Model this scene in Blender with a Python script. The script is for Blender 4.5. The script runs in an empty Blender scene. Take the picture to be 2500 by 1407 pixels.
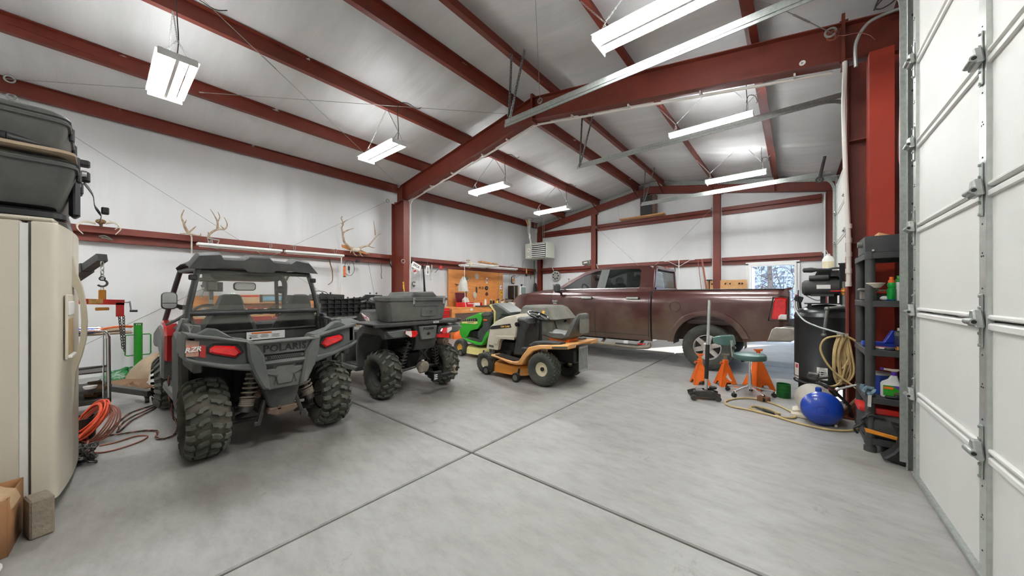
import bpy, math, random
from mathutils import Vector, Matrix, Euler
C = bpy.context.scene.collection
PI = math.pi
rnd = random.Random(7)
# ---------------------------------------------------------------- camera, world, sun, exposure
cam_d = bpy.data.cameras.new('camera'); cam = bpy.data.objects.new('camera', cam_d); C.objects.link(cam)
cam_d.sensor_fit = 'HORIZONTAL'; cam_d.sensor_width = 36.0
cam_d.lens = 36.0 * 834.0 / 2500.0
cam_d.shift_y = (720.0 - 703.5) / 2500.0
cam_d.clip_start = 0.05; cam_d.clip_end = 300
YAW = math.radians(39.6)
cam.location = (0, 0, 1.34); cam.rotation_euler = (PI / 2, 0, YAW)
bpy.context.scene.camera = cam
vs = bpy.context.scene.view_settings
vs.view_transform = 'Standard'; vs.look = 'None'; vs.gamma = 1.0; vs.use_curve_mapping = False
vs.exposure = 0.95
w = bpy.data.worlds.new('world'); bpy.context.scene.world = w; w.use_nodes = True
wn = w.node_tree.nodes; wl = w.node_tree.links
bgn = wn['Background']
sky = wn.new('ShaderNodeTexSky'); sky.sky_type = 'HOSEK_WILKIE'; sky.turbidity = 3.0
sky.sun_direction = Vector((0.25, 0.8, 0.6)).normalized()
wl.new(sky.outputs[0], bgn.inputs[0]); bgn.inputs[1].default_value = 17.0
sun_d = bpy.data.lights.new('sun', 'SUN'); sun_d.energy = 12.0; sun_d.angle = math.radians(0.6); sun_d.color = (1.0, 0.97, 0.93)
sun = bpy.data.objects.new('sun', sun_d); C.objects.link(sun)
sun.rotation_euler = Vector((0.42, 0.76, 0.44)).to_track_quat('Z', 'Y').to_euler()
# ---------------------------------------------------------------- materials
def lin(c):
    return tuple((x / 255.0 / 12.92) if x / 255.0 <= 0.04045 else ((x / 255.0 + 0.055) / 1.055) ** 2.4 for x in c) + (1.0,)
_M = {}
def mat(name, col, rough=0.6, metal=0.0, vary=0.12, scale=6.0, col2=None, bump=0.0, bscale=None, spec=0.5, trans=0.0, alpha=1.0, emit=None, estr=0.0, coat=0.0, amt=None, stretch=None):
    if name in _M: return _M[name]
    m = bpy.data.materials.new(name); m.use_nodes = True; nt = m.node_tree; n = nt.nodes; l = nt.links
    b = n['Principled BSDF']
    b.inputs['Roughness'].default_value = rough; b.inputs['Metallic'].default_value = metal
    b.inputs['Specular IOR Level'].default_value = spec
    if trans: b.inputs['Transmission Weight'].default_value = trans
    if alpha < 1: b.inputs['Alpha'].default_value = alpha
    if coat: b.inputs['Coat Weight'].default_value = coat; b.inputs['Coat Roughness'].default_value = 0.12
    if emit:
        b.inputs['Emission Color'].default_value = lin(emit); b.inputs['Emission Strength'].default_value = estr
    c1 = lin(col)
    if col2 is None:
        k = 1 - vary * 2.2
        c2 = tuple(x * k for x in c1[:3]) + (1.0,)
    else: c2 = lin(col2)
    tc = n.new('ShaderNodeTexCoord'); src = tc.outputs['Object']
    if stretch:
        mp = n.new('ShaderNodeMapping'); mp.inputs['Scale'].default_value = stretch; l.new(src, mp.inputs[0]); src = mp.outputs[0]
    nz = n.new('ShaderNodeTexNoise'); nz.inputs['Scale'].default_value = scale; nz.inputs['Detail'].default_value = 6.0; nz.inputs['Roughness'].default_value = 0.6
    l.new(src, nz.inputs['Vector'])
    rp = n.new('ShaderNodeValToRGB'); a = amt or (0.38, 0.72)
    rp.color_ramp.elements[0].position = a[0]; rp.color_ramp.elements[1].position = a[1]
    rp.color_ramp.elements[0].color = c1; rp.color_ramp.elements[1].color = c2
    l.new(nz.outputs[0], rp.inputs[0]); l.new(rp.outputs[0], b.inputs['Base Color'])
    if bump:
        n2 = n.new('ShaderNodeTexNoise'); n2.inputs['Scale'].default_value = bscale or scale * 4; n2.inputs['Detail'].default_value = 4
        l.new(src, n2.inputs['Vector'])
        bp = n.new('ShaderNodeBump'); bp.inputs['Strength'].default_value = bump; bp.inputs['Distance'].default_value = 0.02
        l.new(n2.outputs[0], bp.inputs['Height']); l.new(bp.outputs[0], b.inputs['Normal'])
    _M[name] = m
    return m
def M(k): return _M[k]
mat('steel_red', (108, 41, 25), 0.48, 0.0, 0.10, 3.0, bump=0.03)
mat('steel_red_bright', (146, 42, 22), 0.42, 0.0, 0.08, 3.0)
mat('galv', (172, 176, 170), 0.42, 0.65, 0.12, 30.0)
mat('galv_light', (196, 200, 194), 0.35, 0.6, 0.08, 20.0)
mat('chrome', (226, 226, 226), 0.2, 1.0, 0.04, 8)
mat('iron', (88, 84, 80), 0.5, 0.7, 0.2, 14)
mat('rust', (112, 94, 78), 0.8, 0.2, 0.2, 14, col2=(78, 62, 52))
mat('lug', (92, 94, 84), 0.85, 0, 0.15, 9, col2=(62, 64, 56), bump=0.1)
mat('white_paint', (226, 226, 222), 0.45, 0, 0.03, 5)
mat('white_plastic', (228, 226, 220), 0.4, 0, 0.03, 5)
mat('door_white', (214, 213, 207), 0.55, 0, 0.02, 2, bump=0.04, bscale=60)
mat('black_plastic', (46, 47, 46), 0.55, 0, 0.1, 5, col2=(66, 67, 64))
mat('dusty_plastic', (68, 70, 67), 0.6, 0, 0.1, 3.5, col2=(98, 96, 88), bump=0.05)
mat('utv_grey', (78, 81, 78), 0.5, 0, 0.1, 3.5, col2=(104, 104, 98), bump=0.04)
mat('utv_dark', (40, 41, 40), 0.6, 0, 0.1, 4, col2=(74, 72, 66), bump=0.04)
mat('black', (22, 22, 22), 0.5, 0, 0.1, 5)
mat('black_gloss', (26, 27, 27), 0.25, 0, 0.05, 5)
mat('tank_black', (30, 31, 31), 0.32, 0.1, 0.1, 3, bump=0.02)
mat('rubber', (50, 52, 47), 0.85, 0, 0.15, 7, col2=(82, 80, 70), bump=0.15, amt=(0.42, 0.8))
mat('rubber_mud', (46, 47, 41), 0.9, 0, 0.1, 6, col2=(100, 92, 78), bump=0.25, amt=(0.4, 0.85))
mat('rim_dusty', (136, 126, 110), 0.7, 0.1, 0.15, 9)
mat('alloy', (208, 204, 197), 0.35, 0.45, 0.1, 8, col2=(160, 150, 138))
mat('truck_maroon', (70, 33, 29), 0.28, 0.2, 0.1, 1.6, col2=(98, 80, 66), coat=0.7, amt=(0.45, 0.75))
mat('truck_dirt', (96, 82, 70), 0.85, 0, 0.15, 5, col2=(122, 106, 90), bump=0.1)
mat('glass_tint', (24, 30, 28), 0.06, 0, 0, 1, alpha=0.55, spec=0.8)
mat('glass_clear', (205, 212, 205), 0.05, 0, 0, 1, alpha=0.2, spec=0.8)
mat('plexi', (150, 150, 138), 0.08, 0, 0, 1, alpha=0.16, spec=0.7)
mat('red_lens', (226, 14, 18), 0.12, 0, 0.25, 14, coat=1.0)
mat('clear_lens', (222, 214, 206), 0.12, 0, 0.05, 12, coat=1.0)
mat('red_gloss', (168, 24, 22), 0.22, 0, 0.08, 4, coat=0.7)
mat('red_paint', (190, 34, 26), 0.38, 0, 0.1, 6)
mat('red_tool', (196, 26, 28), 0.3, 0, 0.05, 6)
mat('orange_paint', (230, 104, 28), 0.36, 0, 0.07, 8)
mat('orange_deck', (222, 136, 44), 0.42, 0, 0.08, 6, col2=(196, 140, 70))
mat('orange_fender', (226, 158, 84), 0.42, 0, 0.06, 5, col2=(214, 168, 112))
mat('cream_hood', (208, 200, 182), 0.42, 0, 0.05, 4, col2=(192, 182, 160))
mat('cream_rim', (214, 202, 170), 0.5, 0, 0.08, 9)
mat('jd_green', (36, 148, 28), 0.32, 0, 0.06, 5, coat=0.4)
mat('jd_yellow', (216, 202, 128), 0.45, 0, 0.06, 6)
mat('green_paint', (20, 122, 24), 0.35, 0, 0.15, 9)
mat('wood_ply', (216, 146, 80), 0.6, 0, 0.12, 3, col2=(196, 120, 58), stretch=(1, 1, 6))
mat('wood_pale', (206, 158, 106), 0.65, 0, 0.12, 3, col2=(184, 132, 82), stretch=(6, 1, 6))
mat('wood_old', (118, 88, 62), 0.8, 0, 0.15, 8, bump=0.1)
mat('fridge', (208, 199, 180), 0.4, 0, 0.03, 2, bump=0.05, bscale=160)
mat('fridge_dark', (186, 176, 152), 0.45, 0, 0.05, 5)
mat('blue_plastic', (22, 60, 158), 0.32, 0, 0.06, 6, coat=0.4)
mat('blue_dark', (16, 40, 150), 0.35, 0, 0.1, 6)
mat('hose_tan', (184, 160, 108), 0.55, 0, 0.1, 9)
mat('cord_orange', (216, 76, 34), 0.5, 0, 0.08, 8)
mat('cord_brown', (140, 78, 58), 0.55, 0, 0.1, 8)
mat('vinyl_teal', (74, 104, 97), 0.42, 0, 0.04, 5)
mat('vinyl_pale', (164, 172, 158), 0.5, 0, 0.04, 5)
mat('paper', (226, 222, 212), 0.8, 0, 0.05, 20)
mat('label_white', (232, 230, 224), 0.6, 0, 0.03, 14)
mat('ink', (30, 30, 30), 0.7, 0, 0, 5)
mat('cardboard', (158, 112, 70), 0.85, 0, 0.1, 4)
mat('kraft', (196, 164, 126), 0.85, 0, 0.1, 5, bump=0.3)
mat('concrete_block', (140, 128, 112), 0.95, 0, 0.15, 9, bump=0.4)
mat('cloth_white', (206, 202, 192), 0.9, 0, 0.1, 5, bump=0.3)
mat('cloth_tan', (166, 146, 122), 0.9, 0, 0.12, 5, bump=0.3)
mat('antler', (142, 118, 92), 0.6, 0, 0.2, 18, col2=(190, 176, 152))
mat('bone', (206, 196, 176), 0.6, 0, 0.1, 12)
mat('fur_brown', (132, 98, 60), 0.95, 0, 0.2, 30, bump=0.6)
mat('yellow', (232, 178, 40), 0.5, 0, 0.06, 6)
mat('purple', (92, 48, 160), 0.4, 0, 0.05, 6)
mat('green_liquid', (20, 150, 56), 0.25, 0, 0.05, 6)
mat('olive_can', (18, 96, 34), 0.35, 0.3, 0.2, 9, col2=(10, 50, 20))
mat('brass', (190, 130, 60), 0.35, 0.8, 0.1, 9)
mat('heater_grey', (192, 196, 182), 0.5, 0, 0.03, 4)
mat('seat_grey', (62, 64, 60), 0.5, 0, 0.06, 5, col2=(92, 91, 82))
mat('bag_grey', (92, 92, 84), 0.7, 0, 0.06, 4, col2=(120, 116, 102))
mat('pipe_grey', (104, 106, 100), 0.45, 0.4, 0.1, 9)
mat('screen', (120, 134, 130), 0.15, 0, 0.05, 4)
mat('tube_light', (255, 255, 255), 0.5, emit=(250, 253, 255), estr=75.0, vary=0)
mat('led_red', (255, 40, 30), 0.4, vary=0)
mat('camo', (86, 84, 56), 0.9, 0, 0.3, 14)
mat('pvc', (206, 200, 190), 0.45, 0, 0.04, 6)
# ---------------------------------------------------------------- mesh building
_ORDER = {}
class MB:
    def __init__(s, smooth=None):
        s.v = []; s.f = []; s.mi = []; s.m = 0; s.smooth = smooth
    def add(s, verts, faces, M4=None):
        o = len(s.v)
        if M4 is not None: verts = [M4 @ Vector(v) for v in verts]
        s.v.extend(Vector(v) for v in verts); s.f.extend([tuple(i + o for i in f) for f in faces]); s.mi.extend([s.m] * len(faces))
        return s
    def box(s, c, d, r=None, ch=0.0):
        """centre, full size, euler; ch = chamfer"""
        hx, hy, hz = d[0] / 2, d[1] / 2, d[2] / 2
        T = Matrix.Translation(c)
        if r is not None: T = T @ Euler(r).to_matrix().to_4x4()
        ch = min(ch, hx * .9, hy * .9, hz * .9)
        if ch <= 0:
            v = [(x, y, z) for x in (-hx, hx) for y in (-hy, hy) for z in (-hz, hz)]
            f = [(0, 1, 3, 2), (4, 6, 7, 5), (0, 4, 5, 1), (2, 3, 7, 6), (0, 2, 6, 4), (1, 5, 7, 3)]
            return s.add(v, f, T)
        v = []; idx = {}
        for sx in (-1, 1):
            for sy in (-1, 1):
                for sz in (-1, 1):
                    for a in range(3):
                        p = [sx * (hx - ch), sy * (hy - ch), sz * (hz - ch)]
                        p[a] = (sx * hx, sy * hy, sz * hz)[a]
                        idx[(sx, sy, sz, a)] = len(v); v.append(p)
        f = []
        q = [(-1, -1), (1, -1), (1, 1), (-1, 1)]
        for a in range(3):
            b, c2 = (a + 1) % 3, (a + 2) % 3
            for sg in (-1, 1):
                L = []
                for (p, r2) in q:
                    k = [0, 0, 0]; k[a] = sg; k[b] = p; k[c2] = r2; L.append(idx[(k[0], k[1], k[2], a)])
                f.append(tuple(L) if sg > 0 else tuple(reversed(L)))
            for p in (-1, 1):
                for r2 in (-1, 1):
                    k0 = [0, 0, 0]; k1 = [0, 0, 0]; k0[a] = -1; k1[a] = 1
                    for k in (k0, k1): k[b] = p; k[c2] = r2
                    A = idx[tuple(k0) + (b,)]; B = idx[tuple(k1) + (b,)]; D = idx[tuple(k1) + (c2,)]; E = idx[tuple(k0) + (c2,)]
                    f.append((A, E, D, B) if p * r2 > 0 else (A, B, D, E))
        for sx in (-1, 1):
            for sy in (-1, 1):
                for sz in (-1, 1):
                    t = (idx[(sx, sy, sz, 0)], idx[(sx, sy, sz, 1)], idx[(sx, sy, sz, 2)])
                    f.append(t if sx * sy * sz > 0 else t[::-1])
        return s.add(v, f, T)
    def bar(s, a, b, w, h, up=(0, 0, 1), ch=0.0):
        a = Vector(a); b = Vector(b); d = b - a; L = d.length; z = d.normalized(); u = Vector(up)
        x = u.cross(z)
        if x.length < 1e-4: x = Vector((1, 0, 0)).cross(z)
        x.normalize(); y = z.cross(x)
        R = Matrix((x, y, z)).transposed().to_4x4()
        t = MB(); t.box((0, 0, 0), (w, h, L), ch=ch)
        return s.add(t.v, t.f, Matrix.Translation((a + b) / 2) @ R)
    def tube(s, pts, r, n=8, closed=False, caps=True):
        pts = [Vector(p) for p in pts]; N = len(pts)
        rs = list(r) if hasattr(r, '__len__') else [r] * N
        tg = []
        for i in range(N):
            a = pts[i - 1] if (i > 0 or closed) else pts[i]; b = pts[(i + 1) % N] if (i < N - 1 or closed) else pts[i]
            t = b - a; tg.append(t.normalized() if t.length > 1e-9 else Vector((0, 0, 1)))
        u = Vector((0, 0, 1)) if abs(tg[0].z) < .9 else Vector((1, 0, 0))
        nrm = (u - tg[0] * u.dot(tg[0])).normalized(); v = []
        for i in range(N):
            nrm = nrm - tg[i] * nrm.dot(tg[i])
            if nrm.length < 1e-6: nrm = tg[i].orthogonal()
            nrm.normalize(); bn = tg[i].cross(nrm)
            for k in range(n):
                a = 2 * PI * k / n; v.append(pts[i] + (nrm * math.cos(a) + bn * math.sin(a)) * rs[i])
        f = []
        for i in range(N if closed else N - 1):
            j = (i + 1) % N
            for k in range(n):
                k2 = (k + 1) % n; f.append((i * n + k, i * n + k2, j * n + k2, j * n + k))
        if caps and not closed:
            f.append(tuple(range(n))[::-1]); f.append(tuple((N - 1) * n + k for k in range(n)))
        return s.add(v, f)
    def cyl(s, a, b, r, r2=None, n=16):
        return s.tube([a, b], [r, r if r2 is None else r2], n)
    def lathe(s, prof, o=(0, 0, 0), axis='z', n=24, M4=None, caps=True):
        """profile of (radius, height)"""
        v = []; f = []; N = len(prof)
        for (r, h) in prof:
            for k in range(n):
                a = 2 * PI * k / n; p = (r * math.cos(a), r * math.sin(a), h)
                if axis == 'x': p = (p[2], p[0], p[1])
                elif axis == 'y': p = (p[1], p[2], p[0])
                v.append(p)
        for i in range(N - 1):
            for k in range(n):
                k2 = (k + 1) % n; f.append((i * n + k, i * n + k2, (i + 1) * n + k2, (i + 1) * n + k))
        if caps and prof[0][0] > 1e-4: f.append(tuple(range(n))[::-1])
        if caps and prof[-1][0] > 1e-4: f.append(tuple((N - 1) * n + k for k in range(n)))
        T = Matrix.Translation(o)
        if M4 is not None: T = T @ M4
        return s.add(v, f, T)
    def prism(s, poly, a, b, axis='y', ch=0.0):
        """poly in the two other axes (x,z for y; y,z for x; x,y for z), from a to b; ch = edge chamfer on both ends"""
        area = sum(poly[i][0] * poly[(i + 1) % len(poly)][1] - poly[(i + 1) % len(poly)][0] * poly[i][1] for i in range(len(poly)))
        if area < 0: poly = poly[::-1]
        if b < a: a, b = b, a
        def mk(p, t): return {'y': (p[0], t, p[1]), 'x': (t, p[0], p[1]), 'z': (p[0], p[1], t)}[axis]
        n = len(poly); rings = []
        if ch > 0:
            cx = sum(p[0] for p in poly) / n; cy = sum(p[1] for p in poly) / n; ins = []
            for i in range(n):
                p0 = Vector(poly[i - 1]); p1 = Vector(poly[i]); p2 = Vector(poly[(i + 1) % n])
                e1 = (p1 - p0); e2 = (p2 - p1)
                if e1.length < 1e-7 or e2.length < 1e-7: ins.append(tuple(p1)); continue
                e1.normalize(); e2.normalize()
                nn = Vector((-e1.y, e1.x)) + Vector((-e2.y, e2.x))
                if nn.length < 1e-5: ins.append(tuple(p1)); continue
                nn.normalize(); k = ch / max(.45, nn.dot(Vector((-e1.y, e1.x)))); ins.append(tuple(p1 + nn * k))
            rings = [(ins, a), (poly, a + ch), (poly, b - ch), (ins, b)]
        else: rings = [(poly, a), (poly, b)]
        v = [mk(p, t) for (P, t) in rings for p in P]; f = []
        for r in range(len(rings) - 1):
            for i in range(n):
                j = (i + 1) % n; q = (r * n + i, r * n + j, (r + 1) * n + j, (r + 1) * n + i)
                f.append(q[::-1] if axis == 'y' else q)
        e0 = tuple(range(n)); e1 = tuple((len(rings) - 1) * n + i for i in range(n))
        if axis == 'y': f.append(e0); f.append(e1[::-1])
        else: f.append(e0[::-1]); f.append(e1)
        return s.add(v, f)
    def loft(s, rings, closed=True, caps=True):
        n = len(rings[0]); v = [p for r in rings for p in r]; f = []
        for i in range(len(rings) - 1):
            for k in range(n if closed else n - 1):
                k2 = (k + 1) % n; f.append((i * n + k, i * n + k2, (i + 1) * n + k2, (i + 1) * n + k))
        if caps and closed:
            f.append(tuple(range(n))[::-1]); f.append(tuple((len(rings) - 1) * n + k for k in range(n)))
        return s.add(v, f)
    def sphere(s, c, r, n=14, sc=(1, 1, 1), m=8):
        prof = [(max(1e-5, r * math.sin(PI * i / m)), -r * math.cos(PI * i / m)) for i in range(m + 1)]
        return s.lathe(prof, c, 'z', n, Matrix.Diagonal((sc[0], sc[1], sc[2], 1)))
    def torus(s, c, R, r, axis='z', n=24, m=8, a0=0, a1=2 * PI, tilt=None):
        full = abs(a1 - a0 - 2 * PI) < 1e-4; pts = []
        K = n if full else n + 1
        for i in range(K):
            a = a0 + (a1 - a0) * i / n; p = Vector((R * math.cos(a), R * math.sin(a), 0))
            if axis == 'x': p = Vector((0, p.x, p.y))
            elif axis == 'y': p = Vector((p.y, 0, p.x))
            if tilt is not None: p = Euler(tilt).to_matrix() @ p
            pts.append(p + Vector(c))
        return s.tube(pts, r, m, closed=full)
    def xf(s, M4):
        s.v = [M4 @ p for p in s.v]; return s
    def halves(s, y0, x0=None):
        """the loose pieces sorted by the side of y0 (and x0) they stand on"""
        par = list(range(len(s.v)))
        def find(a):
            while par[a] != a: par[a] = par[par[a]]; a = par[a]
            return a
        for q in s.f:
            for k in q[1:]:
                a, b = find(q[0]), find(k)
                if a != b: par[a] = b
        ctr = {}
        for i, p in enumerate(s.v):
            c = ctr.setdefault(find(i), [0, 0, 0]); c[0] += p.x; c[1] += p.y; c[2] += 1
        out = {}
        for q, mi in zip(s.f, s.mi):
            c = ctr[find(q[0])]; key = (c[1] / c[2] < y0, x0 is not None and c[0] / c[2] < x0)
            mb, mp = out.setdefault(key, (MB(), {}))
            for k in q:
                if k not in mp: mp[k] = len(mb.v); mb.v.append(s.v[k])
            mb.f.append(tuple(mp[k] for k in q)); mb.mi.append(mi)
        return [out[k][0] for k in sorted(out)]
    def build(s, name, m, parent=None, ang=32, W=False, side=None, sidex=None, **pr):
        if side is not None: return [h.build(name, m, parent, ang, W, **pr) for h in s.halves(side, sidex)][0]
        me = bpy.data.meshes.new(name)
        off = parent['_o'] if (W and parent is not None and '_o' in parent) else None
        vs_ = [p - Vector(off) for p in s.v] if off is not None else s.v
        me.from_pydata([tuple(p) for p in vs_], [], s.f)
        ms = m if isinstance(m, (list, tuple)) else [m]
        for k in ms: me.materials.append(M(k) if isinstance(k, str) else k)
        if len(ms) > 1: me.polygons.foreach_set('material_index', s.mi)
        me.update()
        if ang:
            me.polygons.foreach_set('use_smooth', [True] * len(me.polygons)); me.set_sharp_from_angle(angle=math.radians(ang))
        o = bpy.data.objects.new(name, me); C.objects.link(o)
        if parent is not None: o.parent = parent; _ORDER.setdefault(parent, []).append(o)
        for k, x in pr.items(): o[k] = x
        return o
def thing(name, label, cat, loc=(0, 0, 0), rz=0.0, group=None):
    o = bpy.data.objects.new(name, None); C.objects.link(o); o.empty_display_size = .1
    o.location = loc; o.rotation_euler = (0, 0, rz); o['label'] = label; o['category'] = cat
    if group: o['group'] = group
    o['_o'] = tuple(loc)
    return o
def tag(o, label, cat, group=None, kind=None):
    o['label'] = label; o['category'] = cat
    if group: o['group'] = group
    if kind: o['kind'] = kind
    return o
def solo(mb, name, m, label, cat, group=None, ang=32, kind=None, base=None):
    """a thing that is one mesh: vertices in world, origin moved to its base"""
    if base is None:
        xs = [p.x for p in mb.v]; ys = [p.y for p in mb.v]; zs = [p.z for p in mb.v]
        base = ((min(xs) + max(xs)) / 2, (min(ys) + max(ys)) / 2, min(zs))
    b = Vector(base); mb.v = [p - b for p in mb.v]
    o = mb.build(name, m, None, ang); o.location = b
    return tag(o, label, cat, group, kind)
def struct(mb, name, m, label=None, cat=None, ang=32):
    o = mb.build(name, m, None, ang); o['kind'] = 'structure'
    if label: o['label'] = label; o['category'] = cat
    return o
def copy_tree(o, parent=None):
    c = o.copy(); C.objects.link(c)
    if parent is not None: c.parent = parent
    for ch in list(o.children): copy_tree(ch, c)
    return c
def arc(c, r, a0, a1, n, plane='xz'):
    o = []
    for i in range(n + 1):
        a = a0 + (a1 - a0) * i / n; u = r * math.cos(a); v_ = r * math.sin(a)
        o.append({'xz': (c[0] + u, c[1], c[2] + v_), 'xy': (c[0] + u, c[1] + v_, c[2]), 'yz': (c[0], c[1] + u, c[2] + v_)}[plane])
    return o
def arc2(cx, cy, r, a0, a1, n):
    return [(cx + r * math.cos(a0 + (a1 - a0) * i / n), cy + r * math.sin(a0 + (a1 - a0) * i / n)) for i in range(n + 1)]
def spline(P, k=6, closed=False):
    P = [Vector(p) for p in P]; n = len(P); out = []
    R = range(n) if closed else range(n - 1)
    for i in R:
        p0 = P[(i - 1) % n] if (closed or i > 0) else P[0]; p1 = P[i]; p2 = P[(i + 1) % n]; p3 = P[(i + 2) % n] if (closed or i + 2 < n) else P[-1]
        for j in range(k):
            t = j / k; out.append(0.5 * ((2 * p1) + (p2 - p0) * t + (2 * p0 - 5 * p1 + 4 * p2 - p3) * t * t + (3 * p1 - p0 - 3 * p2 + p3) * t ** 3))
    if not closed: out.append(P[-1])
    return out
def rrect(w, h, r, n=4, cx=0, cy=0):
    o = []
    for (sx, sy, a) in ((1, 1, 0), (-1, 1, PI / 2), (-1, -1, PI), (1, -1, 1.5 * PI)):
        for i in range(n + 1):
            t = a + PI / 2 * i / n; o.append((cx + sx * (w / 2 - r) + r * math.cos(t), cy + sy * (h / 2 - r) + r * math.sin(t)))
    return o
def text(s, size, M4, m, parent, name='lettering', ext=0.002, W=False, bold=0.0, shear=0.0, sp=1.0, sx=1.0, **pr):
    cu = bpy.data.curves.new('t', 'FONT'); cu.body = s; cu.size = size; cu.align_x = 'CENTER'; cu.align_y = 'CENTER'; cu.extrude = ext
    cu.offset = bold; cu.shear = shear; cu.space_character = sp; cu.resolution_u = 2
    ob = bpy.data.objects.new('t', cu); C.objects.link(ob)
    bpy.context.view_layer.update()
    me = bpy.data.meshes.new_from_object(ob.evaluated_get(bpy.context.evaluated_depsgraph_get()))
    bpy.data.objects.remove(ob); bpy.data.curves.remove(cu)
    T = M4 @ Matrix.Diagonal((sx, 1, 1, 1))
    if W and parent is not None: T = Matrix.Translation(-Vector(parent['_o'])) @ T
    me.transform(T); me.materials.clear(); me.materials.append(M(m)); me.name = name
    o = bpy.data.objects.new(name, me); C.objects.link(o)
    if parent is not None: o.parent = parent; _ORDER.setdefault(parent, []).append(o)
    for k, x in pr.items(): o[k] = x
    return o
def face_m(loc, right, up):
    """matrix putting text x along right, y along up at loc"""
    r = Vector(right).normalized(); u = Vector(up).normalized(); n = r.cross(u).normalized(); u = n.cross(r)
    T = Matrix((r, u, n)).transposed().to_4x4(); T.translation = Vector(loc); return T
def chain(a, b, link=0.03, r=0.003, pts=None):
    """a chain of alternating links along a line"""
    m = MB(); a = Vector(a); b = Vector(b); d = b - a; n = max(1, int(d.length / (link * .78))); z = d.normalized()
    x = z.orthogonal().normalized(); y = z.cross(x)
    for i in range(n):
        c = a + d * ((i + .5) / n); u = x if i % 2 else y
        P = [c + z * (link * .5 * math.cos(t)) + u * (link * .27 * math.sin(t)) for t in [2 * PI * k / 8 for k in range(8)]]
        m.tube(P, r, 4, closed=True)
    return m
# ================================================================ THE BUILDING
RX = -3.8; YF = 5.25; YE = 12.15; YB = -3.2; XL = -8.77; XR = 0.98
def zb(x): return 5.05 - 0.174 * abs(x - RX)
def sheet_mat(name, c, c2, rough, st, bump=0.5):
    m = mat(name, c, rough, 0, 0.02, 0.9, col2=c2, bump=bump, bscale=1.6, stretch=st, spec=0.45)
    return m
sheet_mat('vinyl_wall', (219, 219, 218), (212, 212, 210), 0.36, (2.5, 2.5, 0.35))
sheet_mat('vinyl_roof', (208, 208, 207), (196, 196, 194), 0.42, (0.5, 3.0, 1.0), 0.6)
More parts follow.
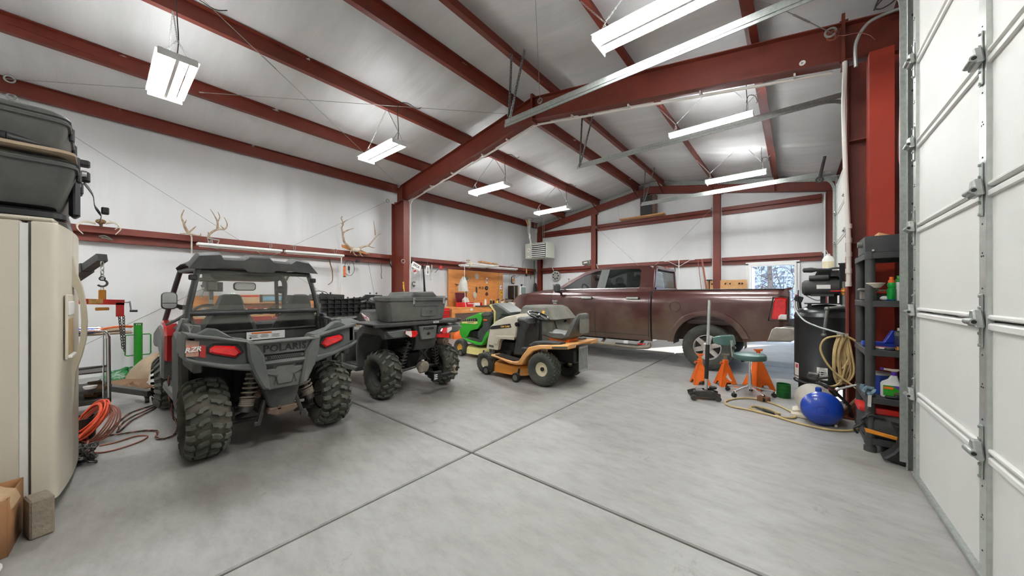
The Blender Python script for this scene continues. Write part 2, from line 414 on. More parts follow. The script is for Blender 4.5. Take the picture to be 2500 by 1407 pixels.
# concrete
def concrete():
    m = bpy.data.materials.new('concrete_floor'); m.use_nodes = True; n = m.node_tree.nodes; l = m.node_tree.links; b = n['Principled BSDF']
    tc = n.new('ShaderNodeTexCoord')
    def noise(sc, det, ro, st=None):
        t = n.new('ShaderNodeTexNoise'); t.inputs['Scale'].default_value = sc; t.inputs['Detail'].default_value = det; t.inputs['Roughness'].default_value = ro; s = tc.outputs['Object']
        if st:
            mp = n.new('ShaderNodeMapping'); mp.inputs['Scale'].default_value = st; mp.inputs['Rotation'].default_value = (0, 0, .5); l.new(s, mp.inputs[0]); s = mp.outputs[0]
        l.new(s, t.inputs['Vector']); return t.outputs[0]
    def ramp(src, stops):
        r = n.new('ShaderNodeValToRGB'); e = r.color_ramp.elements
        e[0].position, e[0].color = stops[0][0], lin(stops[0][1]); e[1].position, e[1].color = stops[-1][0], lin(stops[-1][1])
        for p, c in stops[1:-1]: x = e.new(p); x.color = lin(c)
        l.new(src, r.inputs[0]); return r.outputs[0]
    def mix(kind, f, a, b_):
        x = n.new('ShaderNodeMix'); x.data_type = 'RGBA'; x.blend_type = kind
        if isinstance(f, float): x.inputs[0].default_value = f
        else: l.new(f, x.inputs[0])
        l.new(a, x.inputs[6]); l.new(b_, x.inputs[7]); return x.outputs[2]
    base = ramp(noise(0.9, 8, .62), [(0.3, (150, 148, 143)), (0.5, (157, 155, 151)), (0.72, (165, 163, 159))])
    fine = ramp(noise(4.0, 10, .7, (1, 2.4, 1)), [(0.34, (214, 213, 210)), (0.5, (238, 237, 235)), (0.7, (255, 255, 255))])
    c = mix('MULTIPLY', 0.8, base, fine)
    st = ramp(noise(2.3, 9, .75, (1.2, .6, 1)), [(0.61, (255, 255, 255)), (0.67, (206, 203, 198)), (0.8, (150, 147, 142))])
    c = mix('MULTIPLY', 0.7, c, st)
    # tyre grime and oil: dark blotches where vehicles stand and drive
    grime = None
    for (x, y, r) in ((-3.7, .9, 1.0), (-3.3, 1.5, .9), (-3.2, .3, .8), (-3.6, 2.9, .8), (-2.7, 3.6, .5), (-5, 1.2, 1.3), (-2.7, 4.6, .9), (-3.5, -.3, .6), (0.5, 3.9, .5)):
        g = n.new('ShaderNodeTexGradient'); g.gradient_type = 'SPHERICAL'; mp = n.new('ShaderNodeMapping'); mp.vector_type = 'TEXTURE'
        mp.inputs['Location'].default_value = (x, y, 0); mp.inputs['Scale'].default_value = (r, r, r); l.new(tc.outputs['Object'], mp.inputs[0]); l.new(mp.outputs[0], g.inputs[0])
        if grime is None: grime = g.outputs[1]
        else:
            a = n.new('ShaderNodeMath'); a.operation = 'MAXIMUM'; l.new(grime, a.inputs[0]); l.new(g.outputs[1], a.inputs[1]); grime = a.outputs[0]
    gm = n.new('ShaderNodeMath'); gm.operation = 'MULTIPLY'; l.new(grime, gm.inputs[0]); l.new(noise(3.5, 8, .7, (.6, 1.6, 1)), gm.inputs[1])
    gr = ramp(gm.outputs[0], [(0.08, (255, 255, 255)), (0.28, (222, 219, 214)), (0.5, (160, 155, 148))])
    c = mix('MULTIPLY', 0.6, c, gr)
    sp = ramp(noise(28, 3, .5), [(0.7, (255, 255, 255)), (0.76, (214, 212, 208)), (0.83, (120, 116, 110))])
    c = mix('MULTIPLY', 0.5, c, sp)
    l.new(c, b.inputs['Base Color'])
    rr = n.new('ShaderNodeMapRange'); rr.inputs[3].default_value = .32; rr.inputs[4].default_value = .62; l.new(noise(2.5, 6, .6), rr.inputs[0]); l.new(rr.outputs[0], b.inputs['Roughness'])
    bp = n.new('ShaderNodeBump'); bp.inputs['Strength'].default_value = .12; bp.inputs['Distance'].default_value = .01; l.new(noise(9, 8, .7), bp.inputs['Height']); l.new(bp.outputs[0], b.inputs['Normal'])
    _M['concrete'] = m
concrete()
mat('joint_dirt', (96, 92, 84), 0.95, vary=.2, scale=30)
m = MB(); JX = [-9.2, -2.116, 1.6]; JY = [-3.6, 2.02, 8.05, 12.3]; g = 0.009
for i in range(2):
    for j in range(3):
        x0, x1 = JX[i] + g, JX[i + 1] - g; y0, y1 = JY[j] + g, JY[j + 1] - g
        m.box(((x0 + x1) / 2, (y0 + y1) / 2, -.05), (x1 - x0, y1 - y0, .1), ch=.008)
m.m = 1; m.box((-3.8, 4.3, -.06), (10.8, 16.2, .085))
struct(m, 'floor', ['concrete', 'joint_dirt'], 'grey stained concrete slab floor with saw-cut joints', 'floor', ang=None)

def grid(nu, nv, fn):
    v = [fn(i / nu, j / nv) for i in range(nu + 1) for j in range(nv + 1)]; W_ = nv + 1
    return v, [(i * W_ + j, (i + 1) * W_ + j, (i + 1) * W_ + j + 1, i * W_ + j + 1) for i in range(nu) for j in range(nv)]
def pillow(t, per, off, d, sh=9):
    u = ((t - off) / per) % 1.0; e = min(u, 1 - u)
    return -d * math.exp(-e * per * sh)
# left wall sheet
def fl_(u, v):
    y = YB - .2 + (YE - YB + .4) * u; z = 4.5 * v
    return (XL + pillow(y, 1.22, .35, .03, 25) + .012 * math.sin(y * 2.1 + z) * math.sin(z * 1.3), y, z)
m = MB(); v, f = grid(150, 14, fl_); m.add(v, [q[::-1] for q in f]); struct(m, 'wall_left', 'vinyl_wall', 'long white vinyl-faced insulated side wall', 'wall')
m = MB()
for (ya, yb_, za, zb2) in ((YB, 6.9, 0, 4.5), (6.9, 9.87, .60, 4.5), (9.87, YE, 0, 4.5)):  # middle strip starts above the floor: unseen opening added to admit daylight
    v, f = grid(int((yb_ - ya) * 8), 12, lambda u, v: (XR + .015 * math.sin((ya + (yb_ - ya) * u) * 2.6), ya + (yb_ - ya) * u, za + (zb2 - za) * v)); m.add(v, f)
struct(m, 'wall_right', 'vinyl_wall', 'white insulated wall behind the overhead doors', 'wall')
for y in (6.30, 9.93): m = MB(); m.box((.86, y, 1.9), (.24, .05, 3.8)); struct(m, 'door_jamb', 'steel_red', 'red jamb at the %s side of the far overhead door' % ('near' if y < 7 else 'far'), 'jamb', ang=None)
def end_sheet(y, flip, hole):
    m = MB(); xs = [XL - .1]; 
    def pt(x, z): return (x, y + pillow(x, 1.22, -8.7, .03, 25) * (1 if flip else -1) , z)
    def panel(x0, x1, z0, z1fn):
        nu = max(1, int((x1 - x0) / .08)); v, f = grid(nu, 6, lambda u, w_: pt(x0 + (x1 - x0) * u, z0 + (z1fn(x0 + (x1 - x0) * u) - z0) * w_)); m.add(v, f)
    top = lambda x: zb(x) + .25
    if hole:
        panel(XL - .1, hole[0], 0, top); panel(hole[1], XR + .1, 0, top); panel(hole[0], hole[1], hole[2], top)
    else: panel(XL - .1, XR + .1, 0, top)
    return m
DX0, DX1, DZ = -1.02, 0.02, 2.16
struct(end_sheet(YE, False, (DX0 - .03, DX1 + .03, DZ + .03)), 'wall_back', 'vinyl_wall', 'white insulated gable end wall with the open man door', 'wall')
struct(end_sheet(YB, True, None), 'wall_front', 'vinyl_wall', 'white gable wall behind the viewpoint', 'wall')
# roof liner sagging between purlins
PX = [-8.62, -7.19, -5.70, -4.22, -3.38, -1.90, -0.41, 0.9]
def froof(u, v):
    x = (XL - .1) + (XR + .1 - XL + .1) * u; y = YB - .1 + (YE - YB + .2) * v; z = zb(x) + .205
    for a, b_ in zip(PX[:-1], PX[1:]):
        if a <= x <= b_:
            t = (x - a) / (b_ - a); z -= (.055 if b_ - a > 1 else .03) * math.sin(PI * t) * (1 + .25 * math.sin(y * 1.9 + a * 3)) 
    z += pillow(y, 1.83, .2 + .3 * (x > RX), .03, 22) * .7
    return (x, y, z)
m = MB(); v, f = grid(110, 190, froof); m.add(v, [q[::-1] for q in f]); struct(m, 'ceiling', 'vinyl_roof', 'white vinyl-faced roof insulation sagging between the purlins', 'ceiling', ang=60)

# ---------------------------------------------------------------- steel frame
names = ['eave', 'first', 'second', 'third']
def zsec(x, side, h=.2, fl=.075, t=.007):
    z0 = zb(x); s_ = side
    return [(x, z0 + t), (x - s_ * fl, z0 + t), (x - s_ * fl, z0), (x + s_ * t, z0), (x + s_ * t, z0 + h - t), (x + s_ * fl, z0 + h - t), (x + s_ * fl, z0 + h), (x, z0 + h)]
for i, x in enumerate(PX):
    side = 1 if x < RX else -1; k = i if x < RX else 7 - i
    m = MB(); m.prism(zsec(x, side), YB, YE - .05, 'y')
    for yy in [YB + .5 + .62 * q for q in range(24)]: m.cyl((x + side * .02, yy, zb(x) + .19), (x + side * .02, yy, zb(x) + .178), .006, n=5)
    sd = 'left' if x < RX else 'overhead-door'
    lab = f"red steel eave beam along the top of the {sd} wall" if k == 0 else f"red steel roof purlin, {('', 'lowest', 'middle', 'topmost')[k]} one on the {sd} side slope"
    o = struct(m, 'purlin_beam', 'steel_red', lab, 'roof beam', ang=None)
def ibeam(m, P0, P1, depth, fw=.16, y=YF, t=.012):
    """P0,P1: top line (x,z); web hangs below by depth"""
    (x0, z0), (x1, z1) = P0, P1
    m.prism([(x0, z0), (x1, z1), (x1, z1 - depth), (x0, z0 - depth)], y - .006, y + .006, 'y')
    m.prism([(x0, z0), (x1, z1), (x1, z1 - t), (x0, z0 - t)], y - fw / 2, y + fw / 2, 'y')
    m.prism([(x0, z0 - depth), (x1, z1 - depth), (x1, z1 - depth + t), (x0, z0 - depth + t)], y - fw / 2, y + fw / 2, 'y')
def tx(x): return (x, zb(x) - .002)
for (ya, lab) in ((YF, 'red steel rafter of the middle frame, {} half from wall to ridge'),):
    m = MB(); ibeam(m, tx(-8.45), tx(RX), .42); m.box((RX - .012, YF, zb(RX) - .2), (.022, .18, .52)); m.box((-8.1, YF, zb(-8.1) - .24), (.02, .16, .44))
    m.prism([(-5.2, zb(-5.2) - .42), (-5.2, zb(-5.2) - .36), (-5.05, zb(-5.05) - .41)], YF - .07, YF + .0, 'y')
    for zz in (-.38, -.3, -.08, 0): m.cyl((RX - .04, YF - .05, zb(RX) - .02 + zz), (RX + .0, YF - .05, zb(RX) - .02 + zz), .014, n=6)
    struct(m, 'rafter_beam', 'steel_red', 'red steel rafter rising from the left wall column to the ridge', 'roof beam', ang=None)
    m = MB(); ibeam(m, tx(.95), tx(RX), .42); m.box((RX + .012, YF, zb(RX) - .2), (.022, .18, .52)); m.box((.41, YF, zb(.41) - .19), (.028, .17, .56))
    m.prism([(-.75, zb(-.75) - .41), (-.70, zb(-.72) - .3), (-.65, zb(-.65) - .41)], YF - .07, YF, 'y')
    for zz in (-.4, .04): m.cyl((.38, YF - .05, zb(.41) - .02 + zz), (.45, YF - .05, zb(.41) - .02 + zz), .014, n=6)
    struct(m, 'rafter_beam', 'steel_red', 'red steel rafter running from the ridge to the column beside the overhead doors', 'roof beam', ang=None)
# left column
m = MB(); zt = zb(-8.2) - .42
m.box((-8.02, YF, zt / 2), (.014, .17, zt)); m.prism([(-8.02, 0), (-8.02, zt), (-8.6, zt + .05), (-8.6, 0)], YF - .005, YF + .005, 'y'); m.box((-8.6, YF, zt / 2), (.014, .17, zt))
m.box((-8.3, YF, .01), (.75, .26, .02))
struct(m, 'steel_column', 'steel_red', 'red steel column standing on the left wall under the middle frame', 'column', ang=None)
m = MB(); zt = zb(.7) - .42
m.box((.445, YF, zt / 2), (.014, .17, zt)); m.box((.7, YF, zt / 2), (.5, .01, zt)); m.box((.95, YF, zt / 2), (.014, .17, zt)); m.box((.7, YF, .01), (.7, .26, .02))
for z in (1.9, 3.0): m.box((.62, YF - .045, z), (.33, .08, .01))
for z in (2.72, 3.55): m.cyl((.66, YF - .02, z), (.66, YF, z), .022, n=6)
struct(m, 'steel_column', 'steel_red', 'red steel column of the middle frame between the two overhead doors', 'column', ang=None)
m = MB(); m.box((.66, 5.0, 1.88), (.17, .19, 3.76)); m.box((.66, 4.9, 1.88), (.17, .004, 3.76))
struct(m, 'jamb_column', 'steel_red_bright', 'bright red boxed steel jamb in front of the middle frame column', 'column', ang=None)
# end frame: rafters, rake angle, columns, girts
for s_, lab in ((-1, 'left'), (1, 'overhead-door')):
    x1 = -8.5 if s_ < 0 else .85
    m = MB(); P = [(x1, zb(x1) - .01), (RX, zb(RX) - .01), (RX, zb(RX) - .25), (x1, zb(x1) - .25)]
    m.prism(P, 11.99, 12.0, 'y')
    for dz in (0, -.232): m.prism([(x1, zb(x1) - .01 + dz), (RX, zb(RX) - .01 + dz), (RX, zb(RX) - .02 + dz), (x1, zb(x1) - .02 + dz)], 11.97, 12.1, 'y')
    struct(m, 'rafter_beam', 'steel_red', f'red end wall rafter following the gable on the {lab} side', 'roof beam', ang=None)
    m = MB(); m.prism([(x1, zb(x1) + .15), (RX, zb(RX) + .15), (RX, zb(RX) + .0), (x1, zb(x1) + .0)], 12.08, 12.1, 'y')
    for q in range(10):
        x = x1 + (RX - x1) * (q + .5) / 10; m.cyl((x, 12.07, zb(x) + .08), (x, 12.09, zb(x) + .08), .012, n=5)
    struct(m, 'rake_trim', 'galv', f'galvanised rake angle above the end rafter on the {lab} side', 'trim', ang=None)
def column_end(x, lab, ztop, wd=.19):
    m = MB(); m.box((x, 11.99, ztop / 2), (wd, .012, ztop)); m.box((x, 12.06, ztop / 2), (.01, .14, ztop)); m.box((x, 12.13, ztop / 2), (wd, .012, ztop))
    m.box((x + .12, 12.0, ztop - .03), (.1, .1, .07)); struct(m, 'steel_column', 'steel_red', lab, 'column', ang=None)
column_end(-8.42, 'red steel corner column behind the hanging heater', 4.0)
column_end(-5.9, 'red steel end wall column beside the wheel cover and picture sign', zb(-5.9) - .25)
column_end(-1.83, 'red steel end wall column behind the truck bed', zb(-1.83) - .25)
column_end(.72, 'red steel corner column above the air compressor', 4.0)
def girt_end(x0, x1, zt, lab):
    m = MB(); m.prism([(12.0, zt), (12.0, zt - .105), (12.09, zt - .115), (12.09, zt - .215), (12.13, zt - .215), (12.13, zt)][::1], x0, x1, 'x'); struct(m, 'girt_beam', 'steel_red', lab, 'wall beam', ang=None)
for (x0, x1, a) in ((-8.3, -6.02, 'between corner and first column'), (-5.78, -1.98, 'between the two columns'), (-1.7, .55, 'nearest the overhead doors')):
    girt_end(x0, x1, 2.46, f'red lower end wall girt {a}'); girt_end(x0, x1, 3.98, f'red upper end wall girt {a}')
for (y0, y1, a) in ((YB, YF - .1, 'before the middle column, under the antlers'), (YF + .1, 11.95, 'beyond the middle column, above the workbench')):
    m = MB(); z = 2.435; m.prism([(XL + .02, z), (-8.55, z), (-8.55, z - .105), (-8.66, z - .115), (-8.66, z - .235), (XL + .02, z - .235)], y0, y1, 'y')
    struct(m, 'girt_beam', 'steel_red', f'red girt along the left wall {a}', 'wall beam', ang=None)
m = MB(); m.prism([(.95, 2.6), (.9, 2.6), (.9, 2.5), (.93, 2.4), (.95, 2.4)], 3.98, 6.2, 'y'); struct(m, 'girt_beam', 'steel_red', 'short red girt behind the jamb column', 'wall beam', ang=None)
# flange braces
def brace(a, b, lab):
    m = MB(); m.bar(a, b, .04, .006); m.bar(a, b, .006, .04); struct(m, 'brace_beam', 'steel_red', lab, 'brace', ang=None)
for x, lab in ((-7.19, 'lowest left purlin'), (-5.7, 'second left purlin'), (-4.22, 'third left purlin'), (-3.38, 'first purlin past the ridge'), (-1.9, 'purlin over the far light'), (-.41, 'purlin nearest the overhead doors')):
    brace((x, 11.3, zb(x) + .02), (x, 12.0, zb(x) - .24), f'short red flange brace from the end rafter to the {lab}')
    if x in (-7.19, -5.7): brace((x, 6.05, zb(x) + .01), (x, YF + .03, zb(x) - .40), f'long red flange brace behind the middle rafter at the {lab}')
brace((-7.19, -.7, zb(-7.19) + .1), (-7.19, .25, zb(-7.19) + .04), 'red flange brace overlapping the lowest left purlin near the fridge')
# ---------------------------------------------------------------- bracing cables
def wire(a, b, lab, r=.0045, ring=True, turn=None):
    m = MB(); a = Vector(a); b = Vector(b); m.tube([a, b], r, 6)
    d = (b - a).normalized()
    if ring: m.torus(b - d * .05, .045, .011, 'y', 14, 6); m.torus(a + d * .05, .045, .011, 'x', 14, 6)
    if turn: c = a + (b - a) * turn; m.cyl(c - d * .12, c + d * .12, .009, n=6)
    solo(m, 'brace_cable', 'galv', lab, 'cable', 'wind brace cables')
wire((-8.5, -.84, 4.36), (-4.25, YF - .12, 4.86), 'roof cable crossing low under the left purlins to the ridge', turn=.3)
wire((-4.2, -.84, 4.93), (-8.15, YF - .12, 4.24), 'roof cable coming down to the top of the left wall column', turn=.4)
wire((.4, -.84, 4.2), (-3.58, YF - .12, 4.86), 'roof cable ending at the eye bolt just right of the ridge', turn=.2)
wire((-3.6, -.84, 4.9), (.33, YF - .12, 4.2), 'roof cable ending above the overhead-door column, wrapped by copper wire', turn=.93)
wire((-8.64, -.84, 4.2), (-8.64, 5.1, .25), 'wall cable sloping down behind the antlers')
wire((-8.62, 5.1, 3.95), (-8.62, -.84, .1), 'wall cable running down from the column to the hoist corner', turn=.72)
wire((-5.8, 11.96, 3.92), (-1.95, 11.96, .2), 'end wall cable sloping down to the truck bed')
wire((-1.93, 11.96, 4.0), (-5.8, 11.96, .2), 'end wall cable sloping down behind the truck cab')
wire((-4.95, 11.96, 4.72), (-4.86, 11.93, 4.06), 'short thin cord left of the wall speaker', r=.003, ring=False)
# conduit along the middle rafter, down the columns
m = MB(); zz = lambda x: zb(x) - .45
m.tube([(-8.02, YF + .11, 0.3), (-8.0, YF + .11, 3.78), (-7.9, YF + .11, zz(-7.9))] + [(x, YF + .1, zz(x)) for x in (-6.5, -5.2, -4.1, RX, -3.4, -2.4, -1, .33)], .02, 8)
for x in (-7, -6.2, -5.2, -4.5, RX, -3, -2, -1, 0): m.box((x, YF + .06, zz(x) + .02), (.02, .12, .05))
m.box((-3.0, YF + .1, zz(-3.0) + .01), (.14, .05, .07))
solo(m, 'electrical_conduit', 'pvc', 'pale conduit strapped under the middle rafter and down the left wall column', 'conduit')
m = MB(); m.tube(spline([(.42, 5.14, 3.86), (.415, 5.12, 3.6), (.41, 5.12, 3.3), (.425, 5.13, 2.6), (.445, 5.13, 2.0), (.45, 5.13, 1.43)], 5), .021, 10)
m.m = 1
for z in (2.1, 1.95, 1.8, 1.62, 1.48): m.cyl((.4475, 5.13, z), (.4475, 5.13, z - .05), .027, n=12)
solo(m, 'air_pipe', ['pvc', 'pvc'], 'bowed cream pipe coming down the inner edge of the column', 'pipe')
# ---------------------------------------------------------------- overhead doors and tracks
def track_path(y, R=.38, x0=-3.42, ztop=3.93, xv=.655, zlow=.05):
    return [(xv, y, zlow), (xv, y, ztop - R)] + arc((xv - R, y, ztop - R), R, 0, PI / 2, 8)[1:] + [(x0, y, ztop)]
def sweep_c(m, path, side, w=.055, t=.004):
    """C-shaped door track swept in the xz plane"""
    prof = [(0, 0), (0, w * .9), (-w * .25, w * .9), (-w * .25, w * .8), (-t * 1.5, w * .8), (-t * 1.5, w * .1), (-w * .25, w * .1), (-w * .25, 0)]
    rings = []
    for i, p in enumerate(path):
        a = Vector(path[max(0, i - 1)]); b = Vector(path[min(len(path) - 1, i + 1)]); d = (b - a).normalized(); nrm = Vector((d.z, 0, -d.x))
        rings.append([Vector(p) + nrm * (q - w / 2) + Vector((0, side * r_, 0)) for (r_, q) in prof])
    if side < 0: rings = [r[::-1] for r in rings]
    m.loft(rings)
def perf(m, a, b, w=.032):
    m.bar(a, b, w, .004); m.bar((a[0], a[1] + .016, a[2]), (b[0], b[1] + .016, b[2]), .004, w)
mat('perf_steel', (150, 152, 148), 0.4, 0.6, 0.2, 60, col2=(60, 60, 60), amt=(.5, .56))
def door(y0, y1, tag_, mid, vis, k0=0):
    d = bpy.data.objects.new('door_%d' % (2 if vis else 3), None); C.objects.link(d); d['kind'] = 'structure'; d['label'] = tag_; d['category'] = 'overhead door'; d['_o'] = (.69, (y0 + y1) / 2, 0); d.location = d['_o']
    SH = .6096; xf_ = .69; m = MB()
    for k in range(k0, 6):
        z0, z1 = k * SH + .006, (k + 1) * SH - .006
        m.box((xf_ + .026, (y0 + y1) / 2, (z0 + z1) / 2), (.05, y1 - y0, z1 - z0), ch=.004)
        for (zc, hh) in ((z0 + .012, .022), (z1 - .02, .034)):
            m.box((xf_ - .002, (y0 + y1) / 2, zc), (.02, y1 - y0, hh), ch=.006)
    m.build('door_panel', 'door_white', d, W=True)
    zq = k0 * SH; m = MB(); m.box((xf_ + .01, (y0 + y1) / 2, zq + .022), (.07, y1 - y0, .03), ch=.006); m.box((xf_ + .01, (y0 + y1) / 2, zq + .006), (.05, y1 - y0, .012)); m.build('bottom_seal', 'galv', d, W=True)
    for ys, wd in mid:
        m = MB(); hq = 3.655 - k0 * SH; zc_ = 3.6575 - hq / 2; m.box((xf_ - .012, ys, zc_), (.008, wd, hq)); m.box((xf_ - .004, ys - wd / 2, zc_), (.02, .004, hq)); m.box((xf_ - .004, ys + wd / 2, zc_), (.02, .004, hq))
        m.m = 1
        for k in range(k0, 6):
            for q in ((.15, 0), (.3, .01), (.3, -.01), (.315, .0), (.45, 0)): m.cyl((xf_ - .018, ys + q[1], k * SH + q[0]), (xf_ - .012, ys + q[1], k * SH + q[0]), .004, n=6)
        m.build('door_stile', ['galv_light', 'ink'], d, W=True)
        for k in range(k0 + 1, 6):
            z = k * SH; m = MB(); e = 1 if ys < y1 - .1 else -1
            m.box((xf_ - .02, ys, z + .075), (.006, .035, .1), ch=.002); m.box((xf_ - .02, ys, z - .075), (.006, .035, .1), ch=.002)
            m.prism([(ys - .05, z - .03), (ys + .05, z - .03), (ys + .02, z + .05), (ys - .02, z + .05)], xf_ - .05, xf_ - .02, 'x', ch=.006)
            m.cyl((xf_ - .052, ys - .045, z - .005), (xf_ - .052, ys + .045, z - .005), .015, n=12); m.m = 1; m.cyl((xf_ - .052, ys - .046, z - .005), (xf_ - .052, ys + .046, z - .005), .009, n=10); m.m = 0
            for q in (.115, -.115, .06, -.06): m.cyl((xf_ - .03, ys, z + q), (xf_ - .02, ys, z + q), .007, n=6)
            m.build('hinge', ['galv', 'ink'], d, W=True)
    return d
door(.2, 3.84, 'big near white sectional overhead door in closed position', [(3.79, .07), (2.62, .075), (1.4, .075)], True)
door(6.33, 9.9, 'far white sectional overhead door beyond the red column', [(9.84, .07), (8.1, .075), (6.39, .07)], False, 1)  # bottom section left out: door raised to let added daylight onto the floor
def track(y, side, lab, near):
    t = thing('door_track', lab, 'door track', (.6, y, 0))
    m = MB(); P = track_path(y); sweep_c(m, P, side); m.build('rail', 'galv', t, W=True)
    m = MB(); yy = y + side * -.045
    m.box((.70, y - side * .05, 1.9), (.06, .005, 3.8)); m.box((.73, y - side * .035, 1.9), (.005, .07, 3.8))
    m.m = 1
    for k in range(12): m.box((.695, y - side * .054, .2 + .3 * k), (.014, .004, .035)); m.cyl((.71, y - side * .058, .1 + .3 * k), (.71, y - side * .05, .1 + .3 * k), .009, n=6)
    m.build('track_bracket', ['galv', 'ink'], t, W=True)
    m = MB(); m.box((-1.4, y + side * .006, 3.97), (4.0, .004, .07)) ; m.build('stiffening_angle', 'galv', t, W=True)
    m = MB()
    for (x, xo) in ((-3.36, -3.3), (-3.36, -3.05)):
        zt = zb(x) - .0; perf(m, (x, y - side * .02, 3.93), (xo, y - side * .02, zb(xo) + .02))
    m.build('hanger', 'perf_steel', t, W=True)
    return t
track(3.95, -1, 'galvanised overhead track of the near door ending above the middle of the room', True)
track(6.22, 1, 'grey galvanised overhead track just past the middle rafter', True)
track(9.97, -1, 'galvanised overhead track farthest away, curving down near the end wall', True)
# galvanised jamb at the near door: tall track flange seen edge on
m = MB(); m.box((.674, 3.965, 1.95), (.022, .006, 3.9)); m.box((.664, 3.945, 1.95), (.005, .04, 3.9), ch=.001)
m.box((.72, 3.99, 1.95), (.09, .006, 3.9)); m.m = 1
for k in range(13): m.box((.715, 3.984, .15 + .29 * k), (.012, .006, .04)); m.cyl((.70, 3.985, .3 + .29 * k), (.70, 3.975, .3 + .29 * k), .008, n=6)
solo(m, 'jamb_angle', ['galv', 'ink'], 'slotted galvanised jamb angle at the far edge of the near overhead door', 'jamb angle')
m = MB(); m.cyl((.85, .1, 4.0), (.85, 10.1, 4.0), .02, n=10)
for y in (6.4, 9.8, 3.7): m.cyl((.85, y - .08, 4.0), (.85, y + .08, 4.0), .09, n=20)
m.cyl((.85, 7.0, 4.0), (.85, 9.2, 4.0), .04, n=14)
solo(m, 'torsion_shaft', 'iron', 'dark torsion shaft with cable drums above the overhead doors', 'torsion shaft')
m = MB(); m.tube([(.42, 9.9, 3.87), (.47, 9.9, 4.15), (.5, 9.88, 4.3)], .028, 8); m.torus((.415, 9.9, 3.82), .055, .016, 'y', 18, 6); m.cyl((.415, 9.93, 3.82), (.415, 9.87, 3.82), .02)
solo(m, 'chain_hoist', 'iron', 'small dark chain pulley hanging in the far upper door corner', 'pulley')
m = MB(); m.tube(spline([(.5, 5.1, 3.75), (.5, 5.1, 4.0), (.58, 5.1, 4.16), (.7, 5.1, 4.2), (.82, 5.1, 4.2)], 6), .016, 8)
solo(m, 'flexible_conduit', 'galv_light', 'bent metal conduit arching over the top of the red jamb', 'conduit')
m = MB(); m.tube(spline([(.62, 5.0, 4.22), (.66, 5.0, 4.32), (.74, 5.0, 4.33), (.76, 5.0, 4.25), (.68, 5.0, 4.21), (.63, 5.0, 4.24), (.7, 4.95, 4.3)], 6), .007, 6)
solo(m, 'cable_loop', 'black_plastic', 'loop of black cable beside the roof above the column', 'cable')
m = MB(); m.tube(spline([(.33, 5.1, 4.17), (.4, 5.05, 4.1), (.5, 5.0, 4.05), (.58, 4.98, 3.98), (.62, 4.96, 3.9)], 5), .0035, 5); m.torus((.32, 5.1, 4.17), .05, .006, 'y', 12, 5); m.torus((.34, 5.09, 4.16), .04, .006, 'x', 12, 5)
solo(m, 'copper_wire', 'cord_brown', 'copper wire wound round the eye bolt at the right end of the rafter', 'wire')
m = MB(); m.tube(spline([(.78, 4.9, 3.2), (.77, 4.9, 2.7), (.79, 4.9, 2.5), (.785, 4.9, 2.2), (.82, 4.9, 1.95), (.83, 4.9, 1.7)], 5), .0035, 5)
solo(m, 'hanging_twine', 'cord_brown', 'thin orange-brown cord hanging beside the red jamb', 'cord')
m = MB(); m.cyl((.07, YF - .012, 4.05), (.07, YF - .007, 4.05), .03, n=20); m.m = 1; m.box((.07, YF - .014, 4.05), (.02, .003, .004)); m.box((.065, YF - .014, 4.05), (.004, .003, .024))
solo(m, 'round_sticker', ['label_white', 'ink'], 'small round white sticker on the red rafter near its right end', 'sticker')
# ---------------------------------------------------------------- man door and outside
m = MB(); D0, D1 = DX0, DX1
for x in (D0, D1): m.box((x, YE - .04, DZ / 2), (.05, .16, DZ), ch=.004)
m.box(((D0 + D1) / 2, YE - .04, DZ + .02), (D1 - D0 + .05, .16, .05), ch=.004)
for x in (D0 - .05, D1 + .05): m.box((x, YE - .05, DZ / 2 + .02), (.07, .05, DZ + .12))
m.box(((D0 + D1) / 2, YE - .05, DZ + .08), (D1 - D0 + .17, .05, .08))
o = struct(m, 'door_1', 'white_paint', 'white frame of the open man door in the end wall', 'door', ang=None)
m = MB(); m.box((D0 + .04, YE + .45, DZ / 2), (.045, .86, DZ - .04), ch=.005); m.build('door_panel', 'white_paint', o)
mat('snow', (238, 230, 220), 0.8, vary=.06, scale=3.5, col2=(140, 122, 112), amt=(.42, .56)); mat('gravel', (150, 150, 152), .9, vary=.1, scale=8)
m = MB(); v, f = grid(40, 40, lambda u, v: (-32 + 55 * u, YE + .12 + 45 * v, -.04 + (max(0, v * 45 - 8)) ** 1.1 * .52 + .15 * math.sin(u * 31) * min(1, v * 3) * math.sin(v * 23)))
m.add(v, f); struct(m, 'ground_outside', 'snow', 'bright pale ground rising outside the man door', 'ground')
m = MB(); m.box((13.5, 2, -.12), (25, 22, .1)); struct(m, 'ground_outside', 'gravel', 'pale gravel outside the overhead doors', 'ground', ang=None)
r = random.Random(3); mat('twig', (136, 114, 98), .9, vary=.3, scale=8); mat('twig_pale', (232, 222, 214), .9, vary=.2, scale=8)
m = MB()
for i in range(1500):
    y = r.uniform(19, 40); x = r.uniform(-10, 3) * (y / 30); g0 = -.04 + max(0, y - YE - 8.1) ** 1.1 * .52
    h = r.uniform(.5, 2.0); m.m = i % 2
    m.tube([(x, y, g0 - .1), (x + r.uniform(-.25, .25), y, g0 + h * .5), (x + r.uniform(-.6, .6), y + r.uniform(-.3, .3), g0 + h)], [.03, .022, .008], 3)
    for q in range(2):
        zz_ = g0 + h * r.uniform(.3, .8); m.tube([(x, y, zz_), (x + r.uniform(-.6, .6), y, zz_ + r.uniform(.1, .6))], [.016, .006], 3)
o = solo(m, 'brush_undergrowth', ['twig', 'twig_pale'], 'leafless brown and grey brush covering the slope outside the door', 'brush', kind='stuff', ang=None)
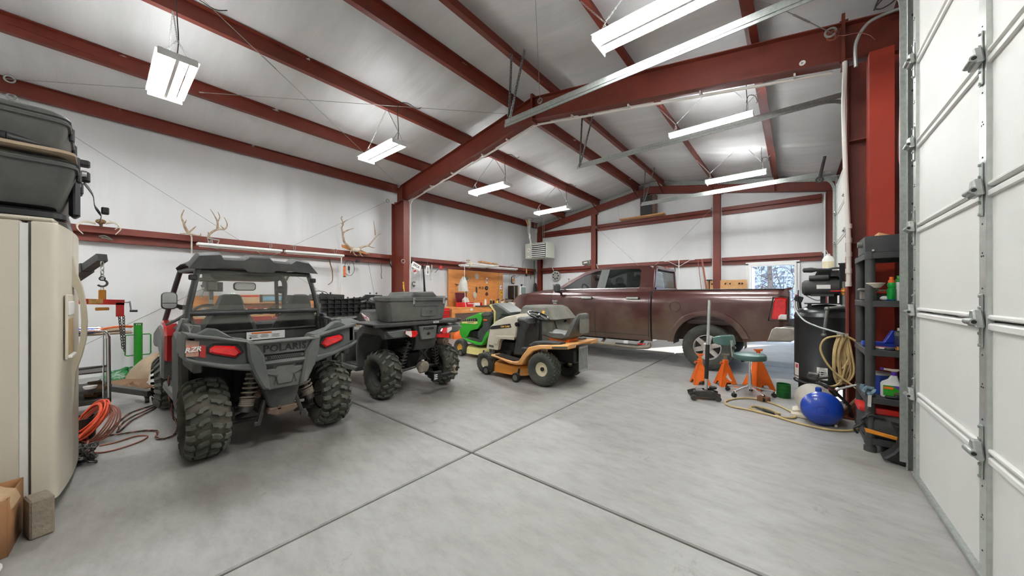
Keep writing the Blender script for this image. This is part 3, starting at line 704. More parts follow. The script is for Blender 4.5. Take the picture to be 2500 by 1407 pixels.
m = MB(); x0, y0 = -.95, 20.5; m.tube([(x0, y0, 0), (x0 + .05, y0, 2.0), (x0 - .08, y0, 5.5)], [.13, .1, .05], 8)
for i in range(26):
    z = r.uniform(1.2, 5); a = r.uniform(0, 6.3); L = r.uniform(.4, 1.0); m.tube([(x0, y0, z), (x0 + L * .6 * math.cos(a), y0 + .6 * L * math.sin(a), z + .2), (x0 + L * math.cos(a), y0 + L * math.sin(a), z + r.uniform(.1, .5))], [.03, .02, .006], 4)
solo(m, 'bare_tree', 'twig', 'thin bare tree standing outside the man door', 'tree')
t = thing('parked_car', 'small blue parked car seen through the man door', 'car', (-1.75, 26, 1.2))
m = MB(); m.prism([(-1.9, .35), (-1.9, .95), (-1.0, 1.0), (-.6, 1.5), (.9, 1.5), (1.3, 1.0), (1.9, .9), (1.9, .35)], -.8, .8, 'y', ch=.08); m.build('body', mat('car_blue', (60, 150, 215), .35, vary=.05), t)
m = MB(); m.prism([(-.9, 1.02), (-.55, 1.42), (.8, 1.42), (1.15, 1.02)], -.82, .82, 'y'); m.build('window', 'black_gloss', t)
for x in (-1.2, 1.2):
    for y in (-.75, .75): m = MB(); m.cyl((x, y - .1, .32), (x, y + .1, .32), .32, n=18); m.build('wheel', 'rubber', t)
m = MB(); m.box((-1.9, 24, 1.1), (1.3, .7, .9), ch=.1); m.box((-2.1, 24, 1.65), (.5, .5, .4), ch=.06); solo(m, 'log_splitter', 'orange_paint', 'orange machine standing outside below the blue car', 'machine')
# ---------------------------------------------------------------- hanging lights
def make_light():
    t = thing('high_bay_light', 'x', 'ceiling light', (0, 0, 0))
    L = 1.2; m = MB(); m.box((0, 0, .008), (L, .05, .045), ch=.01)
    for y_ in (-.135, -.078, .078, .135): m.box((0, y_, .035), (L, .044, .012), ch=.003)
    for s_ in (-1, 1):
        m.box((s_ * (L / 2 - .005), 0, .0), (.012, .33, .075), ch=.003)
        for q in (-1, 1):
            m.bar((-L / 2, q * .095 + s_ * .035, .03), (L / 2, q * .095 + s_ * .035, .03), .004, .03)
        m.bar((-L / 2, s_ * .155, .02), (L / 2, s_ * .155, .02), .05, .003)
        m.bar((-L / 2, s_ * .03, .012), (L / 2, s_ * .03, .012), .04, .003)
    m.build('housing', 'white_paint', t)
    for y in (-.125, -.068, .068, .125):
        m = MB(); m.cyl((-L / 2 + .03, y, .0), (L / 2 - .03, y, .0), .0135, n=10); m.build('lamp_tube', 'tube_light', t)
        for s_ in (-1, 1): pass
    return t
def hang(t, x, y, z, L=1.2, cord=True):
    for s_ in (-1, 1):
        X_ = s_ * .52; tq = min((-7.19, -5.70, -1.90, -.41), key=lambda p: abs(p - x - X_)) - x; top = zb(x + tq) - z
        m = MB()
        for q in (-.1, .1): mm = chain((X_, q, .05), (X_, 0, .22), .03, .0026); m.add(mm.v, mm.f)
        mm = chain((X_, 0, .22), (tq, 0, top), .03, .0026); m.add(mm.v, mm.f)
        m.build('chain', 'galv', t)
    if cord:
        m = MB(); top = zb(x + .5) - z; m.tube(spline([(.5, 0, .05), (.51, .01, .25), (.5, 0, top * .6), (.53, 0, top * .85), (.6, .12, top * .92), (.62, .3, top * .88), (.6, .42, top * .97)], 5), .006, 6); m.build('power_cord', 'black_plastic', t)
L0 = make_light(); first = True
for (x, y, z, lab) in ((-5.85, .56, 3.97, 'four-tube strip light hanging nearest, above the side-by-side vehicle roof'), (-5.85, 3.33, 3.97, 'four-tube strip light hanging on the left slope just before the middle rafter'),
        (-5.85, 6.2, 3.97, 'four-tube strip light on the left slope just beyond the middle rafter'), (-5.85, 9.05, 3.97, 'four-tube strip light farthest away, near the heater'),
        (-1.08, 3.53, 4.1, 'largest four-tube strip light at the top of the view by the door track'), (-1.08, 6.43, 4.1, 'four-tube strip light beyond the middle rafter, behind the grey track'), (-1.08, 9.55, 4.1, 'four-tube strip light close to the end wall rafter'),
        (-5.85, -2.2, 3.97, 'unseen strip light added for its light behind the viewpoint on the left slope'), (-1.08, .6, 4.1, 'unseen strip light added for its light out of view on the door side')):  # last pair: unseen fixtures outside the view, added to fill the room with light
    t = L0 if first else copy_tree(L0)
    t.location = (x, y, z); t['label'] = lab; t['group'] = 'hanging strip lights'; t['_o'] = (x, y, z)
    hang(t, x, y, z)
    first = False
# wall strip fixtures over the benches
def wallstrip(y0, y1, x, z0, z1, lab):
    m = MB(); m.bar((x, y0, z0), (x, y1, z1), .13, .05, ch=.012); m.m = 1; m.bar((x, y0 + .03, z0 - .035), (x, y1 - .03, z1 - .035), .03, .03)
    m.m = 2
    for q in (.15, .85): 
        p = Vector((x, y0, z0)).lerp(Vector((x, y1, z1)), q); m.torus(p + Vector((0, 0, .09)), .06, .004, 'y', 14, 5)
    for q in (.15, .85): p = Vector((x, y0, z0)).lerp(Vector((x, y1, z1)), q); m.tube([p + Vector((0, 0, .14)), (-8.54, p.y, 2.40)], .004, 5)
    solo(m, 'shop_light', ['white_paint', 'white_plastic', 'galv'], lab, 'shop light', 'shop lights under the left girt')
wallstrip(1.12, 2.45, -8.3, 2.26, 2.26, 'long white tube fixture hanging below the left antlers')
wallstrip(2.5, 3.72, -8.3, 2.26, 2.27, 'white tube fixture hanging below the large elk antlers')
wallstrip(7.3, 8.5, -8.2, 2.28, 2.3, 'white tube fixture over the workbench, draped with a plastic bag')
wallstrip(8.6, 10.2, -8.2, 2.3, 2.32, 'white tube fixture at the corner end of the workbench')
# ================================================================ WHEELS
def coil(m, a, b, R, r, turns, n=10, k=5):
    a = Vector(a); b = Vector(b); z = (b - a).normalized(); x = z.orthogonal().normalized(); y = z.cross(x); N = int(turns * n)
    m.tube([a + (b - a) * (i / N) + (x * math.cos(2 * PI * i / n) + y * math.sin(2 * PI * i / n)) * R for i in range(N + 1)], r, k)
def tire_mesh(R, W, rr, lugs, n, crown=.02, seg=48):
    """tyre about the y axis, centred on the origin"""
    h = W / 2; m = MB(); Rb = (R - max(p[1] for p in lugs)) if lugs else R
    def rs(w):
        a = abs(w) / h
        base = Rb - crown * min(a, .84) ** 2
        return base if a <= .84 else base - (a - .84) * h * 1.5
    prof = [(rr - .004, h * .62), (rr + .012, h * .80), (rr + (Rb - rr) * .35, h * .98), (rr + (Rb - rr) * .6, h * 1.0), (rs(h * .93), h * .96), (rs(h * .84), h * .84), (rs(h * .5), h * .5), (rs(0), 0)]
    prof = prof + [(r, -w) for r, w in prof[-2::-1]]
    m.lathe([(r, w) for r, w in prof], axis='y', n=seg)
    m.f = [q[::-1] for q in m.f if len(q) == 4]; m.mi = [0] * len(m.f)
    m.m = 1
    for i in range(n if lugs else 0):
        for (poly, hh) in lugs:
            v = []; K = len(poly)
            for lvl in (0, 1):
                cs = sum(p[0] for p in poly) / K; cw = sum(p[1] for p in poly) / K
                for (s_, w_) in poly:
                    if lvl: s_ = cs + (s_ - cs) * .86; w_ = cw + (w_ - cw) * .9
                    th = 2 * PI * (i + s_) / n; r = rs(w_) + (hh if lvl else -.006)
                    ww = w_ * (1.02 if abs(w_) > h * .9 else 1)
                    v.append((r * math.sin(th), ww, r * math.cos(th)))
            f = [tuple(range(K, 2 * K))] + [(k, (k + 1) % K, K + (k + 1) % K, K + k) for k in range(K)]
            m.add(v, f)
    return m
def mirror_l(L): return [([(a + .5, -b) for a, b in p], h) for p, h in L]
w2 = .135
LUG_UTV = [([(0, .004), (.30, .004), (.42, .040), (.62, .052), (.54, .078), (.22, .066), (.02, .030)], .024), ([(.30, .092), (.66, .082), (.80, .108), (.84, .136), (.40, .136)], .024)]
LUG_UTV += mirror_l(LUG_UTV)
LUG_ATV = [([(0, -.006), (.24, -.012), (.62, .070), (.36, .076)], .026), ([(.52, .084), (.78, .078), (1.02, .122), (.76, .126)], .026)]
LUG_ATV += mirror_l(LUG_ATV)
def turf(W):
    L = []; rows = 5; rw = W * .86 / rows
    for k in range(rows):
        c = -W * .43 + rw * (k + .5); o = .5 * (k % 2); q = rw * .42
        L.append(([(o + .04, c - q), (o + .22, c), (o + .04, c + q), (o + .58, c + q), (o + .76, c), (o + .58, c - q)], .006))
    return L
def ring_rim(R, W, rr, kind, m_rim, parent, M4, side=-1):
    """wheel part (rim) with tyre sub-part; side = which way the outer face looks (y)"""
    m = MB(); s = side; h = W / 2
    if kind == 'utv':
        m.lathe([(rr, s * h * .62), (rr + .004, s * h * .66), (rr - .012, s * h * .64), (rr - .022, s * h * .3), (rr - .03, 0), (rr - .02, -s * h * .6)], axis='y', n=36, caps=False)
        for k in range(12):
            a = 2 * PI * k / 12; d = Vector((math.cos(a), 0, math.sin(a))); m.bar(d * .04 + Vector((0, s * h * .35, 0)), d * (rr - .012) + Vector((0, s * h * .55, 0)), .018, .02, up=(0, 1, 0))
        m.cyl((0, s * h * .1, 0), (0, s * h * .45, 0), .055, n=18); m.cyl((0, s * h * .45, 0), (0, s * h * .58, 0), .03, n=12)
    elif kind == 'atv':
        m.lathe([(rr + .004, s * h * .66), (rr - .012, s * h * .64), (rr - .02, s * h * .1), (rr - .04, -s * h * .1), (.07, -s * h * .15), (.06, s * h * .02), (.001, s * h * .04)], axis='y', n=36, caps=False)
        m.cyl((0, 0, 0), (0, s * h * .45, 0), .024, n=12)
        for k in range(4):
            a = PI / 2 * k + .4; m.cyl((.045 * math.cos(a), 0, .045 * math.sin(a)), (.045 * math.cos(a), s * h * .25, .045 * math.sin(a)), .008, n=6)
    elif kind == 'mower':
        m.lathe([(rr + .006, s * h * .64), (rr - .006, s * h * .66), (rr - .012, s * h * .5), (rr * .55, s * h * .3), (rr * .3, s * h * .35), (.02, s * h * .38), (.001, s * h * .38)], axis='y', n=30, caps=False)
    elif kind == 'truck':
        m.lathe([(rr + .006, s * h * .66), (rr - .012, s * h * .68), (rr - .02, s * h * .5), (rr - .03, 0), (rr - .02, -s * h * .6)], axis='y', n=48, caps=False)
        for k in range(6):
            a = 2 * PI * k / 6 + .3; d = Vector((math.cos(a), 0, math.sin(a))); t = Vector((-d.z, 0, d.x)); y0 = Vector((0, s * h * .5, 0)); y1 = Vector((0, s * h * .62, 0))
            P = [d * .07 + t * .042, d * (rr - .015) + t * .036, d * (rr - .015) - t * .036, d * .07 - t * .042]
            v = [p + y0 * .3 for p in P] + [p + y1 for p in P]; m.add(v, [(4, 5, 6, 7), (0, 1, 5, 4), (1, 2, 6, 5), (2, 3, 7, 6), (3, 0, 4, 7)])
            m.bar(d * .08 + y1, d * (rr - .02) + y1, .022, .008, up=(0, 1, 0))
        m.lathe([(.085, s * h * .3), (.085, s * h * .66), (.07, s * h * .72), (.001, s * h * .76)], axis='y', n=24)
        for k in range(8):
            a = 2 * PI * k / 8; m.cyl((.062 * math.cos(a), s * h * .6, .062 * math.sin(a)), (.062 * math.cos(a), s * h * .8, .062 * math.sin(a)), .012, n=8)
    return m
def make_wheel(parent, pos, R, W, rr, kind, mrim, mtire, lugs, n, side, steer=0.0, crown=.02, lab=None, tread=True):
    T = Matrix.Translation(Vector(pos) - Vector(parent['_o'])) @ Euler((0, 0, steer)).to_matrix().to_4x4()
    ms = mrim if isinstance(mrim, list) else [mrim]
    o = ring_rim(R, W, rr, kind, mrim, parent, T, side).xf(T).build('wheel', ms, parent)
    if kind == 'truck':
        b = MB(); b.cyl((0, -side * W * .1, 0), (0, side * W * .165, 0), rr * .86, n=30); b.xf(T).build('brake_disc', 'black', o)
    t = tire_mesh(R, W, rr, lugs, n, crown).xf(T).build('tire', [mtire, 'lug'], o)
    return o
# ================================================================ SIDE-BY-SIDE UTV
yc = 1.045
def mir(poly): return [(2 * yc - y, z) for (y, z) in poly]
U = thing('side_by_side_utv', 'dusty black and red side-by-side off-road vehicle parked nearest, tailgate towards us', 'off-road vehicle', (-4.8, yc, 0))
for (x, y, s_) in ((-3.80, .555, -1), (-3.80, 1.535, 1)):
    make_wheel(U, (x, y, .318), .325, .27, .155, 'utv', 'rim_dusty', 'rubber_mud', LUG_UTV, 21, s_)
for (x, y, s_) in ((-5.74, .53, -1), (-5.74, 1.56, 1)):
    make_wheel(U, (x, y, .315), .318, .21, .155, 'utv', 'rim_dusty', 'rubber_mud', LUG_UTV, 21, s_)
# rear fascia (profile in y,z seen from behind)
def slab(name, poly, x0, x1, m_, par=U, ch=.008, both=False, **k):
    m = MB(); m.prism(poly, x0, x1, 'x', ch=ch)
    if both: m.prism(mir(poly), x0, x1, 'x', ch=ch)
    return m.build(name, m_, par, W=True, **k)
wing = [(.41, 1.035), (.62, 1.0), (.79, .965), (.85, .86), (.86, .74), (.66, .755), (.46, .83), (.405, .87)]
m = MB()
for P in (wing, mir(wing)):
    m.prism(P, -3.72, -3.50, 'x', ch=.02)
for q in (1, -1):
    f_ = lambda y: yc + q * (y - yc)
    P = [(f_(.41), 1.05), (f_(.60), 1.01), (f_(.785), .955), (f_(.80), .935), (f_(.60), .985), (f_(.41), 1.02)]
    m.prism(P, -3.74, -3.455, 'x', ch=.008)       # upper lip
    P = [(f_(.405), .875), (f_(.47), .845), (f_(.66), .785), (f_(.84), .765), (f_(.83), .70), (f_(.66), .745), (f_(.47), .81), (f_(.405), .85)]
    m.prism(P, -3.8, -3.445, 'x', ch=.012)        # lower lip
    P = [(f_(.41), 1.03), (f_(.47), 1.03), (f_(.47), .86), (f_(.405), .87)]
    m.prism(P, -3.95, -3.5, 'x', ch=.01)
m.build('rear_fascia', 'utv_grey', U, W=True, side=yc)
for q, nm in ((1, 'l'), (-1, 'r')):
    f_ = lambda y: yc + q * (y - yc)
    P = [(f_(.525), .935), (f_(.57), .96), (f_(.72), .935), (f_(.76), .87), (f_(.705), .82), (f_(.56), .87), (f_(.525), .89)]
    m = MB(); m.prism(P, -3.515, -3.485, 'x', ch=.004); m.build('light_recess', 'black', U, W=True)
    P = [(f_(.542), .925), (f_(.575), .945), (f_(.70), .925), (f_(.738), .87), (f_(.70), .835), (f_(.57), .88), (f_(.542), .895)]
    m = MB(); m.prism(P, -3.5, -3.455, 'x', ch=.014); m.build('tail_light', 'red_lens', U, W=True)
    m = MB(); P = [(f_(.775), .915), (f_(.82), .905), (f_(.835), .885), (f_(.79), .88)]; m.prism(P, -3.52, -3.483, 'x'); m.build('fascia_vent', 'black', U, W=True)
m = MB(); m.prism([(.492, .955), (.525, .95), (.525, .85), (.488, .865)], -3.5, -3.492, 'x'); m.build('reflector', 'red_gloss', U, W=True)
o = MB(); o.prism([(.412, 1.0), (.487, .985), (.482, .87), (.412, .875)], -3.5, -3.494, 'x'); o = o.build('decal', mat('decal', (168, 150, 134), .5, vary=.3, scale=30, col2=(196, 92, 58)), U, W=True)
text('RZR', .05, face_m((-3.490, .449, .925), (0, 1, .05), (0, 0, 1)), 'label_white', U, name='lettering', bold=.001, shear=.3, W=True)
# bumper arms
arm = [(.765, .955), (.815, .955), (.885, .83), (.93, .53), (.88, .545), (.81, .70), (.775, .82)]
m = MB()
for P in (arm, mir(arm)):
    m.prism(P, -3.56, -3.42, 'x', ch=.016)
m.build('bumper_arm', 'utv_grey', U, W=True, side=yc)
gate = [(.80, .93), (1.29, .93), (1.235, .825), (.855, .825)]
g_ = slab('tailgate', gate, -3.60, -3.465, 'utv_grey')
L = MB()
L.prism([(.87, .818), (1.22, .818), (1.19, .775), (.90, .775)], -3.5, -3.475, 'x'); L.build('grille', 'black', U, W=True)
m = MB()
for k in range(14):
    y = .94 + k * .0165; m.bar((-3.472, y, .78), (-3.472, y + .02, .815), .003, .004); m.bar((-3.472, y + .02, .78), (-3.472, y, .815), .003, .004)
for y in (.9, 1.185): m.cyl((-3.475, y, .797), (-3.465, y, .797), .014, n=8)
m.build('grille_mesh', 'utv_grey', U, W=True)
text('POLARIS', .083, face_m((-3.4625, 1.05, .877), (0, 1, 0), (0, 0, 1)), 'black', U, name='lettering', ext=.004, bold=.0015, W=True, sx=1.0, sp=1.06)
m = MB(); m.box((-3.5, yc, .935), (.16, .49, .016), ch=.006); m.build('tailgate_cap', 'utv_grey', U, W=True)
slab('bumper_beam', [(.875, .775), (1.215, .775), (1.225, .735), (.87, .735)], -3.52, -3.43, 'utv_grey', ch=.018)
slab('bumper_shield', [(.88, .745), (1.21, .745), (1.16, .52), (.93, .52)], -3.54, -3.47, 'utv_grey', ch=.01)
m = MB()
m.prism([(.895, .70), (.965, .70), (.985, .725), (1.105, .725), (1.125, .70), (1.195, .70), (1.185, .66), (1.12, .635), (1.10, .56), (.99, .56), (.97, .635), (.905, .66)], -3.48, -3.455, 'x', ch=.008)
m.build('shield_badge_panel', 'utv_grey', U, W=True)
m = MB()
for q in (1, -1):
    f_ = lambda y: yc + q * (y - yc)
    m.prism([(f_(.905), .72), (f_(.96), .722), (f_(.955), .71), (f_(.905), .708)], -3.5, -3.462, 'x')
    for k in range(7): m.box((-3.455, f_(.985 - k * .004) , .64 - k * .012), (.006, .012, .004))
m.build('shield_slot', 'black', U, W=True)
slab('skid_shield', [(.90, .53), (1.19, .53), (1.15, .37), (1.08, .30), (1.01, .30), (.94, .37)], -3.62, -3.53, 'utv_dark', ch=.01)
m = MB(); m.prism([(.94, .35), (1.15, .35), (1.16, .31), (1.1, .28), (.99, .28), (.93, .31)], -3.66, -3.5, 'x', ch=.008)
m.build('rear_frame', 'rust', U, W=True)
for q in (-1, 1): m = MB(); m.bar((-3.58, yc + q * .12, .42), (-3.56, yc + q * .17, .24), .035, .03, ch=.005); m.box((-3.56, yc + q * .18, .235), (.05, .05, .035), ch=.004); m.build('arm_bracket', 'iron', U, W=True)
m = MB(); m.cyl((-3.5, yc - .03, .345), (-3.55, yc - .03, .345), .016, n=12); m.build('tow_hole', 'rust', U, W=True)
# suspension
for q in (-1, 1):
    f_ = lambda y: yc + q * abs(y - yc) 
    m = MB()
    for xx in (-3.66, -3.95): m.tube([(xx, f_(.90), .36), (-3.8, f_(.72), .375)], .019, 8); m.tube([(xx, f_(.90), .25), (-3.8, f_(.70), .225)], .021, 8)
    m.cyl((-3.8, f_(.73), .2), (-3.8, f_(.73), .40), .035, n=10); m.cyl((-3.8, f_(.62), .318), (-3.8, f_(.9), .318), .02, n=8)
    m.build('control_arm', 'iron', U, W=True)
    a = (-3.66, f_(.885), .72); b = (-3.62, f_(.79), .34); m = MB(); m.cyl(a, b, .024, n=10); m.cyl(Vector(a).lerp(Vector(b), .88), b, .045, n=12)
    o = m.build('shock_absorber', 'iron', U, W=True)
    m = MB(); coil(m, Vector(a).lerp(Vector(b), .12), Vector(a).lerp(Vector(b), .72), .052, .0085, 6); coil(m, Vector(a).lerp(Vector(b), .72), Vector(a).lerp(Vector(b), .88), .048, .008, 4); m.build('spring', 'rim_dusty', U, W=True)
m = MB(); m.cyl((-3.75, .98, .58), (-3.6, .875, .46), .028, n=14); m.build('exhaust_tip', 'rust', U, W=True)
m = MB(); m.box((-3.9, yc, .52), (.5, .46, .34), ch=.03); m.box((-3.95, yc, .36), (.5, .3, .2), ch=.03); m.cyl((-3.75, yc - .16, .55), (-3.75, yc + .2, .55), .08); m.build('drivetrain', 'black', U, W=True)
# cargo bed
m = MB(); m.box((-3.92, yc, .80), (.62, 1.12, .03)); m.box((-4.24, yc, .89), (.03, 1.1, .18)); m.box((-4.235, yc, .98), (.05, 1.12, .02), ch=.006)
for q in (-1, 1):
    y = yc + q * .565; m.prism([(-4.26, .74), (-3.52, .74), (-3.52, 1.0), (-3.72, 1.04), (-3.8, 1.08), (-4.26, 1.11)], y - .03, y + .03, 'y', ch=.01)
    for k in range(6): m.box((-4.15 + k * .1, yc + q * .53, .9), (.03, .015, .28), ch=.003)
m.build('cargo_bed', 'utv_dark', U, W=True)
m = MB()
for q in (1, -1):
    f_ = lambda y: yc + q * (y - yc)
    P = [(f_(.47), 1.03), (f_(.70), .985), (f_(.60), 1.065), (f_(.545), 1.075)]
    m.prism(P, -3.62, -3.52, 'x', ch=.01); 
    P = [(f_(.43), 1.03), (f_(.475), 1.03), (f_(.50), 1.13), (f_(.46), 1.13)]; m.prism(P, -4.2, -4.05, 'x', ch=.008)
    for k in range(3): m.prism([(f_(.455), 1.0), (f_(.52), 1.0), (f_(.52), 1.09 - .01 * k), (f_(.475), 1.10 - .01 * k)], -3.72 - k * .13, -3.65 - k * .13, 'x', ch=.006)
m.build('bed_corner', 'utv_grey', U, W=True, side=yc)
o = MB(); o.box((-4.20, 1.10, .925), (.006, .33, .08)); o = o.build('warning_label', 'label_white', U, W=True)
m = MB(); m.box((-4.195, 1.06, .952), (.004, .17, .012)); m.build('warning_stripe', 'orange_paint', U, W=True)
m = MB()
for k in range(3):
    for r_ in range(3): m.box((-4.195, .99 + k * .095,  .932 - r_ * .012), (.003, .075 - .015 * ((k + r_) % 2), .003))
m.cyl((-4.194, .965, .905), (-4.19, .965, .905), .008, n=8)
m.build('label_print', 'ink', U, W=True)
# tub, floor, doors
m = MB(); m.prism([(-4.22, .30), (-4.22, .80), (-4.35, .86), (-4.5, .5), (-5.2, .42), (-5.35, .62), (-5.3, .30)], yc - .54, yc + .54, 'y', ch=.03); m.build('tub', 'utv_dark', U, W=True)
for q in (-1, 1):
    y = yc + q * .585; f_ = lambda d: yc + q * d
    m = MB(); m.prism([(-3.98, .45), (-4.0, .90), (-4.3, 1.02), (-4.42, .95), (-4.4, .5), (-4.32, .34), (-4.15, .30)], f_(.54), f_(.62), 'y', ch=.02); m.build('side_panel', 'utv_dark', U, W=True)
    m = MB(); m.prism([(-4.3, .33), (-4.45, .42), (-5.3, .40), (-5.42, .30)], f_(.50), f_(.60), 'y', ch=.02); m.build('rocker_panel', 'utv_grey', U, W=True)
    # front fender over the wheel, red flank
    m = MB(); P = [(-5.30, .42), (-5.24, .80), (-5.34, .95), (-5.60, 1.0), (-6.12, .88), (-6.18, .74), (-6.05, .70), (-5.95, .72), (-5.66, .73), (-5.50, .66), (-5.42, .42)]
    m.prism(P, f_(.44), f_(.615), 'y', ch=.02); m.build('front_fender', 'utv_grey', U, W=True)
    m = MB(); m.prism([(-5.22, .62), (-5.18, .90), (-5.28, 1.02), (-5.55, 1.05), (-5.62, .98), (-5.44, .84), (-5.36, .62)], f_(.48), f_(.60), 'y', ch=.02); m.build('flank_panel', 'red_gloss', U, W=True)
m = MB(); m.prism([(-5.24, 1.0), (-5.3, 1.06), (-5.75, 1.03), (-6.2, .88), (-6.32, .62), (-6.28, .42), (-5.35, .42)], yc - .44, yc + .44, 'y', ch=.05); m.build('hood', 'red_gloss', U, W=True)
m = MB(); m.box((-5.28, yc, .94), (.16, 1.06, .14), ch=.04); m.box((-5.25, yc + .3, .92), (.2, .34, .18), ch=.04); m.build('dashboard', 'utv_dark', U, W=True)
m = MB(); m.tube(spline([(-4.22, yc - .54, 1.17), (-4.35, yc - .3, 1.18), (-4.5, yc - .2, 1.1)], 4), .02, 8)
m.torus((-5.05, yc - .26, 1.09), .15, .016, 'x', 24, 8, tilt=(0, -.5, 0)); m.cyl((-5.05, yc - .26, 1.09), (-5.2, yc - .26, 1.0), .02); m.build('steering_wheel', 'black_plastic', U, W=True)
# seats
for ys in (.84, 1.47):
    m = MB()
    ring = []
    for (z, w, d, xo) in ((.62, .23, .06, -4.48), (.80, .25, .065, -4.50), (1.0, .24, .07, -4.47), (1.10, .19, .07, -4.44), (1.18, .135, .065, -4.41), (1.26, .11, .06, -4.385), (1.33, .085, .05, -4.365), (1.345, .05, .03, -4.36)):
        ring.append([(xo + d * b, ys + w * a, z) for a, b in ((-.95, -.8), (0, -1), (.95, -.8), (1, .1), (.8, .95), (0, 1.1), (-.8, .95), (-1, .1))])
    m.loft(ring); m.box((-4.72, ys, .62), (.46, .46, .14), ch=.05); m.build('seat', 'utv_dark', U, W=True)
# roll cage
m = MB(); R_ = .024
for q in (-1, 1):
    f_ = lambda d: yc + q * d
    m.tube(spline([(-4.16, f_(.545), 1.02), (-4.18, f_(.54), 1.18), (-4.24, f_(.475), 1.52), (-4.36, f_(.46), 1.58), (-5.2, f_(.46), 1.60), (-5.36, f_(.47), 1.56), (-5.62, f_(.56), 1.03)], 4), R_, 8)
    m.tube([(-4.16, f_(.55), 1.05), (-4.05, f_(.56), .85)], R_, 8); m.tube([(-4.17, f_(.545), 1.17), (-4.6, f_(.56), 1.1), (-5.2, f_(.58), 1.02)], .016, 6)
for (x, z) in ((-4.18, 1.17), (-4.27, 1.565), (-5.25, 1.6)): m.tube([(x, yc - .54 if z < 1.3 else yc - .47, z), (x, yc + .54 if z < 1.3 else yc + .47, z)], R_, 8)
m.build('roll_cage', 'black_plastic', U, W=True)
m = MB()
for q in (-1, 1):
    for z in (1.08, 1.5): m.box((-4.17 - (z - 1.08) * .12, yc + q * (.55 - (z > 1.3) * .05), z), (.05, .06, .05), ch=.008)
m.build('cage_clamp', 'black', U, W=True)
# roof
top = [(.52, 1.595), (.59, 1.715), (.74, 1.735), (.765, 1.69), (.92, 1.695), (.96, 1.725), (1.13, 1.73), (1.17, 1.69), (1.325, 1.685), (1.375, 1.725), (1.50, 1.705), (1.59, 1.595)]
bot = [(1.41, 1.602), (1.375, 1.607), (1.19, 1.612), (1.16, 1.585), (.95, 1.585), (.915, 1.615), (.74, 1.615), (.68, 1.60)]
def rs_(x, k, dz): return [(x, yc + (y - 1.055) * k, z + dz) for y, z in top] + [(x, yc + (y - 1.055) * k, z + dz) for y, z in bot]
m = MB(); m.loft([rs_(-4.16, 1.0, -.02), rs_(-4.19, 1.0, 0.0), rs_(-4.34, 1.0, .02)])
top2 = [(y, 1.60 + (z - 1.60) * .35) for y, z in top]
m.loft([[(x, yc + (y - 1.055) * k, z + dz) for y, z in top2] + [(x, yc + (y - 1.055) * k, z + dz) for y, z in bot] for (x, k, dz) in ((-4.3, .97, .03), (-4.8, .97, .05), (-5.25, .95, .035), (-5.38, .9, .01))])
m.build('roof', 'utv_dark', U, W=True, ang=20)
m = MB(); m.box((-4.75, yc - .02, 1.545), (.5, .62, .10), ch=.03); m.build('overhead_console', 'utv_dark', U, W=True)
m = MB(); m.tube(spline([(-4.75, yc + .31, 1.56), (-4.72, yc + .37, 1.5), (-4.74, yc + .38, 1.35), (-4.72, yc + .37, 1.24), (-4.7, yc + .37, 1.1)], 4), .028, 8); m.sphere((-4.74, yc + .34, 1.4), .045); m.build('grab_bar', 'black_plastic', U, W=True)
# rear window sheet and mirrors
m = MB(); P = [(.565, 1.57), (1.53, 1.57), (1.63, 1.24), (1.625, 1.06), (.475, 1.06), (.475, 1.24)]; m.prism(P, -4.215, -4.209, 'x'); m.build('rear_window', 'plexi', U, W=True)
m = MB(); m.prism([(.475, 1.24), (1.63, 1.24), (1.625, 1.07), (.475, 1.07)], -4.207, -4.204, 'x'); m.build('lower_window_sheet', 'plexi', U, W=True)
m = MB(); m.tube([(-5.1, 1.02, 1.44)] * 1 + [(-5.1, 1.22, 1.44)], .001, 4); m.prism(rrect(.22, .10, .035, 4, 1.12, 1.44), -5.13, -5.09, 'x', ch=.012); o = m.build('rearview_mirror', 'black_plastic', U, W=True)
m = MB(); m.prism(rrect(.195, .08, .03, 4, 1.12, 1.44), -5.088, -5.086, 'x'); m.build('mirror_glass', 'chrome', U, W=True)
m = MB(); m.prism(rrect(.125, .185, .04, 5, .482, 1.275), -5.22, -5.17, 'x', ch=.014); m.tube([(-5.2, .53, 1.22), (-5.25, .60, 1.2)], .022, 8); m.box((-5.24, .59, 1.2), (.06, .06, .05), ch=.01); m.build('side_mirror', 'black_plastic', U, W=True)
m = MB(); m.prism(rrect(.108, .165, .032, 5, .482, 1.277), -5.169, -5.166, 'x'); m.build('mirror_glass', 'chrome', U, W=True)
m = MB(); m.tube([(-5.155, .43, 1.25), (-5.155, .535, 1.25)], .003, 6); m.build('mirror_bar', 'black', U, W=True)
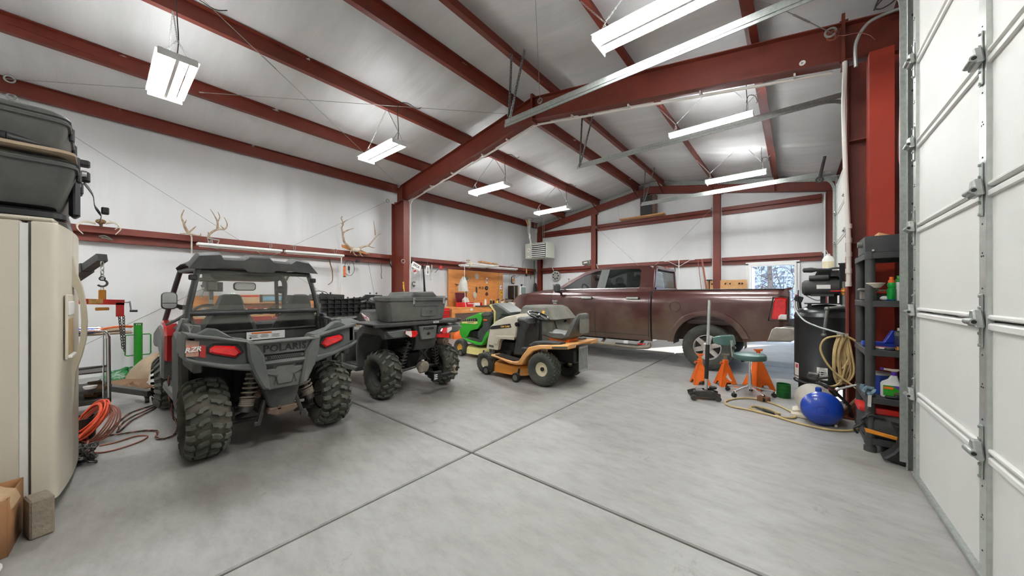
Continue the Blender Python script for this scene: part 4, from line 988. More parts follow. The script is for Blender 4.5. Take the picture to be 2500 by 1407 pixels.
# ================================================================ ATV
ya = 2.83
A = thing('quad_bike', 'dusty dark grey four-wheeler with a big storage box on its rear rack', 'quad bike', (-4.7, ya, 0))
for (x, y, s_) in ((-4.13, ya - .48, -1), (-4.13, ya + .48, 1)):
    make_wheel(A, (x, y, .312), .318, .27, .155, 'atv', 'utv_dark', 'rubber_mud', LUG_ATV, 17, s_, crown=.035)
for (x, y, s_) in ((-5.42, ya - .48, -1), (-5.42, ya + .48, 1)):
    make_wheel(A, (x, y, .305), .31, .21, .155, 'atv', 'utv_dark', 'rubber_mud', LUG_ATV, 15, s_, crown=.03)
for q in (-1, 1):
    f_ = lambda d: ya + q * d
    # rear fender: arch over the wheel
    m = MB(); out = [(-3.86, .80), (-3.86, .90), (-4.0, .935), (-4.45, .93), (-4.58, .86), (-4.62, .62), (-4.60, .36), (-4.56, .36), (-4.56, .62), (-4.50, .76), (-4.40, .82), (-4.0, .83), (-3.93, .78)]
    m.prism(out, f_(.22), f_(.60), 'y', ch=.015); m.build('rear_fender', 'utv_grey', A, W=True)
    P = [(f_(.36), .90), (f_(.60), .885), (f_(.60), .86), (f_(.53), .80), (f_(.33), .80), (f_(.27), .86)]
    m = MB(); m.prism(P, -3.87, -3.80, 'x', ch=.012); m.build('fender_tail', 'utv_grey', A, W=True)
    m = MB(); P = [(f_(.37), .885), (f_(.205), .872), (f_(.18), .835), (f_(.22), .79), (f_(.30), .795), (f_(.375), .845)]
    if True:
        m.prism(P, -3.80, -3.765, 'x', ch=.01); o = m.build('tail_light', 'red_lens', A, W=True)
        m = MB(); P = [(f_(.372), .883), (f_(.29), .877), (f_(.285), .81), (f_(.30), .80), (f_(.376), .846)]; m.prism(P, -3.768, -3.76, 'x', ch=.002); m.build('reverse_light', 'clear_lens', A, W=True)
    m = MB(); P = [(-4.95, .50), (-4.9, .80), (-5.05, .92), (-5.45, .97), (-5.85, .85), (-5.9, .72), (-5.78, .66), (-5.6, .74), (-5.25, .74), (-5.1, .6), (-5.05, .36), (-4.98, .36)]
    m.prism(P, f_(.26), f_(.60), 'y', ch=.02); m.build('front_fender', 'utv_grey', A, W=True)
    m = MB(); m.prism([(-4.58, .30), (-4.55, .36), (-5.05, .37), (-5.1, .30)], f_(.24), f_(.62), 'y', ch=.012)
    for k in range(6): m.box((-4.64 - k * .07, f_(.45), .375), (.025, .28, .02), ch=.004)
    m.build('footwell', 'utv_grey', A, W=True)
    m = MB(); m.prism([(-4.45, .40), (-4.55, .86), (-4.9, .88), (-5.1, .82), (-5.05, .40)], f_(.18), f_(.26), 'y', ch=.02); m.build('side_panel', 'utv_dark', A, W=True)
    # suspension
    a = (-3.96, f_(.20), .80 - .08); b = (-4.02, f_(.30), .34); m = MB(); m.cyl(a, b, .02, n=10); m.build('shock_absorber', 'iron', A, W=True)
    m = MB(); coil(m, a, b, .042, .0065, 9); m.build('spring', 'iron', A, W=True)
    m = MB(); m.tube([(-3.98, f_(.08), .36), (-4.08, f_(.36), .30)], .018, 8); m.tube([(-4.2, f_(.08), .34), (-4.12, f_(.36), .28)], .018, 8); m.cyl((-4.13, f_(.05), .312), (-4.13, f_(.45), .312), .018, n=8)
    m.build('control_arm', 'iron', A, W=True)
o = MB(); o.box((-4.94, ya - .46, .84), (.004, .13, .16), r=(.08, 0, 0)); o.m = 1; o.box((-4.937, ya - .45, .90), (.004, .125, .04), r=(.08, 0, 0)); o.build('hang_tag', ['label_white', 'orange_fender'], A, W=True)
m = MB(); m.prism([(-3.95, .60), (-3.86, .93), (-3.84, .93), (-3.84, .72), (-3.9, .60)], ya - .17, ya + .17, 'y', ch=.01); m.build('tail_panel', 'utv_dark', A, W=True)
m = MB(); m.prism([(ya - .15, .92), (ya + .15, .92), (ya + .11, .74), (ya - .11, .74)], -3.84, -3.80, 'x', ch=.01)
m.build('tail_badge', 'utv_grey', A, W=True)
text('POLARIS', .045, face_m((-3.797, ya, .885), (0, 1, 0), (0, 0, 1)), 'black', A, ext=.002, W=True, bold=.001)
m = MB(); m.cyl((-3.8, ya, .82), (-3.79, ya, .82), .018, n=16); m.build('key_socket', 'black', A, W=True)
m = MB(); m.box((-4.35, ya, .44), (.5, .26, .26), ch=.04); m.box((-4.9, ya, .42), (.7, .34, .35), ch=.05); m.build('engine_and_frame', 'black', A, W=True)
m = MB(); m.lathe([(.001, 0), (.05, 0), (.075, .03), (.075, .11), (.06, .13), (.001, .13)], (-4.0, ya, .36), 'x', 16); m.box((-3.9, ya - .02, .33), (.06, .14, .1), ch=.02); m.build('differential', 'rim_dusty', A, W=True)
m = MB()
for q in (-1, 1): m.bar((-3.93, ya + q * .14, .68), (-3.93, ya - q * .1, .44), .03, .015); 
m.box((-3.94, ya, .56), (.02, .12, .22), ch=.004); m.build('rear_bracket', 'black', A, W=True)
m = MB(); m.cyl((-4.3, ya + .3, .64), (-3.82, ya + .31, .68), .055, n=18); m.cyl((-3.83, ya + .31, .68), (-3.80, ya + .31, .68), .035, n=14); m.build('muffler', 'rust', A, W=True)
m = MB(); m.box((-3.82, ya + .08, .26), (.28, .06, .06), ch=.006); m.box((-3.72, ya + .2, .24), (.06, .34, .05), ch=.01); m.box((-3.70, ya + .06, .25), (.05, .14, .13), ch=.01); m.build('hitch_receiver', 'black', A, W=True)
m = MB(); m.cyl((-3.66, ya + .33, .26), (-3.66, ya + .33, .31), .014, n=10); m.sphere((-3.66, ya + .33, .335), .028); m.cyl((-3.66, ya + .33, .255), (-3.66, ya + .33, .27), .05, n=14); m.build('tow_ball', 'rim_dusty', A, W=True)
m = MB(); m.box((-3.672, ya + .02, .25), (.004, .07, .1)); m.m = 1
for k in range(3): m.box((-3.668, ya + .02, .275 - k * .025), (.004, .05, .012))
m.build('hitch_label', ['ink', 'label_white'], A, W=True)
# rear rack and box
m = MB(); m.box((-4.12, 2.70, .975), (.62, 1.26, .025), ch=.008); m.box((-3.82, 2.70, .965), (.05, 1.28, .05), ch=.012)
for k in range(5): m.box((-4.3 + .1 * k, ya, .95), (.03, 1.1, .03), ch=.005)
m.box((-3.99, ya + .59, .965), (.3, .06, .05), ch=.01); m.build('rear_rack', 'utv_dark', A, W=True)
o = MB(); o.box((-3.793, ya + .12, .966), (.004, .09, .024)); o.m = 1
for k in range(3): o.box((-3.79, ya + .12, .973 - .006 * k), (.003, .07, .0025))
o.build('rack_label', ['label_white', 'ink'], A, W=True)
bx = thing('storage_box', 'large dusty black plastic storage box strapped on the rear rack of the four-wheeler', 'storage box', (-4.17, ya - .02, .99))
m = MB(); yb = 2.735
def bring(z, x0, x1, w): return [(x, yb + y, z) for x, y in ((x1, -w / 2 + .04), (x1, w / 2 - .04), (x1 - .03, w / 2), (x1 - .18, w / 2), (x0 + .02, w / 2 - .12), (x0, w / 2 - .16), (x0, -w / 2 + .16), (x0 + .02, -w / 2 + .12), (x1 - .18, -w / 2), (x1 - .03, -w / 2))]
m.loft([bring(.988, -4.40, -3.90, .84), bring(1.0, -4.41, -3.885, .86), bring(1.26, -4.42, -3.865, .93), bring(1.265, -4.42, -3.855, .95)])
m.box((-3.876, yb + .12, 1.20), (.02, .42, .045), ch=.008)
m.prism(rrect(.26, .11, .02, 3, yb + .16, 1.10), -3.88, -3.872, 'x', ch=.003)
m.box((-3.885, yb - .40, 1.23), (.03, .1, .05), ch=.01)
m.build('box_body', 'dusty_plastic', bx, W=True)
m = MB(); m.loft([bring(1.262, -4.43, -3.85, .965), bring(1.30, -4.43, -3.85, .965), bring(1.325, -4.41, -3.87, .93)])
m.prism([(yb - .14, 1.31), (yb - .09, 1.375), (yb + .22, 1.385), (yb + .30, 1.31)], -4.45, -3.855, 'x', ch=.015); m.build('box_lid', 'dusty_plastic', bx, W=True)
for y in (yb - .10, yb + .39): m = MB(); m.box((-3.845, y, 1.26), (.014, .028, .1), ch=.005); m.box((-3.84, y, 1.285), (.02, .034, .03), ch=.005); m.build('latch', 'chrome', bx, W=True)
text('CPI', .065, face_m((-3.8705, yb + .16, 1.10), (0, 1, 0), (0, 0, 1)), 'black_plastic', bx, W=True, ext=.001)
# seat, tank, bars, front
m = MB(); m.loft([[(x, ya + a * w, z + b) for a, b in ((-1, -.06), (-1, 0), (-.7, .04), (.7, .04), (1, 0), (1, -.06))] for (x, w, z) in ((-4.5, .2, .93), (-4.7, .19, .88), (-4.95, .15, .87), (-5.05, .13, .92))]); m.build('seat', 'black_plastic', A, W=True)
m = MB(); m.prism([(-4.95, .80), (-5.0, .96), (-5.12, 1.06), (-5.35, 1.10), (-5.5, .98), (-5.5, .75)], ya - .19, ya + .19, 'y', ch=.05); o = m.build('fuel_tank_cover', 'utv_dark', A, W=True)
m = MB(); m.prism([(-4.99, .90), (-5.04, .98), (-5.26, 1.05), (-5.16, .96)], ya - .2, ya - .187, 'y'); m.build('tank_decal', mat('decal_bright', (206, 200, 196), .4, vary=.3, scale=26, col2=(176, 50, 40), amt=(.5, .56)), A, W=True)
m = MB(); m.cyl((-5.1, ya, 1.05), (-5.16, ya, 1.2), .03); m.tube(spline([(-4.93, ya - .38, 1.225), (-5.05, ya - .25, 1.235), (-5.16, ya - .1, 1.21), (-5.16, ya + .1, 1.21), (-5.05, ya + .25, 1.235), (-4.93, ya + .38, 1.225)], 4), .012, 8)
m.m = 1
for q in (-1, 1): m.cyl((-4.93, ya + q * .38, 1.225), (-5.02, ya + q * .29, 1.233), .02, n=12); m.tube([(-4.98, ya + q * .38, 1.20), (-5.08, ya + q * .26, 1.215)], .007, 6); m.box((-5.07, ya + q * .24, 1.235), (.05, .05, .05), ch=.01)
m.m = 0; m.build('handlebar', ['iron', 'black'], A, W=True)
m = MB(); m.lathe([(.001, -.05), (.09, -.05), (.11, 0), (.095, .035), (.001, .05)], (-5.14, ya - .02, 1.235), 'z', 20, Euler((0, .35, 0)).to_matrix().to_4x4()); o = m.build('instrument_pod', 'utv_dark', A, W=True)
m = MB(); m.lathe([(.001, .038), (.052, .038), (.056, .044), (.05, .05), (.001, .052)], (-5.125, ya - .02, 1.235), 'z', 20, Euler((0, .35, 0)).to_matrix().to_4x4()); m.build('gauge', 'chrome', A, W=True)
m = MB(); m.box((-5.68, ya, .96), (.5, .95, .05), ch=.02); m.box((-5.95, ya, .80), (.12, .5, .3), ch=.05); m.tube([(-6.05, ya - .2, .45), (-6.08, ya - .2, .9), (-6.08, ya + .2, .9), (-6.05, ya + .2, .45)], .018, 8); m.build('front_rack', 'utv_dark', A, W=True)
# raised storage lid on the front rack, ribbed underside
lid = MB(); H0, H1 = 1.0, 1.335; xl = -5.72; yl0, yl1 = ya - .84 + .17, ya + .50
y0_, y1_ = 2.16, 3.30
P = [(y0_, 1.0), (y0_ + .30, .945), (y1_ - .2, .945), (y1_ - .03, 1.03), (y1_, 1.2), (y1_ - .05, 1.335), (y1_ - .35, 1.345), (y1_ - .42, 1.30), (y1_ - .72, 1.275), (y0_ + .42, 1.34), (y0_ + .05, 1.36), (y0_, 1.28)]
lid.prism(P, xl - .03, xl, 'x', ch=.004)
for i in range(11):
    y = y0_ + .05 + i * (y1_ - y0_ - .1) / 10; lid.box((xl + .02, y, 1.155 - .0), (.045, .008, .30))
for z in (.99, 1.06, 1.13, 1.20, 1.27): lid.box((xl + .018, (y0_ + y1_) / 2 - .01, z), (.04, y1_ - y0_ - .06, .008))
for y in (y0_ + .08, y0_ + .2, y1_ - .28, y1_ - .16): lid.box((xl, y, 1.365), (.03, .02, .03), ch=.004)
lid.build('front_storage_lid', 'black_plastic', A, W=True)
m = MB()
for k in range(9): m.box((xl + .1, y0_ + .35 + k * .08, .965), (.02, .02, .06))
m.box((xl + .1, y0_ + .66, .94), (.03, .7, .012)); m.build('rack_grille', 'black', A, W=True)
# ================================================================ PICKUP TRUCK
TY = 7.83
T = thing('pickup_truck', 'dusty dark maroon crew cab pickup truck parked across the far bay', 'pickup truck', (-2.9, TY, 0))
def interp(tab, z):
    if z <= tab[0][0]: return tab[0][1]
    for (a, b), (c, d) in zip(tab[:-1], tab[1:]):
        if z <= c: return b + (d - b) * (z - a) / (c - a)
    return tab[-1][1]
SIDEF = [(.40, .07), (.50, .03), (.62, .008), (.85, 0), (1.05, .0), (1.20, .006), (1.28, .02), (1.34, .045), (1.39, .085), (1.43, .14)]
def ribbon(m, x0, x1, bot, top, q, nx=60, nz=26, yin=lambda x: 0, f=SIDEF, y0=.98):
    """curved body side: q=-1 near side, +1 far side"""
    v = []; F = []
    for i in range(nx + 1):
        x = x0 + (x1 - x0) * i / nx; b = bot(x); t = top(x)
        for j in range(nz + 1):
            z = b + (t - b) * j / nz; v.append((x, TY + q * (y0 - interp(f, z) - yin(x)), z))
    W_ = nz + 1
    for i in range(nx):
        for j in range(nz):
            a = (i * W_ + j, (i + 1) * W_ + j, (i + 1) * W_ + j + 1, i * W_ + j + 1); F.append(a if (x1 - x0) * q < 0 else a[::-1])
    m.add(v, F)
def archbot(cx, r, base, cz=.42):
    return lambda x: max(base(x) if callable(base) else base, cz + math.sqrt(max(0, r * r - (x - cx) ** 2)) if abs(x - cx) < r else 0)
mats = 'truck_maroon'
nt = M(mats).node_tree; tc_ = nt.nodes.new('ShaderNodeTexCoord'); sp_ = nt.nodes.new('ShaderNodeSeparateXYZ'); mr_ = nt.nodes.new('ShaderNodeMapRange'); ad_ = nt.nodes.new('ShaderNodeMath'); ad_.operation = 'ADD'
nt.links.new(tc_.outputs['Object'], sp_.inputs[0]); nt.links.new(sp_.outputs[2], mr_.inputs[0])      # road dust, thicker toward the sills
for i_, v_ in ((1, .35), (2, 1.3), (3, .34), (4, -.12)): mr_.inputs[i_].default_value = v_
rp_ = [n_ for n_ in nt.nodes if n_.bl_idname == 'ShaderNodeValToRGB'][0]; src_ = rp_.inputs[0].links[0].from_socket
nt.links.new(src_, ad_.inputs[0]); nt.links.new(mr_.outputs[0], ad_.inputs[1]); nt.links.new(ad_.outputs[0], rp_.inputs[0])
# bed
m = MB()
for q in (-1, 1): ribbon(m, -2.14, -.20, archbot(-1.2, .56, lambda x: .47 if x < -1.2 else .47 + .14 * (x + 1.2)), lambda x: 1.43, q, 90); ribbon(m, -.20, -.08, lambda x: .62, lambda x: 1.43, q, 6, yin=lambda x: max(0, x + .20) ** 2 * 4)
m.box((-2.14, TY, .95), (.02, 1.7, .9)); m.box((-1.1, TY, .86), (2.0, 1.6, .04))
for q in (-1, 1): m.box((-1.13, TY + q * .79, 1.405), (2.02, .13, .045), ch=.015); m.box((-1.13, TY + q * .73, 1.1), (2.0, .02, .6))
m.build('bed', mats, T, W=True)
m = MB()
for q in (-1, 1): m.box((-1.13, TY + q * .80, 1.432), (2.02, .12, .018), ch=.007)
m.build('bed_rail_cap', 'black_plastic', T, W=True)
m = MB(); m.box((-.085, TY, 1.05), (.05, 1.66, .72), ch=.02); m.prism([(-.15, 1.40), (-.05, 1.42), (-.02, 1.45), (-.06, 1.46), (-.16, 1.43)], TY - .8, TY + .8, 'y', ch=.01); m.build('tailgate', mats, T, W=True)
# fender flares
for cx, cz, nm in ((-1.2, .42, 'rear'), (-4.98, .42, 'front')):
    for q in (-1, 1):
        m = MB(); rings = []
        for i in range(33):
            a = PI * (-.03 + 1.06 * i / 32); c = math.cos(a); s_ = math.sin(a); z_ = lambda r: max(.61 if nm == 'rear' and c > 0 else .46, cz + r * s_)
            yi = 0 if nm == 'rear' else max(0, -(cx + .6 * c) - 5.3) ** 1.5 * .45
            rings.append([(cx + r * c, TY + q * (y - yi), z_(r)) for r, y in ((.545, .93), (.548, 1.005), (.57, 1.012), (.64, 1.0), (.66, .965), (.66, .93))])
        if q > 0: rings = [r[::-1] for r in rings]
        m.loft(rings); o = m.build('fender_flare', mats, T, W=True)
m = MB()
for cx in (-1.2, -4.98):
    for q in (-1, 1):
        v = [];
        for i in range(25):
            a = PI * i / 24; v += [(cx + .555 * math.cos(a), TY + q * .95, .42 + .555 * math.sin(a)), (cx + .555 * math.cos(a), TY + q * .55, .42 + .555 * math.sin(a))]
        m.add(v, [(2 * i, 2 * i + 1, 2 * i + 3, 2 * i + 2) for i in range(24)])
        m.box((cx, TY + q * .56, .75), (1.1, .02, .5))
m.build('wheel_well', 'truck_dirt', T, W=True, side=TY, sidex=-3)
# cab lower and fenders
m = MB()
for q in (-1, 1): ribbon(m, -4.47, -2.17, lambda x: .43, lambda x: 1.43 + .02 * min(1, max(0, -x - 3.4)), q, 40)
m.box((-3.3, TY, .45), (2.3, 1.8, .05)); m.build('cab_body', mats, T, W=True)
nose = lambda x: max(0, -x - 5.15) ** 1.6 * .52
ftop = lambda x: 1.43 - max(0, -x - 4.45) * .07 - max(0, -x - 5.35) ** 2 * .55
fF = [(z, o * 1.0) for z, o in SIDEF]
m = MB()
for q in (-1, 1): ribbon(m, -4.485, -5.93, archbot(-4.98, .56, lambda x: .46 if x > -5 else .62), ftop, q, 70, yin=nose, f=[(z - .02 * 0, o) for z, o in SIDEF])
m.build('front_fender', mats, T, W=True, side=TY)
m = MB(); rings = []
for (x, hw, ze, zc) in ((-4.40, .86, 1.425, 1.475), (-4.7, .86, 1.41, 1.47), (-5.1, .86, 1.375, 1.44), (-5.45, .80, 1.335, 1.40), (-5.75, .68, 1.265, 1.31), (-5.93, .58, 1.16, 1.19), (-5.97, .56, 1.05, 1.08)):
    rings.append([(x - .02 * (1 - u * u), TY + hw * u, ze + (zc - ze) * (1 - u * u) ** .6 + (.02 if .35 < abs(u) < .6 else 0)) for u in [k / 8 - 1 for k in range(17)]])
m.loft([r[::-1] for r in rings], closed=False, caps=False); m.build('hood', mats, T, W=True)
m = MB(); m.box((-5.93, TY, .95), (.1, 1.1, .42), ch=.03); m.box((-5.99, TY, .98), (.03, .9, .3), ch=.01); m.build('grille', 'chrome', T, W=True)
for q in (-1, 1): m = MB(); m.prism([(TY + q * .50, 1.12), (TY + q * .83, 1.14), (TY + q * .84, .90), (TY + q * .52, .86)], -5.94, -5.72, 'x', ch=.03); m.build('headlight', 'clear_lens', T, W=True)
m = MB(); m.prism([(-5.7, .48), (-6.08, .50), (-6.1, .74), (-5.85, .78), (-5.7, .70)], TY - .93, TY + .93, 'y', ch=.05); m.build('front_bumper', 'chrome', T, W=True)
# greenhouse
ysz = lambda z: .885 - max(0, z - 1.42) * .33
def spoly(m, poly, q, out=0.0, th=.03):
    n = len(poly); v = [(x, TY + q * (ysz(z) + out), z) for x, z in poly] + [(x, TY + q * (ysz(z) + out - th), z) for x, z in poly]
    f = [tuple(range(n)), tuple(range(2 * n - 1, n - 1, -1))] + [(i, i + n, (i + 1) % n + n, (i + 1) % n) for i in range(n)]
    m.add(v, f)
m = MB()
for q in (-1, 1):
    spoly(m, [(-4.42, 1.44), (-4.30, 1.44), (-4.08, 1.56), (-3.72, 1.76), (-3.42, 1.86), (-3.2, 1.885), (-2.62, 1.885), (-2.46, 1.875), (-2.42, 1.84), (-2.41, 1.52), (-2.46, 1.47), (-2.46, 1.40), (-2.15, 1.40), (-2.16, 1.84), (-2.26, 1.935), (-2.7, 1.95), (-3.3, 1.945), (-3.65, 1.87), (-4.05, 1.665)], q)
    spoly(m, [(-4.42, 1.40), (-4.42, 1.47), (-2.2, 1.49), (-2.2, 1.40)], q)
m.build('cab_frame', mats, T, W=True, side=TY)
m = MB()
for q in (-1, 1): spoly(m, [(-3.345, 1.46), (-3.285, 1.89), (-3.10, 1.89), (-3.16, 1.47)], q, .008)
m.build('center_pillar', 'utv_grey', T, W=True)
m = MB()
for q in (-1, 1): spoly(m, [(-4.38, 1.455), (-2.42, 1.475), (-2.42, 1.487), (-4.38, 1.467)], q, .012, .02)
m.build('belt_trim', 'chrome', T, W=True)
m = MB(); rings = []
for (x, hw, z, cz) in ((-3.72, .70, 1.79, .04), (-3.55, .705, 1.87, .045), (-3.3, .705, 1.93, .045), (-2.8, .705, 1.945, .04), (-2.4, .70, 1.94, .035), (-2.2, .70, 1.90, .03), (-2.15, .70, 1.84, .02)):
    rings.append([(x, TY + u * (hw + .015), z + cz * (1 - u * u) - .02 * (abs(u) ** 6)) for u in [k / 7 - 1 for k in range(15)]])
m.loft([r[::-1] for r in rings][::-1], closed=False, caps=False); m.f = [q_[::-1] for q_ in m.f]; m.build('roof', mats, T, W=True)
for q in (-1, 1):
    m = MB(); spoly(m, [(-4.28, 1.46), (-4.06, 1.565), (-3.70, 1.765), (-3.42, 1.855), (-3.28, 1.875), (-3.34, 1.47)], q, -.012, .005); m.build('front_side_window', 'glass_tint', T, W=True)
    m = MB(); spoly(m, [(-3.16, 1.475), (-3.10, 1.88), (-2.62, 1.88), (-2.47, 1.865), (-2.42, 1.82), (-2.42, 1.53), (-2.47, 1.48)], q, -.012, .005); m.build('rear_side_window', 'glass_tint', T, W=True)
m = MB(); m.add([(-4.40, TY - .80, 1.46), (-4.40, TY + .80, 1.46), (-3.70, TY + .70, 1.80), (-3.70, TY - .70, 1.80)], [(0, 3, 2, 1)]); m.build('windshield', 'glass_clear', T, W=True)
m = MB(); m.prism([(TY - .72, 1.50), (TY + .72, 1.50), (TY + .64, 1.83), (TY - .64, 1.83)], -2.155, -2.15, 'x'); m.build('rear_window', 'glass_clear', T, W=True)
m = MB(); m.prism([(TY - .86, 1.40), (TY + .86, 1.40), (TY + .84, 1.49), (TY - .84, 1.49)], -2.19, -2.13, 'x'); m.prism([(TY - .84, 1.40), (TY - .70, 1.92), (TY - .62, 1.92), (TY - .74, 1.40)], -2.19, -2.13, 'x'); m.prism([(TY + .84, 1.40), (TY + .70, 1.92), (TY + .62, 1.92), (TY + .74, 1.40)], -2.19, -2.13, 'x'); m.box((-2.16, TY, 1.89), (.06, 1.36, .08), ch=.02); m.build('cab_rear_frame', mats, T, W=True)
m = MB(); m.box((-2.125, TY + .02, 1.915), (.02, .28, .03), ch=.006); m.build('brake_light', 'red_lens', T, W=True)
m = MB()
for x in (-3.35, -2.65):
    for y in (TY - .38, TY + .38):
        m.box((x, y, 1.35), (.2, .5, .55), r=(0, .12, 0), ch=.07); m.box((x + .02, y, 1.68), (.12, .3, .18), r=(0, .1, 0), ch=.05)
m.build('cab_seat', 'black_plastic', T, W=True)
m = MB(); m.box((-4.1, TY, 1.36), (.4, 1.6, .2), ch=.05); m.torus((-3.83, TY - .38, 1.42), .19, .017, 'x', 26, 8, tilt=(0, -.45, 0)); m.box((-3.75, TY - .0, 1.72), (.04, .26, .07), ch=.02); m.build('dashboard', 'black', T, W=True)
# doors: gaps, handles, badge
m = MB()
for x, z0, z1 in ((-4.478, .44, 1.41), (-3.335, .44, 1.46), (-2.205, .5, 1.42)):
    v = [(x + dx, TY - .983 + interp(SIDEF, z), z) for dx in (-.005, .005) for z in [z0 + (z1 - z0) * k / 16 for k in range(17)]]
    m.add(v, [(k, k + 1, 18 + k, 17 + k) for k in range(16)])
v = [(x, TY - .984 + interp(SIDEF, z), z) for z in (.535, .543) for x in (-4.478, -2.205)]; m.add(v, [(0, 1, 3, 2)])
m.build('door_gap', 'black', T, W=True)
m = MB(); v = [(-2.16 + dx, TY - .9, z) for dx in (-.035, .035) for z in (.46, 1.42)]; m.box((-2.155, TY - .90, .94), (.05, .04, .95)); m.build('cab_bed_gap', 'black', T, W=True)
for x in (-3.53, -2.52):
    m = MB(); m.box((x + .12, TY - .985, 1.27), (.05, .02, .055), ch=.012); m.build('handle_cup', 'black', T, W=True)
    m = MB(); m.box((x, TY - 1.005, 1.272), (.24, .03, .042), ch=.012); m.build('door_handle', 'galv_light', T, W=True)
text('RAM', .055, face_m((-4.345, TY - .992, 1.19), (1, 0, 0), (0, 0, 1)), 'galv_light', T, ext=.006, bold=.003, W=True, sx=1.25, name='lettering')
text('2500', .042, face_m((-4.345, TY - .992, 1.14), (1, 0, 0), (0, 0, 1)), 'galv_light', T, ext=.006, bold=.002, W=True, sx=1.25, name='lettering')
m = MB(); m.box((-4.345, TY - .988, 1.108), (.15, .006, .012)); m.build('badge_plate', 'red_paint', T, W=True)
m = MB(); m.tube([(-1.72 + .092 * math.cos(a), TY - .984, 1.12 + .092 * math.sin(a)) for a in [2 * PI * k / 28 for k in range(28)]], .0035, 5, closed=True); m.build('fuel_door', 'black', T, W=True)
# tail light, bumper, steps, mirror, underbody
for q in (-1, 1):
    P = [(-.30, .945), (-.17, .94), (-.10, .95), (-.09, 1.28), (-.17, 1.30), (-.245, 1.285)]
    m = MB(); m.prism([(x, z) for x, z in P], TY + q * .90, TY + q * .985, 'y', ch=.015); m.build('tail_light', 'red_lens', T, W=True)
    m = MB(); m.prism([(-.20, .95), (-.095, .95), (-.092, 1.03), (-.17, 1.03), (-.195, 1.0)], TY + q * .975, TY + q * .99, 'y', ch=.006); m.build('reverse_light', 'clear_lens', T, W=True)
    P2 = [(-.325, .925), (-.08, .925), (-.07, 1.30), (-.17, 1.322), (-.262, 1.305)]
    m = MB(); m.tube([(x, TY + q * .979, z) for x, z in P2], .009, 5, closed=True); m.build('light_bezel', 'black_gloss', T, W=True)
m = MB(); B = [(-.36, .58), (-.05, .60), (.03, .66), (.03, .82), (-.02, .845), (-.24, .845), (-.30, .80)]
for q in (-1, 1): m.prism(B, TY + q * .70, TY + q * .985, 'y', ch=.03)
m.prism([(-.10, .60), (.02, .62), (.04, .68), (.04, .80), (-.10, .82)], TY - .72, TY + .72, 'y', ch=.02); m.build('rear_bumper', mat('bumper_dusty', (176, 172, 162), .35, .55, .15, 4, col2=(142, 128, 112)), T, W=True)
m = MB(); m.box((-.12, TY, .85), (.3, 1.9, .03), ch=.01); m.build('bumper_step_pad', 'black_plastic', T, W=True)
for q in (-1, 1):
    m = MB(); y = TY + q * .97; m.tube(spline([(-4.35, y - q * .12, .36), (-4.25, y, .30), (-3.2, y, .295), (-2.3, y, .30), (-2.22, y - q * .1, .36)], 5), .038, 10)
    for x in (-4.1, -3.2, -2.4): m.bar((x, y, .3), (x, y - q * .3, .42), .05, .03)
    m.build('step_bar', 'rim_dusty', T, W=True)
    m = MB(); m.box((-2.62, y, .335), (.5, .08, .015), ch=.005); m.box((-3.9, y, .335), (.45, .08, .015), ch=.005); m.build('step_pad', 'black_plastic', T, W=True)
    m = MB(); y = TY + q * 1.08; m.box((-4.23, y, 1.49), (.10, .20, .2), ch=.035); m.tube([(-4.25, TY + q * .9, 1.40), (-4.23, y, 1.42)], .03, 8); m.build('side_mirror', 'black_plastic', T, W=True)
    m = MB(); m.box((-4.29, y, 1.515), (.03, .19, .14), ch=.012); m.build('mirror_cap', 'chrome', T, W=True)
m = MB()
for q in (-1, 1): m.box((-3.2, TY + q * .42, .55), (5.0, .09, .14), ch=.01)
m.box((-3.4, TY - .1, .42), (1.6, .5, .2), ch=.05); m.cyl((-1.2, TY - .75, .41), (-1.2, TY + .75, .41), .05); m.sphere((-1.2, TY, .41), .17); m.cyl((-3, TY + .2, .42), (-1.0, TY + .4, .42), .05); m.box((-3.3, TY - .3, .47), (1.9, .9, .1)); m.cyl((-4.98, TY - .7, .41), (-4.98, TY + .7, .41), .045); m.box((-5.1, TY, .8), (.9, 1.0, .6), ch=.05)
m.build('chassis', 'iron', T, W=True)
for x in (-1.2, -4.98):
    for q in (-1, 1):
        make_wheel(T, (x, TY + q * .86, .405), .408, .27, .222, 'truck', 'alloy', 'rubber', [([(.1, -.115), (.55, -.115), (.45, -.085), (.2, -.08)], .004), ([(.1, .115), (.55, .115), (.45, .085), (.2, .08)], .004)], 40, q, crown=.012)
# things on the running board
m = MB(); m.box((-2.65, TY - .97, .375), (.09, .06, .06), ch=.004); solo(m, 'small_carton', 'paper', 'small pale carton standing on the truck running board', 'carton')
m = MB(); m.box((-2.36, TY - .97, .36), (.10, .05, .03), ch=.008); m.cyl((-2.3, TY - .97, .36), (-2.26, TY - .97, .38), .01); solo(m, 'red_pliers', 'red_tool', 'small red tool lying at the rear of the truck running board', 'tool')
